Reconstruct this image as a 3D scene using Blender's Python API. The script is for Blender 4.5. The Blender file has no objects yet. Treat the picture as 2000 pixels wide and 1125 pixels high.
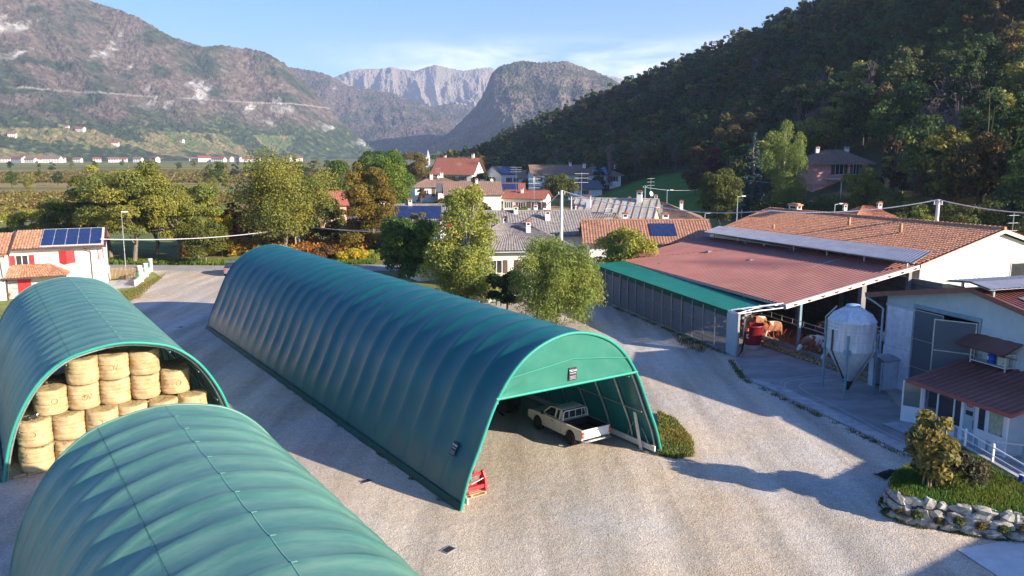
import bpy, math, random
import numpy as np
from mathutils import Vector, Matrix
SC = bpy.context.scene
COL = SC.collection
random.seed(7)
RNG = np.random.default_rng(11)

# ------------------------------------------------------------------ camera
CAMH = 12.5; F = 1550.0; HZ = 303.0
PIT = math.atan((562.5-HZ)/F); CP, SP = math.cos(PIT), math.sin(PIT)
cam = bpy.data.cameras.new("camera"); camo = bpy.data.objects.new("camera", cam); COL.objects.link(camo)
camo.location = (0, 0, CAMH); camo.rotation_euler = (math.pi/2-PIT, 0, 0)
cam.sensor_width = 36; cam.lens = F/2000*36; cam.clip_end = 30000; cam.clip_start = 0.2
SC.camera = camo

def ray(x, y):
    u = (x-1000)/F; v = (562.5-y)/F
    return u, CP+v*SP, -SP+v*CP
def G(x, y, z=0.0):
    a, b, d = ray(x, y); t = (z-CAMH)/d
    return Vector((a*t, b*t, z))
def D(x, y, Y):
    a, b, d = ray(x, y); t = Y/b
    return Vector((a*t, Y, CAMH+d*t))

# ------------------------------------------------------------------ materials
def new_mat(name):
    m = bpy.data.materials.new(name); m.use_nodes = True
    nt = m.node_tree; nt.nodes.clear()
    o = nt.nodes.new('ShaderNodeOutputMaterial'); p = nt.nodes.new('ShaderNodeBsdfPrincipled')
    nt.links.new(p.outputs[0], o.inputs[0])
    return m, nt, p, o
def mat(name, c1, c2=None, scale=3.0, rough=0.7, metal=0.0, bump=0.0, bscale=None, detail=5, spec=0.4, stretch=None, c3=None, s3=40.0, f3=.35, contrast=(.35,.65), bdist=.02):
    m, nt, p, o = new_mat(name); N = nt.nodes.new; L = nt.links.new
    p.inputs['Roughness'].default_value = rough; p.inputs['Metallic'].default_value = metal
    p.inputs['Specular IOR Level'].default_value = spec
    if c2 is None: c2 = tuple(min(1, v*1.18+.004) for v in c1)
    tc = N('ShaderNodeTexCoord'); src = tc.outputs['Object']
    if stretch:
        mp = N('ShaderNodeMapping'); mp.inputs['Scale'].default_value = stretch; L(src, mp.inputs[0]); src = mp.outputs[0]
    n = N('ShaderNodeTexNoise'); n.inputs['Scale'].default_value = scale; n.inputs['Detail'].default_value = detail; n.inputs['Roughness'].default_value = .6
    L(src, n.inputs['Vector'])
    r = N('ShaderNodeValToRGB'); r.color_ramp.elements[0].position = contrast[0]; r.color_ramp.elements[1].position = contrast[1]
    r.color_ramp.elements[0].color = (*c1, 1); r.color_ramp.elements[1].color = (*c2, 1)
    L(n.outputs['Fac'], r.inputs[0]); out = r.outputs[0]
    if c3 is not None:
        n3 = N('ShaderNodeTexNoise'); n3.inputs['Scale'].default_value = s3; n3.inputs['Detail'].default_value = 3; L(src, n3.inputs['Vector'])
        r3 = N('ShaderNodeValToRGB'); r3.color_ramp.elements[0].position = .45; r3.color_ramp.elements[1].position = .62
        r3.color_ramp.elements[1].color = (f3, f3, f3, 1); r3.color_ramp.elements[0].color = (0, 0, 0, 1); L(n3.outputs['Fac'], r3.inputs[0])
        mx = N('ShaderNodeMix'); mx.data_type = 'RGBA'; L(r3.outputs[0], mx.inputs[0]); L(out, mx.inputs[6]); mx.inputs[7].default_value = (*c3, 1); out = mx.outputs[2]
    L(out, p.inputs['Base Color'])
    if bump:
        b = N('ShaderNodeBump'); b.inputs['Strength'].default_value = bump; b.inputs['Distance'].default_value = bdist
        nb = N('ShaderNodeTexNoise'); nb.inputs['Scale'].default_value = bscale or scale*8; nb.inputs['Detail'].default_value = 4
        L(src, nb.inputs['Vector']); L(nb.outputs['Fac'], b.inputs['Height']); L(b.outputs[0], p.inputs['Normal'])
    return m
def leafmat(name, trans=.3, rough=.6):
    m, nt, p, o = new_mat(name); N = nt.nodes.new; L = nt.links.new
    oi = N('ShaderNodeObjectInfo'); at = N('ShaderNodeAttribute'); at.attribute_name = 'col'
    mx = N('ShaderNodeMix'); mx.data_type = 'RGBA'; mx.blend_type = 'MULTIPLY'; mx.inputs[0].default_value = 1
    L(oi.outputs['Color'], mx.inputs[6]); L(at.outputs['Color'], mx.inputs[7])
    L(mx.outputs[2], p.inputs['Base Color']); p.inputs['Roughness'].default_value = rough; p.inputs['Specular IOR Level'].default_value = .25
    t = N('ShaderNodeBsdfTranslucent'); L(mx.outputs[2], t.inputs[0])
    ms = N('ShaderNodeMixShader'); ms.inputs[0].default_value = trans
    L(p.outputs[0], ms.inputs[1]); L(t.outputs[0], ms.inputs[2]); L(ms.outputs[0], o.inputs[0])
    return m
def attrmat(name, nscale=.3, amt=.3, rough=.9, bump=0, bdist=1.0, n2=None):
    m, nt, p, o = new_mat(name); N = nt.nodes.new; L = nt.links.new
    at = N('ShaderNodeAttribute'); at.attribute_name = 'col'; tc = N('ShaderNodeTexCoord')
    n = N('ShaderNodeTexNoise'); n.inputs['Scale'].default_value = nscale; n.inputs['Detail'].default_value = 6; n.inputs['Roughness'].default_value = .7
    L(tc.outputs['Object'], n.inputs['Vector'])
    mr = N('ShaderNodeMapRange'); mr.inputs[1].default_value = .3; mr.inputs[2].default_value = .7; mr.inputs[3].default_value = 1-amt; mr.inputs[4].default_value = 1+amt
    L(n.outputs['Fac'], mr.inputs[0])
    mx = N('ShaderNodeVectorMath'); mx.operation = 'SCALE'; L(at.outputs['Color'], mx.inputs[0]); L(mr.outputs[0], mx.inputs['Scale'])
    L(mx.outputs[0], p.inputs['Base Color']); p.inputs['Roughness'].default_value = rough; p.inputs['Specular IOR Level'].default_value = .1
    if bump:
        b = N('ShaderNodeBump'); b.inputs['Strength'].default_value = bump; b.inputs['Distance'].default_value = bdist
        L(n.outputs['Fac'], b.inputs['Height']); L(b.outputs[0], p.inputs['Normal'])
    return m

M = {}
M['white_wall'] = mat('white_plaster', (.66,.65,.62), (.76,.75,.72), 1.2, .85, bump=.15, bscale=30, c3=(.50,.48,.44), s3=2.2, f3=.3)
M['cream_wall'] = mat('cream_plaster', (.62,.58,.49), (.74,.70,.60), 1.5, .85, bump=.1, bscale=30)
M['pink_wall'] = mat('pink_plaster', (.62,.30,.24), (.68,.36,.29), 1.5, .85)
M['red_wall'] = mat('red_plaster', (.36,.05,.04), (.45,.08,.06), 1.5, .8)
M['tile_orange'] = mat('orange_clay_tile', (.40,.17,.085), (.62,.34,.20), 2.4, .75, bump=.3, bscale=40, c3=(.22,.10,.06), s3=5, f3=.7)
M['tile_bung'] = mat('brown_orange_tile', (.30,.14,.085), (.43,.23,.14), 2.4, .75, bump=.3, bscale=40, c3=(.18,.10,.07), s3=5, f3=.7)
M['tile_old'] = mat('weathered_clay_tile', (.50,.20,.10), (.72,.35,.19), 3.2, .8, bump=.4, bscale=30, c3=(.20,.11,.075), s3=7, f3=.8)
M['tile_red'] = mat('red_clay_tile', (.26,.075,.045), (.40,.14,.085), 2.5, .75, c3=(.15,.07,.05), s3=6, f3=.6)
M['tile_brown'] = mat('brown_roof_tile', (.20,.12,.085), (.32,.20,.14), 2.5, .8, c3=(.12,.08,.06), s3=6, f3=.6)
M['tile_grey'] = mat('grey_roof_tile', (.20,.185,.175), (.30,.275,.255), 2.0, .8, c3=(.16,.10,.08), s3=3, f3=.5)
M['slate_dark'] = mat('dark_roof_tile', (.09,.09,.095), (.14,.135,.14), 2.0, .7)
M['metal_sheet'] = mat('aged_metal_sheet', (.42,.42,.36), (.55,.54,.48), 1.2, .5, metal=.2, c3=(.34,.24,.15), s3=3, f3=.5)
M['rust'] = mat('rusty_metal', (.22,.10,.055), (.34,.17,.09), 5, .8)
M['brown_metal'] = mat('red_brown_metal_sheet', (.20,.068,.052), (.27,.10,.08), .5, .5, spec=.4, c3=(.17,.08,.07), s3=2, f3=.4, detail=6)
M['maroon_metal'] = mat('maroon_metal_sheet', (.15,.05,.042), (.22,.08,.065), .8, .45, spec=.5, c3=(.14,.07,.06), s3=3, f3=.4)
M['grey_corr'] = mat('grey_corrugated_sheet', (.27,.28,.31), (.38,.38,.41), 1.2, .45, metal=.2, spec=.6, c3=(.32,.32,.36), s3=3, f3=.5)
M['steel'] = mat('galvanised_steel', (.36,.38,.40), (.50,.52,.53), 4, .42, metal=.7, c3=(.28,.29,.3), s3=9, f3=.5)
M['steel_paint'] = mat('pale_painted_steel', (.60,.58,.52), (.70,.68,.62), 3, .5)
M['blue_steel'] = mat('blue_grey_steel', (.16,.26,.32), (.22,.33,.38), 3, .5)
M['silo_metal'] = mat('zinc_silo_sheet', (.50,.53,.57), (.70,.72,.75), 1.6, .45, metal=.15, spec=.5, stretch=(3,3,.6), c3=(.40,.42,.45), s3=4, f3=.4)
M['concrete'] = mat('concrete', (.34,.33,.32), (.45,.44,.43), .8, .9, bump=.3, bscale=12, c3=(.24,.23,.22), s3=1.7, f3=.6)
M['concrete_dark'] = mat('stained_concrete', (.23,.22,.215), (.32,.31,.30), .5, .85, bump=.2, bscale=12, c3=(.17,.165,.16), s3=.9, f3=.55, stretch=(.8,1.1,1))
M['concrete_pale'] = mat('pale_concrete_slab', (.55,.55,.54), (.64,.64,.63), .9, .9, bump=.15, bscale=20, c3=(.45,.45,.44), s3=2.0, f3=.4)
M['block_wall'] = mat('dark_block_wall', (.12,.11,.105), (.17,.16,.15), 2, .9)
M['wood'] = mat('pale_wood', (.34,.22,.12), (.48,.33,.19), 5, .8, stretch=(1,1,.2), bump=.2, bscale=20)
M['dark_wood'] = mat('dark_wood', (.09,.055,.035), (.15,.09,.06), 5, .8, stretch=(1,1,.2))
M['white_paint'] = mat('white_painted_metal', (.74,.75,.76), (.80,.81,.82), 2, .5)
M['grey_paint'] = mat('blue_grey_panel', (.38,.46,.50), (.44,.52,.56), 1.2, .6, c3=(.33,.39,.42), s3=3, f3=.3)
M['wall_paint'] = mat('pale_blue_grey_plaster', (.50,.56,.60), (.62,.66,.69), 1.0, .85, bump=.15, bscale=25, c3=(.42,.46,.49), s3=2.3, f3=.6)
M['white_panel'] = mat('white_weathered_panel', (.62,.64,.70), (.74,.75,.80), 1.2, .75, c3=(.50,.52,.58), s3=3.0, f3=.6)
M['door_mesh'] = mat('dark_grey_windbreak_mesh', (.085,.10,.12), (.11,.125,.145), 60, .8)
M['glass'] = mat('window_glass', (.02,.025,.03), (.035,.04,.045), 2, .08, spec=.8)
M['glass_green'] = mat('reflecting_pane', (.12,.16,.14), (.15,.19,.17), 2, .1, spec=.8)
M['red_paint'] = mat('bright_red_paint', (.62,.02,.025), (.70,.035,.04), 3, .45, spec=.5)
M['red_machine'] = mat('worn_red_machine_paint', (.52,.02,.03), (.66,.05,.06), 6, .4, spec=.5, c3=(.25,.05,.05), s3=20, f3=.4)
M['dark_frame'] = mat('dark_frame', (.05,.04,.035), (.07,.055,.05), 3, .6)
M['black'] = mat('black_rubber', (.012,.012,.012), (.025,.024,.023), 20, .8, bump=.2)
M['solar'] = mat('solar_cell', (.012,.022,.075), (.02,.032,.10), 2, .15, spec=.8)
M['solar_blue'] = mat('blue_solar_cell', (.012,.045,.15), (.02,.06,.19), 2, .2, spec=.8)
M['cable'] = mat('cable_sheath', (.42,.40,.46), (.55,.52,.56), 3, .5)
M['tarp'] = None
M['cell_grey'] = mat('grey_solar_cell', (.13,.15,.19), (.17,.19,.23), 3, .25, spec=.8)

def tarpmat(name, c1, c2, rough, trans=.1, spec=.5, coat=0, dust=None, dustf=.4):
    m, nt, p, o = new_mat(name); N = nt.nodes.new; L = nt.links.new
    tc = N('ShaderNodeTexCoord'); n = N('ShaderNodeTexNoise'); n.inputs['Scale'].default_value = .7; n.inputs['Detail'].default_value = 8; n.inputs['Roughness'].default_value=.65
    L(tc.outputs['Object'], n.inputs['Vector'])
    r = N('ShaderNodeValToRGB'); r.color_ramp.elements[0].position=.35; r.color_ramp.elements[1].position=.65
    r.color_ramp.elements[0].color=(*c1,1); r.color_ramp.elements[1].color=(*c2,1); L(n.outputs['Fac'], r.inputs[0]); out=r.outputs[0]
    if dust:
        # dust settled on the upward-facing crown of the cover and in streaks running down it
        n2 = N('ShaderNodeTexNoise'); n2.inputs['Scale'].default_value = 2.2; n2.inputs['Detail'].default_value = 9; n2.inputs['Roughness'].default_value=.75
        mp = N('ShaderNodeMapping'); mp.inputs['Scale'].default_value = (.35,1.6,.35); L(tc.outputs['Object'], mp.inputs[0]); L(mp.outputs[0], n2.inputs['Vector'])
        mr = N('ShaderNodeMapRange'); mr.inputs[1].default_value=.38; mr.inputs[2].default_value=.62; mr.inputs[3].default_value=dustf*.45; mr.inputs[4].default_value=dustf
        L(n2.outputs['Fac'], mr.inputs[0])
        mx = N('ShaderNodeMix'); mx.data_type='RGBA'; L(mr.outputs[0], mx.inputs[0]); L(out, mx.inputs[6]); mx.inputs[7].default_value=(*dust,1); out = mx.outputs[2]
    L(out, p.inputs['Base Color']); p.inputs['Roughness'].default_value=rough; p.inputs['Specular IOR Level'].default_value=spec
    nr = N('ShaderNodeTexNoise'); nr.inputs['Scale'].default_value=1.1; nr.inputs['Detail'].default_value=6; L(tc.outputs['Object'], nr.inputs['Vector'])
    mrr = N('ShaderNodeMapRange'); mrr.inputs[3].default_value=rough*.85; mrr.inputs[4].default_value=rough*1.2; L(nr.outputs['Fac'], mrr.inputs[0]); L(mrr.outputs[0], p.inputs['Roughness'])
    b = N('ShaderNodeBump'); b.inputs['Strength'].default_value=.22; b.inputs['Distance'].default_value=.03
    nb = N('ShaderNodeTexNoise'); nb.inputs['Scale'].default_value=1.6; nb.inputs['Detail'].default_value=7; nb.inputs['Distortion'].default_value=.6
    mq = N('ShaderNodeMapping'); mq.inputs['Scale'].default_value=(.8,2.6,.8); mq.inputs['Rotation'].default_value=(.2,.1,.35); L(tc.outputs['Object'], mq.inputs[0]); L(mq.outputs[0], nb.inputs['Vector'])
    L(nb.outputs['Fac'], b.inputs['Height']); L(b.outputs[0], p.inputs['Normal'])
    t = N('ShaderNodeBsdfTranslucent'); L(out, t.inputs[0]); ms=N('ShaderNodeMixShader'); ms.inputs[0].default_value=trans
    L(p.outputs[0], ms.inputs[1]); L(t.outputs[0], ms.inputs[2]); L(ms.outputs[0], o.inputs[0])
    return m
M['tarp_new'] = tarpmat('glossy_dark_green_tarpaulin', (.001,.082,.098), (.003,.105,.115), .37, .05, .38, dust=(.08,.15,.13), dustf=.10)
M['tarp_old'] = tarpmat('dusty_green_tarpaulin', (.012,.125,.115), (.02,.155,.135), .40, .05, .5, dust=(.22,.36,.26), dustf=.55)
M['tarp_front'] = tarpmat('light_green_tarpaulin', (.02,.165,.12), (.035,.205,.15), .5, .15, .4)
M['tarp_trim'] = tarpmat('mint_green_tarpaulin_hem', (.02,.27,.20), (.03,.32,.23), .5, .1, .4)
M['tarp_canopy'] = tarpmat('sea_green_awning', (.005,.16,.12), (.012,.20,.15), .6, .1, .3)
M['tarp_valance'] = tarpmat('dark_green_valance', (.003,.06,.045), (.004,.075,.055), .6, .1, .3)
M['straw'] = mat('dry_hay', (.44,.31,.15), (.66,.49,.27), 3.0, .95, bump=.9, bscale=45, c3=(.30,.20,.09), s3=14, f3=.55, bdist=.04)
M['straw_top'] = mat('dry_hay_end', (.34,.25,.11), (.54,.41,.20), 8.0, .95, bump=1, bscale=40, c3=(.22,.15,.06), s3=25, f3=.6, bdist=.06)
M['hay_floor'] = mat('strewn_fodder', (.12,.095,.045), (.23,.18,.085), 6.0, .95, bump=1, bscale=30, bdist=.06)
M['stone'] = mat('limestone_boulder', (.27,.25,.21), (.52,.49,.43), 2.6, .9, bump=.8, bscale=9, c3=(.15,.14,.11), s3=5, f3=.7)
M['soil'] = mat('dark_soil', (.07,.055,.035), (.11,.09,.06), 6, .95, bump=.6)
M['leaf'] = leafmat('foliage', .40)
M['needle'] = leafmat('conifer_foliage', .12)
M['bark'] = mat('bark', (.13,.10,.075), (.22,.175,.13), 6, .9, bump=.6, bscale=20, stretch=(1,1,.3))
M['bark_pale'] = mat('pale_bark', (.34,.30,.26), (.48,.44,.38), 6, .9, bump=.4, stretch=(1,1,.3))
M['terrain'] = attrmat('terrain_ground', .25, .28, .95)
M['mount'] = attrmat('mountain_cover', .07, .5, .95, bump=1.0, bdist=12.0)

# gravel with stones
def gravelmat():
    m, nt, p, o = new_mat('gravel'); N = nt.nodes.new; L = nt.links.new
    tc = N('ShaderNodeTexCoord')
    big = N('ShaderNodeTexNoise'); big.inputs['Scale'].default_value=.11; big.inputs['Detail'].default_value=7; big.inputs['Roughness'].default_value=.6; L(tc.outputs['Object'], big.inputs['Vector'])
    r1 = N('ShaderNodeValToRGB'); e=r1.color_ramp.elements; e[0].position=.36; e[1].position=.66; e[0].color=(.53,.42,.29,1); e[1].color=(.50,.47,.42,1); L(big.outputs['Fac'], r1.inputs[0])
    mid = N('ShaderNodeTexNoise'); mid.inputs['Scale'].default_value=1.6; mid.inputs['Detail'].default_value=8; mid.inputs['Roughness'].default_value=.75; L(tc.outputs['Object'], mid.inputs['Vector'])
    mr = N('ShaderNodeMapRange'); mr.inputs[1].default_value=.3; mr.inputs[2].default_value=.7; mr.inputs[3].default_value=.86; mr.inputs[4].default_value=1.1; L(mid.outputs['Fac'], mr.inputs[0])
    v = N('ShaderNodeTexVoronoi'); v.inputs['Scale'].default_value=22; v.inputs['Randomness'].default_value=1; L(tc.outputs['Object'], v.inputs['Vector'])
    mr2 = N('ShaderNodeMapRange'); mr2.inputs[3].default_value=.78; mr2.inputs[4].default_value=1.2
    sp = N('ShaderNodeSeparateColor'); L(v.outputs['Color'], sp.inputs[0]); L(sp.outputs[0], mr2.inputs[0])
    fine = N('ShaderNodeTexNoise'); fine.inputs['Scale'].default_value=42; fine.inputs['Detail'].default_value=3; L(tc.outputs['Object'], fine.inputs['Vector'])
    mr3 = N('ShaderNodeMapRange'); mr3.inputs[1].default_value=.3; mr3.inputs[2].default_value=.7; mr3.inputs[3].default_value=.75; mr3.inputs[4].default_value=1.22; L(fine.outputs['Fac'], mr3.inputs[0])
    a = N('ShaderNodeMath'); a.operation='MULTIPLY'; L(mr.outputs[0], a.inputs[0]); L(mr2.outputs[0], a.inputs[1])
    a2 = N('ShaderNodeMath'); a2.operation='MULTIPLY'; L(a.outputs[0], a2.inputs[0]); L(mr3.outputs[0], a2.inputs[1])
    # compacted wheel tracks along the alley between the tunnels
    mp = N('ShaderNodeMapping'); mp.inputs['Rotation'].default_value=(0,0,math.radians(-33.7)); mp.inputs['Scale'].default_value=(.5,.05,1); L(tc.outputs['Object'], mp.inputs[0])
    tr = N('ShaderNodeTexNoise'); tr.inputs['Scale'].default_value=1.2; tr.inputs['Detail'].default_value=3; L(mp.outputs[0], tr.inputs['Vector'])
    mr4 = N('ShaderNodeMapRange'); mr4.inputs[1].default_value=.35; mr4.inputs[2].default_value=.65; mr4.inputs[3].default_value=.74; mr4.inputs[4].default_value=1.16; L(tr.outputs['Fac'], mr4.inputs[0])
    a3 = N('ShaderNodeMath'); a3.operation='MULTIPLY'; L(a2.outputs[0], a3.inputs[0]); L(mr4.outputs[0], a3.inputs[1])
    vm = N('ShaderNodeVectorMath'); vm.operation='SCALE'; L(r1.outputs[0], vm.inputs[0]); L(a3.outputs[0], vm.inputs['Scale'])
    L(vm.outputs[0], p.inputs['Base Color']); p.inputs['Roughness'].default_value=.95; p.inputs['Specular IOR Level'].default_value=.15
    b = N('ShaderNodeBump'); b.inputs['Strength'].default_value=.55; b.inputs['Distance'].default_value=.02; L(v.outputs['Distance'], b.inputs['Height'])
    b2 = N('ShaderNodeBump'); b2.inputs['Strength'].default_value=.6; b2.inputs['Distance'].default_value=.12; L(mid.outputs['Fac'], b2.inputs['Height']); L(b.outputs[0], b2.inputs['Normal'])
    L(b2.outputs[0], p.inputs['Normal'])
    return m
M['gravel'] = gravelmat()
M['asphalt'] = mat('pale_worn_asphalt', (.26,.25,.245), (.34,.33,.32), .6, .9, bump=.3, bscale=40)
M['lawn'] = mat('lawn', (.15,.19,.035), (.30,.28,.075), .35, .95, bump=.8, bscale=25, c3=(.09,.15,.025), s3=3, f3=.6, bdist=.05)
M['meadow'] = mat('green_meadow', (.07,.14,.025), (.12,.19,.04), .15, .95, c3=(.20,.23,.05), s3=.6, f3=.4)

# ------------------------------------------------------------------ mesh helpers
class MB:
    def __init__(s): s.v=[]; s.f=[]; s.m=[]; s.sm=[]
    def add(s, V, Fs, mi=0, smooth=False):
        o=len(s.v); s.v += [tuple(p) for p in V]
        for f in Fs: s.f.append(tuple(i+o for i in f)); s.m.append(mi); s.sm.append(smooth)
        return s
    def box(s, x0,x1,y0,y1,z0,z1, mi=0):
        return s.add([(x0,y0,z0),(x1,y0,z0),(x1,y1,z0),(x0,y1,z0),(x0,y0,z1),(x1,y0,z1),(x1,y1,z1),(x0,y1,z1)],
            [(0,3,2,1),(4,5,6,7),(0,1,5,4),(1,2,6,5),(2,3,7,6),(3,0,4,7)], mi)
    def obox(s, c, ax, ay, az, mi=0):   # centre, half-axis vectors
        c,ax,ay,az = map(Vector,(c,ax,ay,az)); P=[]
        for k in (-1,1):
            for (i,j) in ((-1,-1),(1,-1),(1,1),(-1,1)): P.append(c+ax*i+ay*j+az*k)
        return s.add(P, [(0,3,2,1),(4,5,6,7),(0,1,5,4),(1,2,6,5),(2,3,7,6),(3,0,4,7)], mi)
    def beam(s, p0, p1, w, h=None, mi=0, up=(0,0,1)):
        h = h or w; p0,p1=Vector(p0),Vector(p1); d=(p1-p0); n=d.normalized(); u=Vector(up)
        if abs(n.dot(u))>.98: u=Vector((1,0,0))
        sd=n.cross(u).normalized(); uu=sd.cross(n)
        return s.obox((p0+p1)/2, sd*w/2, d/2, uu*h/2, mi)
    def tube(s, pts, r, n=8, mi=0, caps=True, smooth=True):
        pts=[Vector(p) for p in pts]; rs = r if isinstance(r,(list,tuple)) else [r]*len(pts)
        V=[]; prev=None
        for i,p in enumerate(pts):
            t=((pts[min(i+1,len(pts)-1)]-pts[max(i-1,0)])).normalized()
            if prev is None:
                u=Vector((0,0,1)) if abs(t.z)<.9 else Vector((1,0,0)); a=t.cross(u).normalized()
            else: a=(prev-t*prev.dot(t)).normalized()
            prev=a; b=t.cross(a)
            for k in range(n):
                q=2*math.pi*k/n; V.append(p+(a*math.cos(q)+b*math.sin(q))*rs[i])
        Fs=[]
        for i in range(len(pts)-1):
            for k in range(n): Fs.append((i*n+k,i*n+(k+1)%n,(i+1)*n+(k+1)%n,(i+1)*n+k))
        s.add(V,Fs,mi,smooth)
        if caps: s.add([V[k] for k in range(n)],[tuple(reversed(range(n)))],mi); s.add(V[-n:],[tuple(range(n))],mi)
        return s
    def lathe(s, prof, c=(0,0,0), n=24, mi=0, smooth=True, cap=True):
        V=[(c[0]+r*math.cos(2*math.pi*k/n),c[1]+r*math.sin(2*math.pi*k/n),c[2]+z) for r,z in prof for k in range(n)]
        Fs=[(i*n+k,i*n+(k+1)%n,(i+1)*n+(k+1)%n,(i+1)*n+k) for i in range(len(prof)-1) for k in range(n)]
        s.add(V,Fs,mi,smooth)
        if cap:
            s.add(V[:n],[tuple(reversed(range(n)))],mi); s.add(V[-n:],[tuple(range(n))],mi)
        return s
    def prism(s, poly, z0, z1, mi=0):
        n=len(poly); V=[(x,y,z0) for x,y in poly]+[(x,y,z1) for x,y in poly]
        return s.add(V,[tuple(reversed(range(n))),tuple(range(n,2*n))]+[(i,(i+1)%n,(i+1)%n+n,i+n) for i in range(n)],mi)
    def sprism(s, poly, x0, x1, mi=0):   # polygon in (y,z) swept along x
        n=len(poly); V=[(x0,y,z) for y,z in poly]+[(x1,y,z) for y,z in poly]
        return s.add(V,[tuple(range(n)),tuple(reversed(range(n,2*n)))]+[(i,i+n,(i+1)%n+n,(i+1)%n) for i in range(n)],mi)
    def yprism(s, poly, y0, y1, mi=0):   # polygon in (x,z) swept along y
        n=len(poly); V=[(x,y0,z) for x,z in poly]+[(x,y1,z) for x,z in poly]
        return s.add(V,[tuple(range(n)),tuple(reversed(range(n,2*n)))]+[(i,i+n,(i+1)%n+n,(i+1)%n) for i in range(n)],mi)
    def grid(s, P, nu, nv, mi=0, smooth=True, flip=False):
        Fs=[]
        for j in range(nv-1):
            for i in range(nu-1):
                q=(j*nu+i,j*nu+i+1,(j+1)*nu+i+1,(j+1)*nu+i); Fs.append(tuple(reversed(q)) if flip else q)
        return s.add(P,Fs,mi,smooth)
    def sheet(s, A,B,C,Dd, pitch, amp, course=0, step=.03, th=.05, mi=0, square=False):
        """wavy roof sheet: A->B eave, Dd->C ridge; waves run from eave to ridge"""
        A,B,C,Dd=map(Vector,(A,B,C,Dd)); nrm=(B-A).cross(Dd-A).normalized()
        if nrm.z<0: nrm=-nrm
        L=(B-A).length; nw=max(1,round(L/pitch)); H_=(Dd-A).length
        if square: us=[]; hs=[]; [ (us.extend([(k+.0)/nw,(k+.2)/nw,(k+.3)/nw,(k+.7)/nw,(k+.8)/nw]), hs.extend([1,1,0,0,1])) for k in range(nw)]; us.append(1); hs.append(1)
        else:
            us=[k/(nw*4) for k in range(nw*4+1)]; hs=[.5+.5*math.cos(2*math.pi*k/4) for k in range(nw*4+1)]
        if course:
            nc=max(1,round(H_/course)); vs=[]; so=[]
            for k in range(nc): vs += [k/nc,(k+.97)/nc]; so += [1,0]
            vs.append(1); so.append(0)
        else: vs=[0,1]; so=[0,0]
        P=[]
        for v,o in zip(vs,so):
            for u,h in zip(us,hs):
                P.append((A+(B-A)*u)*(1-v)+(Dd+(C-Dd)*u)*v+nrm*(amp*h+step*o+.01))
        s.grid(P,len(us),len(vs),mi,not square and not course)
        lo=[p-nrm*th for p in (A,B,C,Dd)]; hi=[A,B,C,Dd]
        s.add(lo+hi,[(0,3,2,1),(0,1,5,4),(1,2,6,5),(2,3,7,6),(3,0,4,7)],mi)
        return s
    def build(s, name, m, parent=None, loc=None, rotz=0):
        me=bpy.data.meshes.new(name); me.from_pydata(s.v,[],s.f); 
        ms = m if isinstance(m,(list,tuple)) else [m]
        for q in ms: me.materials.append(q)
        me.polygons.foreach_set('material_index', s.m); me.polygons.foreach_set('use_smooth', s.sm); me.update()
        o=bpy.data.objects.new(name, me); COL.objects.link(o)
        if parent: o.parent=parent
        if loc: o.location=loc
        if rotz: o.rotation_euler=(0,0,rotz)
        return o
def npmesh(name, V, Fq, m, col=None, parent=None, smooth=False, loc=None):
    me=bpy.data.meshes.new(name); V=np.asarray(V,dtype=np.float32); Fq=np.asarray(Fq,dtype=np.int32)
    k=Fq.shape[1]; me.vertices.add(len(V)); me.vertices.foreach_set('co',V.ravel())
    me.loops.add(Fq.size); me.loops.foreach_set('vertex_index',Fq.ravel())
    me.polygons.add(len(Fq)); me.polygons.foreach_set('loop_start',np.arange(0,Fq.size,k,dtype=np.int32)); me.polygons.foreach_set('loop_total',np.full(len(Fq),k,dtype=np.int32))
    me.update(calc_edges=True)
    me.polygons.foreach_set('use_smooth',np.full(len(Fq),smooth))
    if col is not None:
        a=me.color_attributes.new('col','FLOAT_COLOR','POINT'); c=np.ones((len(V),4),dtype=np.float32); c[:,:3]=col; a.data.foreach_set('color',c.ravel())
    for q in (m if isinstance(m,(list,tuple)) else [m]): me.materials.append(q)
    o=bpy.data.objects.new(name,me); COL.objects.link(o)
    if parent: o.parent=parent
    if loc is not None: o.location=loc
    return o
def T(o, label, cat, group=None):
    o['label']=label; o['category']=cat
    if group: o['group']=group
    return o
def thing(name, label, cat, loc=(0,0,0), rotz=0, group=None):
    o=bpy.data.objects.new(name,None); COL.objects.link(o); o.location=loc; o.rotation_euler=(0,0,rotz); o.empty_display_size=.3
    return T(o,label,cat,group)
def struct(o, kind='structure'): o['kind']=kind; return o
def lab(o, l): o['label']=l; return o
def copy_tree(o, loc, rotz=0, label=None, scale=None, color=None):
    c=o.copy(); COL.objects.link(c); c.location=loc; c.rotation_euler=(0,0,rotz)
    if scale: c.scale=scale
    if label: c['label']=label
    if color: c.color=color
    for ch in o.children:
        d=ch.copy(); COL.objects.link(d); d.parent=c
        if color: d.color=color
        for g in ch.children:
            e=g.copy(); COL.objects.link(e); e.parent=d
    return c
def text_mesh(name, s, size, m, parent, loc, rot, extrude=.004, sx=1):
    cu=bpy.data.curves.new(name,'FONT'); cu.body=s; cu.size=size; cu.extrude=extrude; cu.align_x='CENTER'; cu.align_y='CENTER'
    t=bpy.data.objects.new(name,cu); COL.objects.link(t)
    dg=bpy.context.evaluated_depsgraph_get(); me=bpy.data.meshes.new_from_object(t.evaluated_get(dg))
    bpy.data.objects.remove(t); me.materials.clear(); me.materials.append(m)
    o=bpy.data.objects.new(name,me); COL.objects.link(o); o.parent=parent; o.location=loc; o.rotation_euler=rot; o.scale=(sx,1,1); me.name=name
    return o

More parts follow.
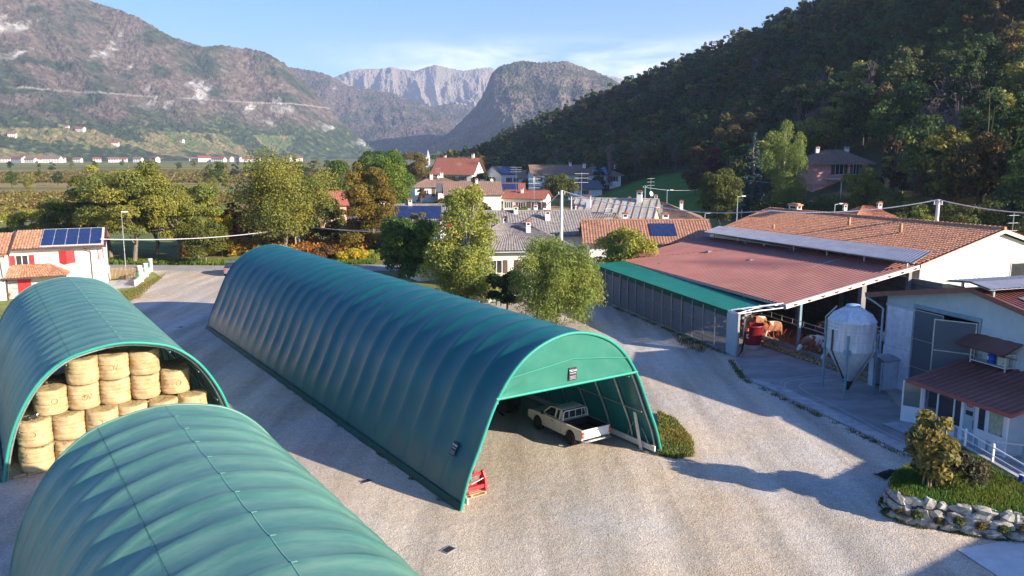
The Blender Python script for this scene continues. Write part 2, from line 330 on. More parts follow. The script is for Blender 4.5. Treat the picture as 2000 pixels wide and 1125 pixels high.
# ------------------------------------------------------------------ noise
def vnoise(x, y, seed=0):
    xi=np.floor(x).astype(np.int64); yi=np.floor(y).astype(np.int64); fx=x-xi; fy=y-yi
    fx=fx*fx*(3-2*fx); fy=fy*fy*(3-2*fy)
    def h(a,b):
        n=(a*374761393+b*668265263+seed*974634777)&0xffffffff; n=((n^(n>>13))*1274126177)&0xffffffff
        return ((n^(n>>16))&0xffff)/65535.0
    return (h(xi,yi)*(1-fx)+h(xi+1,yi)*fx)*(1-fy)+(h(xi,yi+1)*(1-fx)+h(xi+1,yi+1)*fx)*fy
def fbm(x, y, o=4, seed=0, ridged=False):
    s=0; a=.5; tot=0
    for i in range(o):
        n=vnoise(x*2**i,y*2**i,seed+i*7)
        if ridged: n=1-abs(2*n-1)
        s=s+a*n; tot+=a; a*=.5
    return s/tot
# ================================================================== SETTING: terrain, mountains, sky
def arr(*a): return np.array(a, dtype=float)
HY=arr(-50,20,30,60,90,140,200,260,330,420,600,780,900,1000)
HB=arr(420,300,170,66,48,42,24,22,14,-22,-50,-70,-80,-80)
HR=arr(700,520,420,300,262,240,225,210,195,165,112,62,20,20)
HZt=arr(60,70,80,92,104,112,112,106,100,90,72,50,16,4)
HY2=arr(-50,100,180,300,450,600,700,750,820,1000)
HX2=arr(520,262,245,205,158,114,68,26,-22,-60)
HZ2=arr(60,104,112,106,86,72,51,23,4,0)
def hill(x, y):
    x=np.asarray(x,dtype=float); y=np.asarray(y,dtype=float)
    xb=np.interp(y,HY,HB); xr=np.maximum(np.interp(y,HY2,HX2),xb+40); zr=np.interp(y,HY2,HZ2)
    t=(x-xb)/(xr-xb); tc=np.clip(t,0,1)
    s=.30*tc+.70*tc**1.45; s=np.where(tc>.8,s,s)
    h=zr*s - np.clip(t-1,0,3)*18
    nz=(fbm(x/70,y/70,4,3)-.5)*26*np.clip(tc*3,0,1)*np.clip(zr/40,0,1)
    h=np.where(t>0,np.maximum(h+nz*np.clip(tc*4,0,1),0),0)
    return h
def on_terrain(px, py, ymax=900):
    a,b,d=ray(px,py); ts=np.arange(40,ymax,.5); z=CAMH+d*ts; hh=hill(a*ts,b*ts)
    k=np.argmax(z<=hh); t=ts[k]
    return Vector((a*t,b*t,float(hh[k])))
def in_poly(x,y,P):
    r=np.zeros_like(x,dtype=bool); n=len(P)
    for i in range(n):
        x1,y1=P[i]; x2,y2=P[(i+1)%n]
        c=((y1>y)!=(y2>y)) & (x<(x2-x1)*(y-y1)/((y2-y1)+1e-9)+x1); r^=c
    return r
MEADOW=[(24,165),(40,160),(46,175),(50,205),(50,235),(40,252),(26,235),(20,205)]
def build_terrain():
    xs=np.concatenate([np.linspace(-4200,-320,60),np.arange(-312,-60,6),np.arange(-60,130,3),np.arange(130,330,6),np.linspace(336,2600,50)])
    ys=np.concatenate([np.linspace(-400,-20,12),np.arange(-16,330,3.5),np.arange(332,900,8),np.linspace(910,7500,90)])
    X,Y=np.meshgrid(xs,ys); X=X.ravel(); Y=Y.ravel(); Z=hill(X,Y)-.03
    # low embankment beyond the road
    emb=np.clip((Y-90)/10,0,1)*np.clip((130-Y)/25,0,1)*np.clip((-4-X)/10,0,1); Z+=emb*.5*fbm(X/12,Y/12,3,5)
    # colours
    f=fbm(X/420,Y/38,3,9); g=fbm(X/60,Y/60,4,2); st=(np.sin(Y/3.3)+1)/2
    och=arr(.30,.215,.085); oliv=arr(.185,.185,.065); grn=arr(.10,.19,.035)
    w=np.clip((f-.40)/.12,0,1)[:,None]; C=oliv*(1-w)+och*w
    w=np.clip((f-.60)/.05,0,1)[:,None]; C=C*(1-w)+grn*w
    near=(Y<150); w=(np.clip((150-Y)/30,0,1)*.8)[:,None]; C=C*(1-w)+arr(.14,.15,.05)*w
    far=np.clip((Y-1200)/300,0,1)[:,None]; C=C*(1-far)+arr(.16,.17,.07)*far
    hm=(hill(X,Y)>.5)[:,None]; lit=arr(.085,.07,.035)*(1-g[:,None]*.5)+arr(.05,.06,.02)*g[:,None]; C=np.where(hm,lit,C)
    mm=in_poly(X,Y,MEADOW)[:,None]; C=np.where(mm,arr(.085,.165,.03)*(.85+.3*g[:,None]),C)
    C=C*(.8+.4*g[:,None])
    nx=len(xs); i=np.arange(len(ys)-1)[:,None]*nx+np.arange(nx-1)[None,:]; i=i.ravel()
    o=npmesh('ground',np.stack([X,Y,Z],1),np.stack([i,i+1,i+nx+1,i+nx],1),M['terrain'],C,smooth=True)
    return struct(o)
build_terrain()

def flat(name, poly, z, m, kind='structure', sub=None):
    mb=MB(); mb.prism([(p[0],p[1]) for p in poly], z-.01, z); o=mb.build(name,m); return struct(o,kind)
# yard of gravel, road, lawns (sheets stepped a few mm)
flat('gravel_yard',[(-60,-30),(60,-30),(60,30),(22,42),(16,46),(14.6,48.0),(6.5,72),(2,74),(-3,66.2),(-7,66.5),(-12,70),(-16,86),(-40,86.3),(-40,60),(-60,60)],0.0,M['gravel'])
flat('road',[(-36,86.05),(-16,86.05),(2,85),(30,84),(30,89.5),(2,90.5),(-16,91.0),(-30,90.0),(-60,92.0),(-60,88.0)],0.012,M['asphalt'])
lawnp=[tuple(G(*q)[:2]) for q in [(205,566),(265,561),(287,541),(297,529),(318,543),(285,562),(262,583),(200,640),(60,640),(0,640),(-300,620),(-300,560)]]
flat('lawn',lawnp,0.008,M['lawn'])
flat('driveway_pad',[tuple(G(*q)[:2]) for q in [(195,549),(275,547),(264,560),(200,563)]],0.016,M['concrete'])
flat('doorstep_path',[(-46.5,68.2),(-42.0,69.2),(-41.5,70.9),(-47,70.3)],0.02,M['concrete'])

# ------------------------------------------------------------------ mountains
def interp_poly(P, n):
    P=np.array(P,float); d=np.concatenate([[0],np.cumsum(np.hypot(np.diff(P[:,0]),np.diff(P[:,1])))]); t=np.linspace(0,d[-1],n)
    return np.stack([np.interp(t,d,P[:,k]) for k in range(P.shape[1])],1)
def mountain(name, ridge, base, nu, nt, prof=1.3, relief=22, rfreq=5, rough=4, seed=1, colfn=None, back=900, sharp=False):
    """ridge/base: lists of (px,py,depth) / (px,depth) giving real positions of the crest and of the foot"""
    R=[]
    for px,py,Yd in ridge:
        p=D(px,py,Yd); R.append((p.x,p.y,p.z))
    R=interp_poly(R,nu)
    B=[]
    for px,Yd in base:
        B.append(((px-1000)/F*Yd,Yd))
    B=interp_poly(B,nu)
    ts=np.concatenate([np.linspace(0,1,nt),1+np.linspace(.04,1,14)])
    U=np.arange(nu)
    uu,tt=np.meshgrid(U,ts); tc=np.clip(tt,0,1)
    X=B[uu,0]*(1-tt)+R[uu,0]*tt; Y=B[uu,1]*(1-tt)+R[uu,1]*tt
    zr=R[uu,2]; Z=zr*tc**prof
    Z=np.where(tt>1, zr*(1-((tt-1))**1.5*.9), Z)
    along=np.hypot(R[uu,0]-R[0,0],R[uu,1]-R[0,1])
    rel=(fbm(along/ (900/rfreq)+tt*.8+fbm(along/300,tt*2,2,seed+3)*.8, tt*1.6, 5, seed, ridged=True)-.55)*2*relief
    big=(fbm(along/600,tt*1.2,3,seed+21)-.5)*2*relief
    w=np.sin(np.pi*np.clip(tt,0,1))**.7
    Z=Z+(rel+big)*w
    Z=Z+(vnoise(X/7.3,Y/7.3,seed+5)-.5)*rough*np.clip(tt*6,0,1)+(vnoise(X/3.1+9,Z/4.1,seed+8)-.5)*rough*.8*np.clip(tt*6,0,1)
    Z=np.maximum(Z,-4*(tt<=0)-0.5)
    X=X.ravel();Y=Y.ravel();Z=Z.ravel();T_=tt.ravel();A=along.ravel()
    C=colfn(X,Y,Z,T_,A,rel.ravel()/relief)
    i=(np.arange(len(ts)-1)[:,None]*nu+np.arange(nu-1)[None,:]).ravel()
    o=npmesh(name,np.stack([X,Y,Z],1),np.stack([i,i+1,i+nu+1,i+nu],1),M['mount'],C,smooth=False)
    return struct(o)
def mixc(a,b,w): w=np.clip(w,0,1)[:,None]; return a*(1-w)+b*w
def forestcol(X,Y,Z,T_,A,rel,seed,brown=(.135,.105,.085),green=(.055,.085,.035),glim=.35,rock=.0,rockw=(.30,.29,.27),dark=(.048,.062,.034),gz=None):
    n1=fbm(X/60,(Y*.5+Z)/60,4,seed); n2=vnoise(X/9,(Y*.6+Z)/9,seed+2); n3=fbm(X/220,(Y*.5+Z)/220,3,seed+4)
    b=np.array(brown); c=mixc(np.tile(b,(len(X),1)),np.array(dark),(n1-.5)*4+.22)
    if gz is None: gm=(glim-T_)*6+(n3-.5)*5
    else: gm=(gz-Z)/45+(n3-.5)*3.5
    gc=mixc(np.tile(np.array(green),(len(X),1)),np.array((.14,.15,.045)),(n2-.72)*4)
    c=mixc(c,gc,gm)
    if rock>0:
        r=.55*fbm(X/34,(Z)/62+Y/400,5,seed+9)+.45*fbm(X/170,Z/150,3,seed+12); msk=(r-(1-rock))*16*np.clip((T_-.40)*6,0,1)
        c=mixc(c,np.array(rockw),np.clip(msk,0,1)*(.6+.4*n2))
    return c*(.58+.85*n2)[:,None]
def col_left(X,Y,Z,T_,A,rel):
    c=forestcol(X,Y,Z,T_,A,rel,31,brown=(.135,.108,.085),green=(.048,.070,.028),rock=.405,gz=140,rockw=(.38,.365,.34))
    # mountain road cut across the slope
    msk=.6*np.exp(-((Z-(178+.012*(X+600)))/1.9)**2)*(X>-1750)*(X<-330)*np.clip((fbm(X/60,Z*0,3,5)-.38)*6,0,1)
    c=mixc(c,np.array((.50,.47,.42)),msk)
    # vineyards and meadows on the foot slope
    v=(Z<72)&(X<-690); n=fbm(X/120,Y/90,3,77); rows=(np.sin((X*.5+Y)/4.2)>0)
    vc=np.where(rows[:,None],np.array((.24,.19,.09)),np.array((.17,.17,.065)))
    c=np.where((v&(n>.50))[:,None],vc*(.9+.25*vnoise(X/9,Y/9,3))[:,None],c)
    c=np.where((v&(n>.64))[:,None],np.array((.12,.15,.05)),c)
    return c
mountain('mountain_left',[(-900,-420,2200),(-500,-260,2300),(-200,-170,2400),(0,-85,2400),(120,-28,2450),(180,2,2500),(230,18,2500),(280,38,2500),(340,75,2550),(365,89,2600),(398,91,2600),(430,88,2650),(470,94,2700),(500,97,2700),(530,108,2700),(552,122,2750),(575,140,2800),(600,165,2850),(640,207,2900),(690,262,3000),(735,303,3050)],
    [(-900,1150),(-400,1300),(0,1500),(200,1600),(400,1900),(600,2400),(752,2900)],620,330,prof=1.55,relief=26,rfreq=9,rough=7,seed=5,colfn=col_left)
def col_mid(X,Y,Z,T_,A,rel): return forestcol(X,Y,Z,T_,A,rel,51,brown=(.12,.095,.08),green=(.04,.062,.028),gz=60,rock=.30)
mountain('mountain_middle_left',[(300,60,4000),(480,118,4000),(580,133,4000),(620,140,4000),(645,148,4000),(670,163,4000),(700,172,4000),(740,176,4000),(770,183,4000),(800,195,4000),(835,204,4000),(862,218,3950),(885,240,3900),(905,268,3850),(930,303,3800)],
    [(300,3300),(600,3250),(800,3200),(950,3300)],300,150,prof=1.2,relief=40,rfreq=5,rough=8,seed=15,colfn=col_mid)
def col_far(X,Y,Z,T_,A,rel):
    n=fbm(X/160,Z/130,4,61); c=mixc(np.tile(np.array((.30,.245,.20)),(len(X),1)),np.array((.23,.21,.16)),(n-.45)*5)
    gl=(-rel-.2)*1.2+(fbm(X/90,Z/200,3,66)-.5)*2; c=mixc(c,np.array((.50,.47,.45)),np.clip(gl,0,1)*.8)
    return c
mountain('rocky_mountain_far',[(480,215,6500),(560,190,6500),(620,160,6500),(655,150,6500),(675,142,6500),(700,137,6500),(730,136,6500),(762,132,6500),(790,136,6500),(812,139,6500),(835,130,6450),(853,127,6400),(880,134,6500),(905,138,6500),(935,134,6500),(958,132,6500),(990,142,6500),(1060,150,6500),(1180,147,6500),(1210,152,6500),(1260,175,6500),(1400,240,6500)],
    [(480,5200),(900,5000),(1400,5200)],420,150,prof=1.05,relief=150,rfreq=6,rough=10,seed=44,colfn=col_far)
def col_rt(X,Y,Z,T_,A,rel): return forestcol(X,Y,Z,T_,A,rel,71,brown=(.145,.118,.09),green=(.045,.07,.028),gz=50,rock=.27)
mountain('mountain_flat_topped',[(770,318,2700),(812,300,2750),(845,283,2800),(880,258,2850),(910,228,2900),(935,200,2900),(948,175,2900),(957,150,2900),(966,136,2900),(982,126,2900),(1020,119,2900),(1045,121,2900),(1080,121,2900),(1108,120,2900),(1130,128,2900),(1160,139,2900),(1190,151,2850),(1240,180,2800),(1320,230,2700),(1420,300,2500)],
    [(850,2300),(905,2250),(1000,2000),(1100,1900),(1250,1800),(1420,1800)],420,230,prof=1.15,relief=30,rfreq=7,rough=7,seed=25,colfn=col_rt)
mountain('hill_gap',[(800,222,4700),(850,206,4700),(880,202,4700),(915,206,4700),(960,222,4700),(1010,260,4700)],
    [(800,4350),(900,4300),(1010,4400)],90,50,prof=1.2,relief=30,rfreq=6,rough=8,seed=27,colfn=col_mid)

# ------------------------------------------------------------------ sun, sky, air
SUN_AZ=math.radians(118.5); SUN_EL=math.radians(20.5)
w=bpy.data.worlds.new("World"); SC.world=w; w.use_nodes=True; nt=w.node_tree; nt.nodes.clear()
N=nt.nodes.new; L=nt.links.new
wo=N('ShaderNodeOutputWorld'); bg=N('ShaderNodeBackground'); bg.inputs[1].default_value=.10
sky=N('ShaderNodeTexSky'); sky.sky_type='NISHITA'; sky.sun_disc=False; sky.sun_elevation=SUN_EL; sky.sun_rotation=SUN_AZ
sky.altitude=200; sky.air_density=1.0; sky.dust_density=0.6; sky.ozone_density=2.4
tc=N('ShaderNodeTexCoord'); sep=N('ShaderNodeSeparateXYZ'); L(tc.outputs['Generated'],sep.inputs[0])
mp=N('ShaderNodeMapping'); mp.inputs['Scale'].default_value=(5,5,22); mp.inputs['Location'].default_value=(1.7,.4,0); L(tc.outputs['Generated'],mp.inputs[0])
nz=N('ShaderNodeTexNoise'); nz.inputs['Scale'].default_value=1.3; nz.inputs['Detail'].default_value=8; nz.inputs['Roughness'].default_value=.62; nz.inputs['Distortion'].default_value=.35; L(mp.outputs[0],nz.inputs['Vector'])
cr=N('ShaderNodeMapRange'); cr.inputs[1].default_value=.40; cr.inputs[2].default_value=.64; L(nz.outputs['Fac'],cr.inputs[0])
# band of thin cloud a few degrees above the horizon
b1=N('ShaderNodeMapRange'); b1.interpolation_type='SMOOTHSTEP'; b1.inputs[1].default_value=.150; b1.inputs[2].default_value=.112; L(sep.outputs['Z'],b1.inputs[0])
xb=N('ShaderNodeMapRange'); xb.interpolation_type='SMOOTHSTEP'; xb.inputs[1].default_value=-.30; xb.inputs[2].default_value=-.05; L(sep.outputs['X'],xb.inputs[0])
m1=N('ShaderNodeMath'); m1.operation='MULTIPLY'; L(cr.outputs[0],m1.inputs[0]); L(b1.outputs[0],m1.inputs[1])
m2=N('ShaderNodeMath'); m2.operation='MULTIPLY'; L(m1.outputs[0],m2.inputs[0]); L(xb.outputs[0],m2.inputs[1])
m3=N('ShaderNodeMath'); m3.operation='MULTIPLY'; m3.inputs[1].default_value=.85; L(m2.outputs[0],m3.inputs[0])
cm=N('ShaderNodeMix'); cm.data_type='RGBA'; L(m3.outputs[0],cm.inputs[0]); hs_=N('ShaderNodeHueSaturation'); hs_.inputs['Saturation'].default_value=1.5; hs_.inputs['Hue'].default_value=.518; hs_.inputs['Value'].default_value=.9; L(sky.outputs[0],hs_.inputs['Color']); L(hs_.outputs[0],cm.inputs[6]); cm.inputs[7].default_value=(7.2,7.4,8.0,1)
L(cm.outputs[2],bg.inputs[0]); L(bg.outputs[0],wo.inputs[0])
sl=bpy.data.lights.new('sun','SUN'); sl.energy=5.0; sl.angle=math.radians(.5); sl.color=(1,.87,.70)
so=bpy.data.objects.new('sun',sl); COL.objects.link(so)
sd=Vector((math.sin(SUN_AZ)*math.cos(SUN_EL),math.cos(SUN_AZ)*math.cos(SUN_EL),math.sin(SUN_EL)))
so.rotation_euler=sd.to_track_quat('Z','Y').to_euler(); so.location=(100,-50,60)
HAZE=True
if HAZE:
    hz=MB(); hz.box(-4600,3200,-900,8200,-8,1150); m=bpy.data.materials.new('haze_air'); m.use_nodes=True; n_=m.node_tree; n_.nodes.clear()
    oo=n_.nodes.new('ShaderNodeOutputMaterial'); pv=n_.nodes.new('ShaderNodeVolumePrincipled'); pv.inputs['Color'].default_value=(.55,.70,1,1); pv.inputs['Density'].default_value=1.25e-4; pv.inputs['Anisotropy'].default_value=.1
    n_.links.new(pv.outputs[0],oo.inputs['Volume']); ho=hz.build('haze',m); struct(ho,'stuff')
SC.view_settings.view_transform='Standard'; SC.view_settings.look='None'; SC.view_settings.exposure=1.5; SC.view_settings.gamma=1
SC.cycles.max_bounces=6; SC.cycles.volume_bounces=0; SC.cycles.volume_max_steps=64
# ================================================================== TUNNEL SHEDS
E1=Vector((.828,.561,0)); G1=Vector((-.554,.832,0)); TH=math.atan2(.561,.828)
O1=Vector((-1.83,26.61,0)); O2=Vector((-19.68,29.08,0)); O3=O2-G1*9.75
O3=O3-G1*20.5
def arch(half, w, n=44):
    """half: list (dx from centre, z) from foot to crown -> smooth profile of (x,z) across width w"""
    P=[Vector((w/2-a,z)) for a,z in half]+[Vector((w/2+a,z)) for a,z in reversed(half[:-1])]
    P=[2*P[0]-P[1]]+P+[2*P[-1]-P[-2]]
    Q=[]
    for i in range(1,len(P)-2):
        p0,p1,p2,p3=P[i-1:i+3]
        for k in range(8):
            t=k/8; Q.append(.5*((2*p1)+(-p0+p2)*t+(2*p0-5*p1+4*p2-p3)*t*t+(-p0+3*p1-3*p2+p3)*t**3))
    Q.append(P[-2]); Q=np.array(Q); d=np.concatenate([[0],np.cumsum(np.hypot(*np.diff(Q,axis=0).T))]); s=np.linspace(0,d[-1],n)
    return np.stack([np.interp(s,d,Q[:,0]),np.interp(s,d,Q[:,1])],1)
HALF1=[(4.92,0),(4.61,1.05),(4.12,2.15),(3.36,3.78),(2.45,4.92),(1.35,5.58),(0,5.84)]
HALF2=[(4.42,0),(4.14,1.35),(3.72,2.5),(3.0,3.66),(2.05,4.46),(1.0,4.80),(0,4.92)]
def pnorm(P):
    t=np.gradient(P,axis=0); t/=np.linalg.norm(t,axis=1)[:,None]; return np.stack([t[:,1],-t[:,0]],1)  # pointing inwards for left-to-right profile
GRIDS={}
def cover(name, P, length, bay, sag, m, parent, sub=8, jitter=.015, low=.9, crest=1.0):
    nrm=pnorm(P); nb=int(round(length/bay)); ys=np.linspace(0,length,nb*sub+1); u=(np.arange(len(ys))%sub)/sub
    s=np.sin(np.pi*u)**.75*sag; rr=np.random.default_rng(5)
    # each bay sags a little differently and wrinkles near its ribs
    per=np.repeat(rr.uniform(.75,1.2,nb),sub); per=np.append(per,1)
    fade=np.clip((P[:,1]-.15)/low,0,1)**.8; xc=np.abs(P[:,0]-P[:,0].mean())/(P[:,0].max()/2); fade=fade*(crest+(1-crest)*np.clip(xc/.45,0,1))
    YY,XX=np.meshgrid(ys,np.arange(len(P)),indexing='ij')
    disp=(s*per)[:,None]*fade[None,:]+jitter*(vnoise(YY*1.7,XX*.5,3)-.5)*fade[None,:]
    X=P[None,:,0]+nrm[None,:,0]*disp; Z=P[None,:,1]+nrm[None,:,1]*disp; Z=np.maximum(Z,0)
    GRIDS[parent.name]=(X,YY,Z,nrm)
    V=np.stack([X.ravel(),YY.ravel(),Z.ravel()],1); n=len(P); i=(np.arange(len(ys)-1)[:,None]*n+np.arange(n-1)[None,:]).ravel()
    return npmesh(name,V,np.stack([i,i+1,i+n+1,i+n],1),m,parent=parent,smooth=True)
def archtube(P, y, r, inset=0, n=8):
    nr=pnorm(P); return MB().tube([(p[0]+q[0]*inset,y,p[1]+q[1]*inset) for p,q in zip(P,nr)],r,n)
P1=arch(HALF1,9.84,46); P2=arch(HALF2,8.84,46)
def tunnel(label, O, P, w, length, bay, sag, tarp, ribstep, crease=False, boards=True, low=.9):
    t=thing('storage_tunnel',label,'tunnel shed',O,TH,'green storage tunnels')
    cover('cover',P,length,bay,sag,tarp,t,low=low,crest=.35 if crease else 1.0)
    archtube(P,-.02,.065,-.01,10).build('front_hem',M['tarp_trim'],t)
    archtube(P,length+.02,.05,.02,8).build('rear_hem',tarp,t)
    # loose skirt of tarpaulin along both feet
    for x,sg in ((0,-1),(w,1)):
        k=int(length/.5)+1; V=[]; 
        for j in range(k):
            y=j*length/(k-1); wv=.05+.05*random.random(); V += [(x+sg*.015-sg*0.0,y,.26),(x+sg*(.05+wv*.4),y,.12),(x+sg*(.07+wv),y,.02)]
        mb=MB(); mb.grid(V,3,k,0,True); mb.build('skirt',M['tarp_valance'],t)
    bay_=length/round(length/bay); k_=1 if ribstep==bay else 2; ny=int(round(length/bay_))
    for q_ in range(0,ny,k_): archtube(P,max(.15,q_*bay_),.045,.11,6).build('rib',M['steel'],t)
    mb=MB()
    for k in (6,11,16,29,34,39):
        nr=pnorm(P); mb.tube([(P[k][0]+nr[k][0]*.24,.2,P[k][1]+nr[k][1]*.24),(P[k][0]+nr[k][0]*.24,length-.2,P[k][1]+nr[k][1]*.24)],.025,6)
    mb.build('purlins',M['steel'],t)
    return t
t1=tunnel('longest glossy dark green tunnel shed with the white pickup parked in its open front',O1,P1,9.84,36.5,1.5,.125,M['tarp_new'],1.5,low=1.8)
# gable cloth over the open front
zc=3.80; top=[(p[0],p[1]) for p in P1 if p[1]>zc]; V=[]; nn=len(top)
def gz(x): return 3.86 - .05*(x/9.84)
for j in range(7):
    for (x,z) in top:
        zz=gz(x)+(z-gz(x))*j/6; V.append((x+ (0 if j else 0),.0+.035*math.sin(x*3.1+j)*math.sin(j*1.1),zz))
mb=MB(); mb.grid(V,nn,7); gab=mb.build('gable_cloth',M['tarp_front'],t1)
mb=MB(); mb.tube([(1.50,-.04,gz(1.5)),(8.32,-.04,gz(8.3))],.06,8); mb.build('gable_hem',M['tarp_trim'],t1)
mb=MB(); mb.tube([(2.15,-.045,4.55),(5,-.05,4.86),(7.75,-.045,4.5)],.02,6); mb.build('gable_seam',M['tarp_trim'],t1)
def signboard(parent, loc, rot, w, h):
    mb=MB(); mb.box(-w/2,w/2,-.015,0,-h/2,h/2); b=mb.build('sign',mat('sign_black',(.025,.02,.03),(.035,.03,.04)),parent,loc); b.rotation_euler=rot
    text_mesh('lettering','TECNO',w*.30,M['white_paint'],b,(0,-.022,h*.25),(math.pi/2,0,0),.004)
    mb=MB(); mb.box(-w*.42,w*.42,-.022,-.016,h*.02,h*.07); mb.box(-w*.4,w*.4,-.022,-.016,-h*.20,-h*.17); mb.box(-w*.38,w*.38,-.022,-.016,-h*.30,-h*.27); mb.box(-w*.4,w*.4,-.022,-.016,-h*.40,-h*.37)
    mb.build('small_print',mat('sign_print',(.45,.35,.45),(.5,.4,.5)),b)
    return b
signboard(t1,(4.97,-.06,4.27),(0,0,0),.36,.50)
kk=int(np.argmin(abs(P1[:20,1]-1.75))); nr=pnorm(P1)[kk]; ang=math.atan2(nr[1],nr[0])
sg=signboard(t1,(P1[kk][0]-nr[0]*.012,1.45,P1[kk][1]-nr[1]*.012),(0,0,0),.34,.52)
# lies on the leaning flank: its face looks outwards, its top leans with the wall
tx=Vector((0,-1,0)); up=Vector((-nr[1],0,nr[0])).normalized(); up = up if up.z>0 else -up; fy=up.cross(tx) # x,y,z axes
sg.rotation_euler=Matrix((tx,fy,up)).transposed().to_euler()
# bracing, base boards and a leaning plank inside the right flank
mb=MB()
for a,b in (((9.55,.4,.3),(9.35,1.8,2.6)),((9.55,1.8,.3),(9.35,.4,2.6))): mb.tube([a,b],.02,6)
mb.build('cross_brace',M['steel'],t1)
mb=MB()
for y in range(0,35,5): mb.box(9.50,9.56,y+.02,y+4.97,.12,.36)
mb.build('base_board',M['steel_paint'],t1)
mb=MB()
for y in range(0,35,5): mb.box(.28,.34,y+.02,y+4.97,.12,.36)
mb.build('base_board',M['steel_paint'],t1)
mb=MB(); mb.beam((9.42,.75,0),(9.0,.95,2.45),.16,.04); mb.build('leaning_plank',M['steel_paint'],t1)

tunnel('green tunnel shed packed with round hay bales at its open front',O2,P2,8.84,21.6,1.25,.12,M['tarp_old'],1.25*2,crease=True)
tunnel('weathered green tunnel shed nearest the camera, in front of the hay bales',O3,P2,8.84,20.5,1.25,.14,M['tarp_old'],1.25*2,crease=True)
SEAM=mat('faded_seam_tape',(.10,.30,.25),(.15,.36,.30),3,.6)
# ridge seam with a little tie at each rib on the two older tunnels
for t in [o for o in COL.objects if o.name.startswith('storage_tunnel') and o!=t1]:
    Lh=21.6 if 'packed' in t['label'] else 20.5
    X_,Y_,Z_,nr=GRIDS[t.name]; ic=len(P2)//2
    def strip(name,k,wd,m,ties=False):
        V=[]; 
        for r in range(X_.shape[0]):
            tx=Vector((nr[k][1],0,-nr[k][0])); c=Vector((X_[r,k]-nr[k][0]*.012,Y_[r,0],Z_[r,k]-nr[k][1]*.012)); V += [c-tx*wd,c+tx*wd]
        mb=MB(); mb.grid(V,2,X_.shape[0],0,True)
        if ties:
            for j in range(0,X_.shape[0],8):
                c=Vector((X_[j,k],Y_[j,0],Z_[j,k]+.012)); mb.obox(c+Vector((.05,0,0)),(.06,0,-.006),(0,.02,0),(0,0,.004))
        mb.build(name,m,t)
    strip('ridge_seam',ic,.010,SEAM,True)
    for kq in (ic-6,): strip('weld_seam',kq,.005,M['tarp_valance'])

# ------------------------------------------------------------------ hay bales
def bale_mesh(seed, r=.60, h=1.06):
    rr=random.Random(seed); n=36; V=[]; prof=[(r*.10,h*.985),(r*.55,h*1.0),(r*.88,h*.995),(r*.965,h*.965),(r*1.0,h*.88)]+[(r*(1.0+.012*math.sin(k*2.1)),h*(.88-.79*k/14)) for k in range(1,14)]+[(r*.99,h*.08),(r*.95,h*.02),(r*.4,0)]
    mb=MB(); 
    for (pr,z) in prof:
        for k in range(n):
            a=2*math.pi*k/n; q=pr*(1+.02*math.sin(3*a+seed)+.014*rr.uniform(-1.6,1.6)+.018*math.sin(5*a+z*7+seed)); V.append((q*math.cos(a),q*math.sin(a),z+.018*rr.uniform(-1,1)*(z>h*.9)+.02*math.sin(2*a+seed)*(z>h*.8)))
    m=len(prof)
    for i in range(m-1):
        mi=1 if i<3 else 0
        mb.add([V[i*n+k] for k in range(n)]+[V[(i+1)*n+k] for k in range(n)],[((k+1)%n,k,n+k,n+(k+1)%n) for k in range(n)],mi,True)
    mb.add(V[:n],[tuple(range(n))],1); mb.add(V[-n:],[tuple(reversed(range(n)))],0)
    me=mb
    return me
def netmat():
    m,nt,p,o=new_mat('netted_hay_side'); N=nt.nodes.new; L=nt.links.new
    tc=N('ShaderNodeTexCoord'); oi=N('ShaderNodeObjectInfo')
    ad=N('ShaderNodeVectorMath'); ad.operation='ADD'; cb=N('ShaderNodeVectorMath'); cb.operation='SCALE'; cb.inputs[0].default_value=(37,11,53); L(oi.outputs['Random'],cb.inputs['Scale']); L(tc.outputs['Object'],ad.inputs[0]); L(cb.outputs[0],ad.inputs[1])
    n=N('ShaderNodeTexNoise'); n.inputs['Scale'].default_value=2.2; n.inputs['Detail'].default_value=7; n.inputs['Roughness'].default_value=.7; L(ad.outputs[0],n.inputs['Vector'])
    r=N('ShaderNodeValToRGB'); e=r.color_ramp.elements; e[0].position=.32; e[1].position=.68; e[0].color=(.50,.35,.17,1); e[1].color=(.78,.60,.35,1); L(n.outputs['Fac'],r.inputs[0])
    w=N('ShaderNodeTexWave'); w.wave_type='BANDS'; w.bands_direction='Z'; w.inputs['Scale'].default_value=11; w.inputs['Distortion'].default_value=1.2; w.inputs['Detail'].default_value=3; w.inputs['Detail Scale'].default_value=3; L(ad.outputs[0],w.inputs['Vector'])
    mr=N('ShaderNodeMapRange'); mr.inputs[3].default_value=.88; mr.inputs[4].default_value=1.06; L(w.outputs['Fac'],mr.inputs[0])
    s=N('ShaderNodeVectorMath'); s.operation='SCALE'; L(r.outputs[0],s.inputs[0]); L(mr.outputs[0],s.inputs['Scale']); 
    n2=N('ShaderNodeTexNoise'); n2.inputs['Scale'].default_value=5; n2.inputs['Detail'].default_value=3; L(ad.outputs[0],n2.inputs['Vector']); r2=N('ShaderNodeMapRange'); r2.inputs[1].default_value=.68; r2.inputs[2].default_value=.80; L(n2.outputs['Fac'],r2.inputs[0])
    mx=N('ShaderNodeMix'); mx.data_type='RGBA'; L(r2.outputs[0],mx.inputs[0]); L(s.outputs[0],mx.inputs[6]); mx.inputs[7].default_value=(.17,.115,.05,1); L(mx.outputs[2],p.inputs['Base Color'])
    b=N('ShaderNodeBump'); b.inputs['Strength'].default_value=.7; b.inputs['Distance'].default_value=.03; L(w.outputs['Fac'],b.inputs['Height']); L(b.outputs[0],p.inputs['Normal']); p.inputs['Roughness'].default_value=.95; p.inputs['Specular IOR Level'].default_value=.1
    return m
M['net_hay']=netmat()
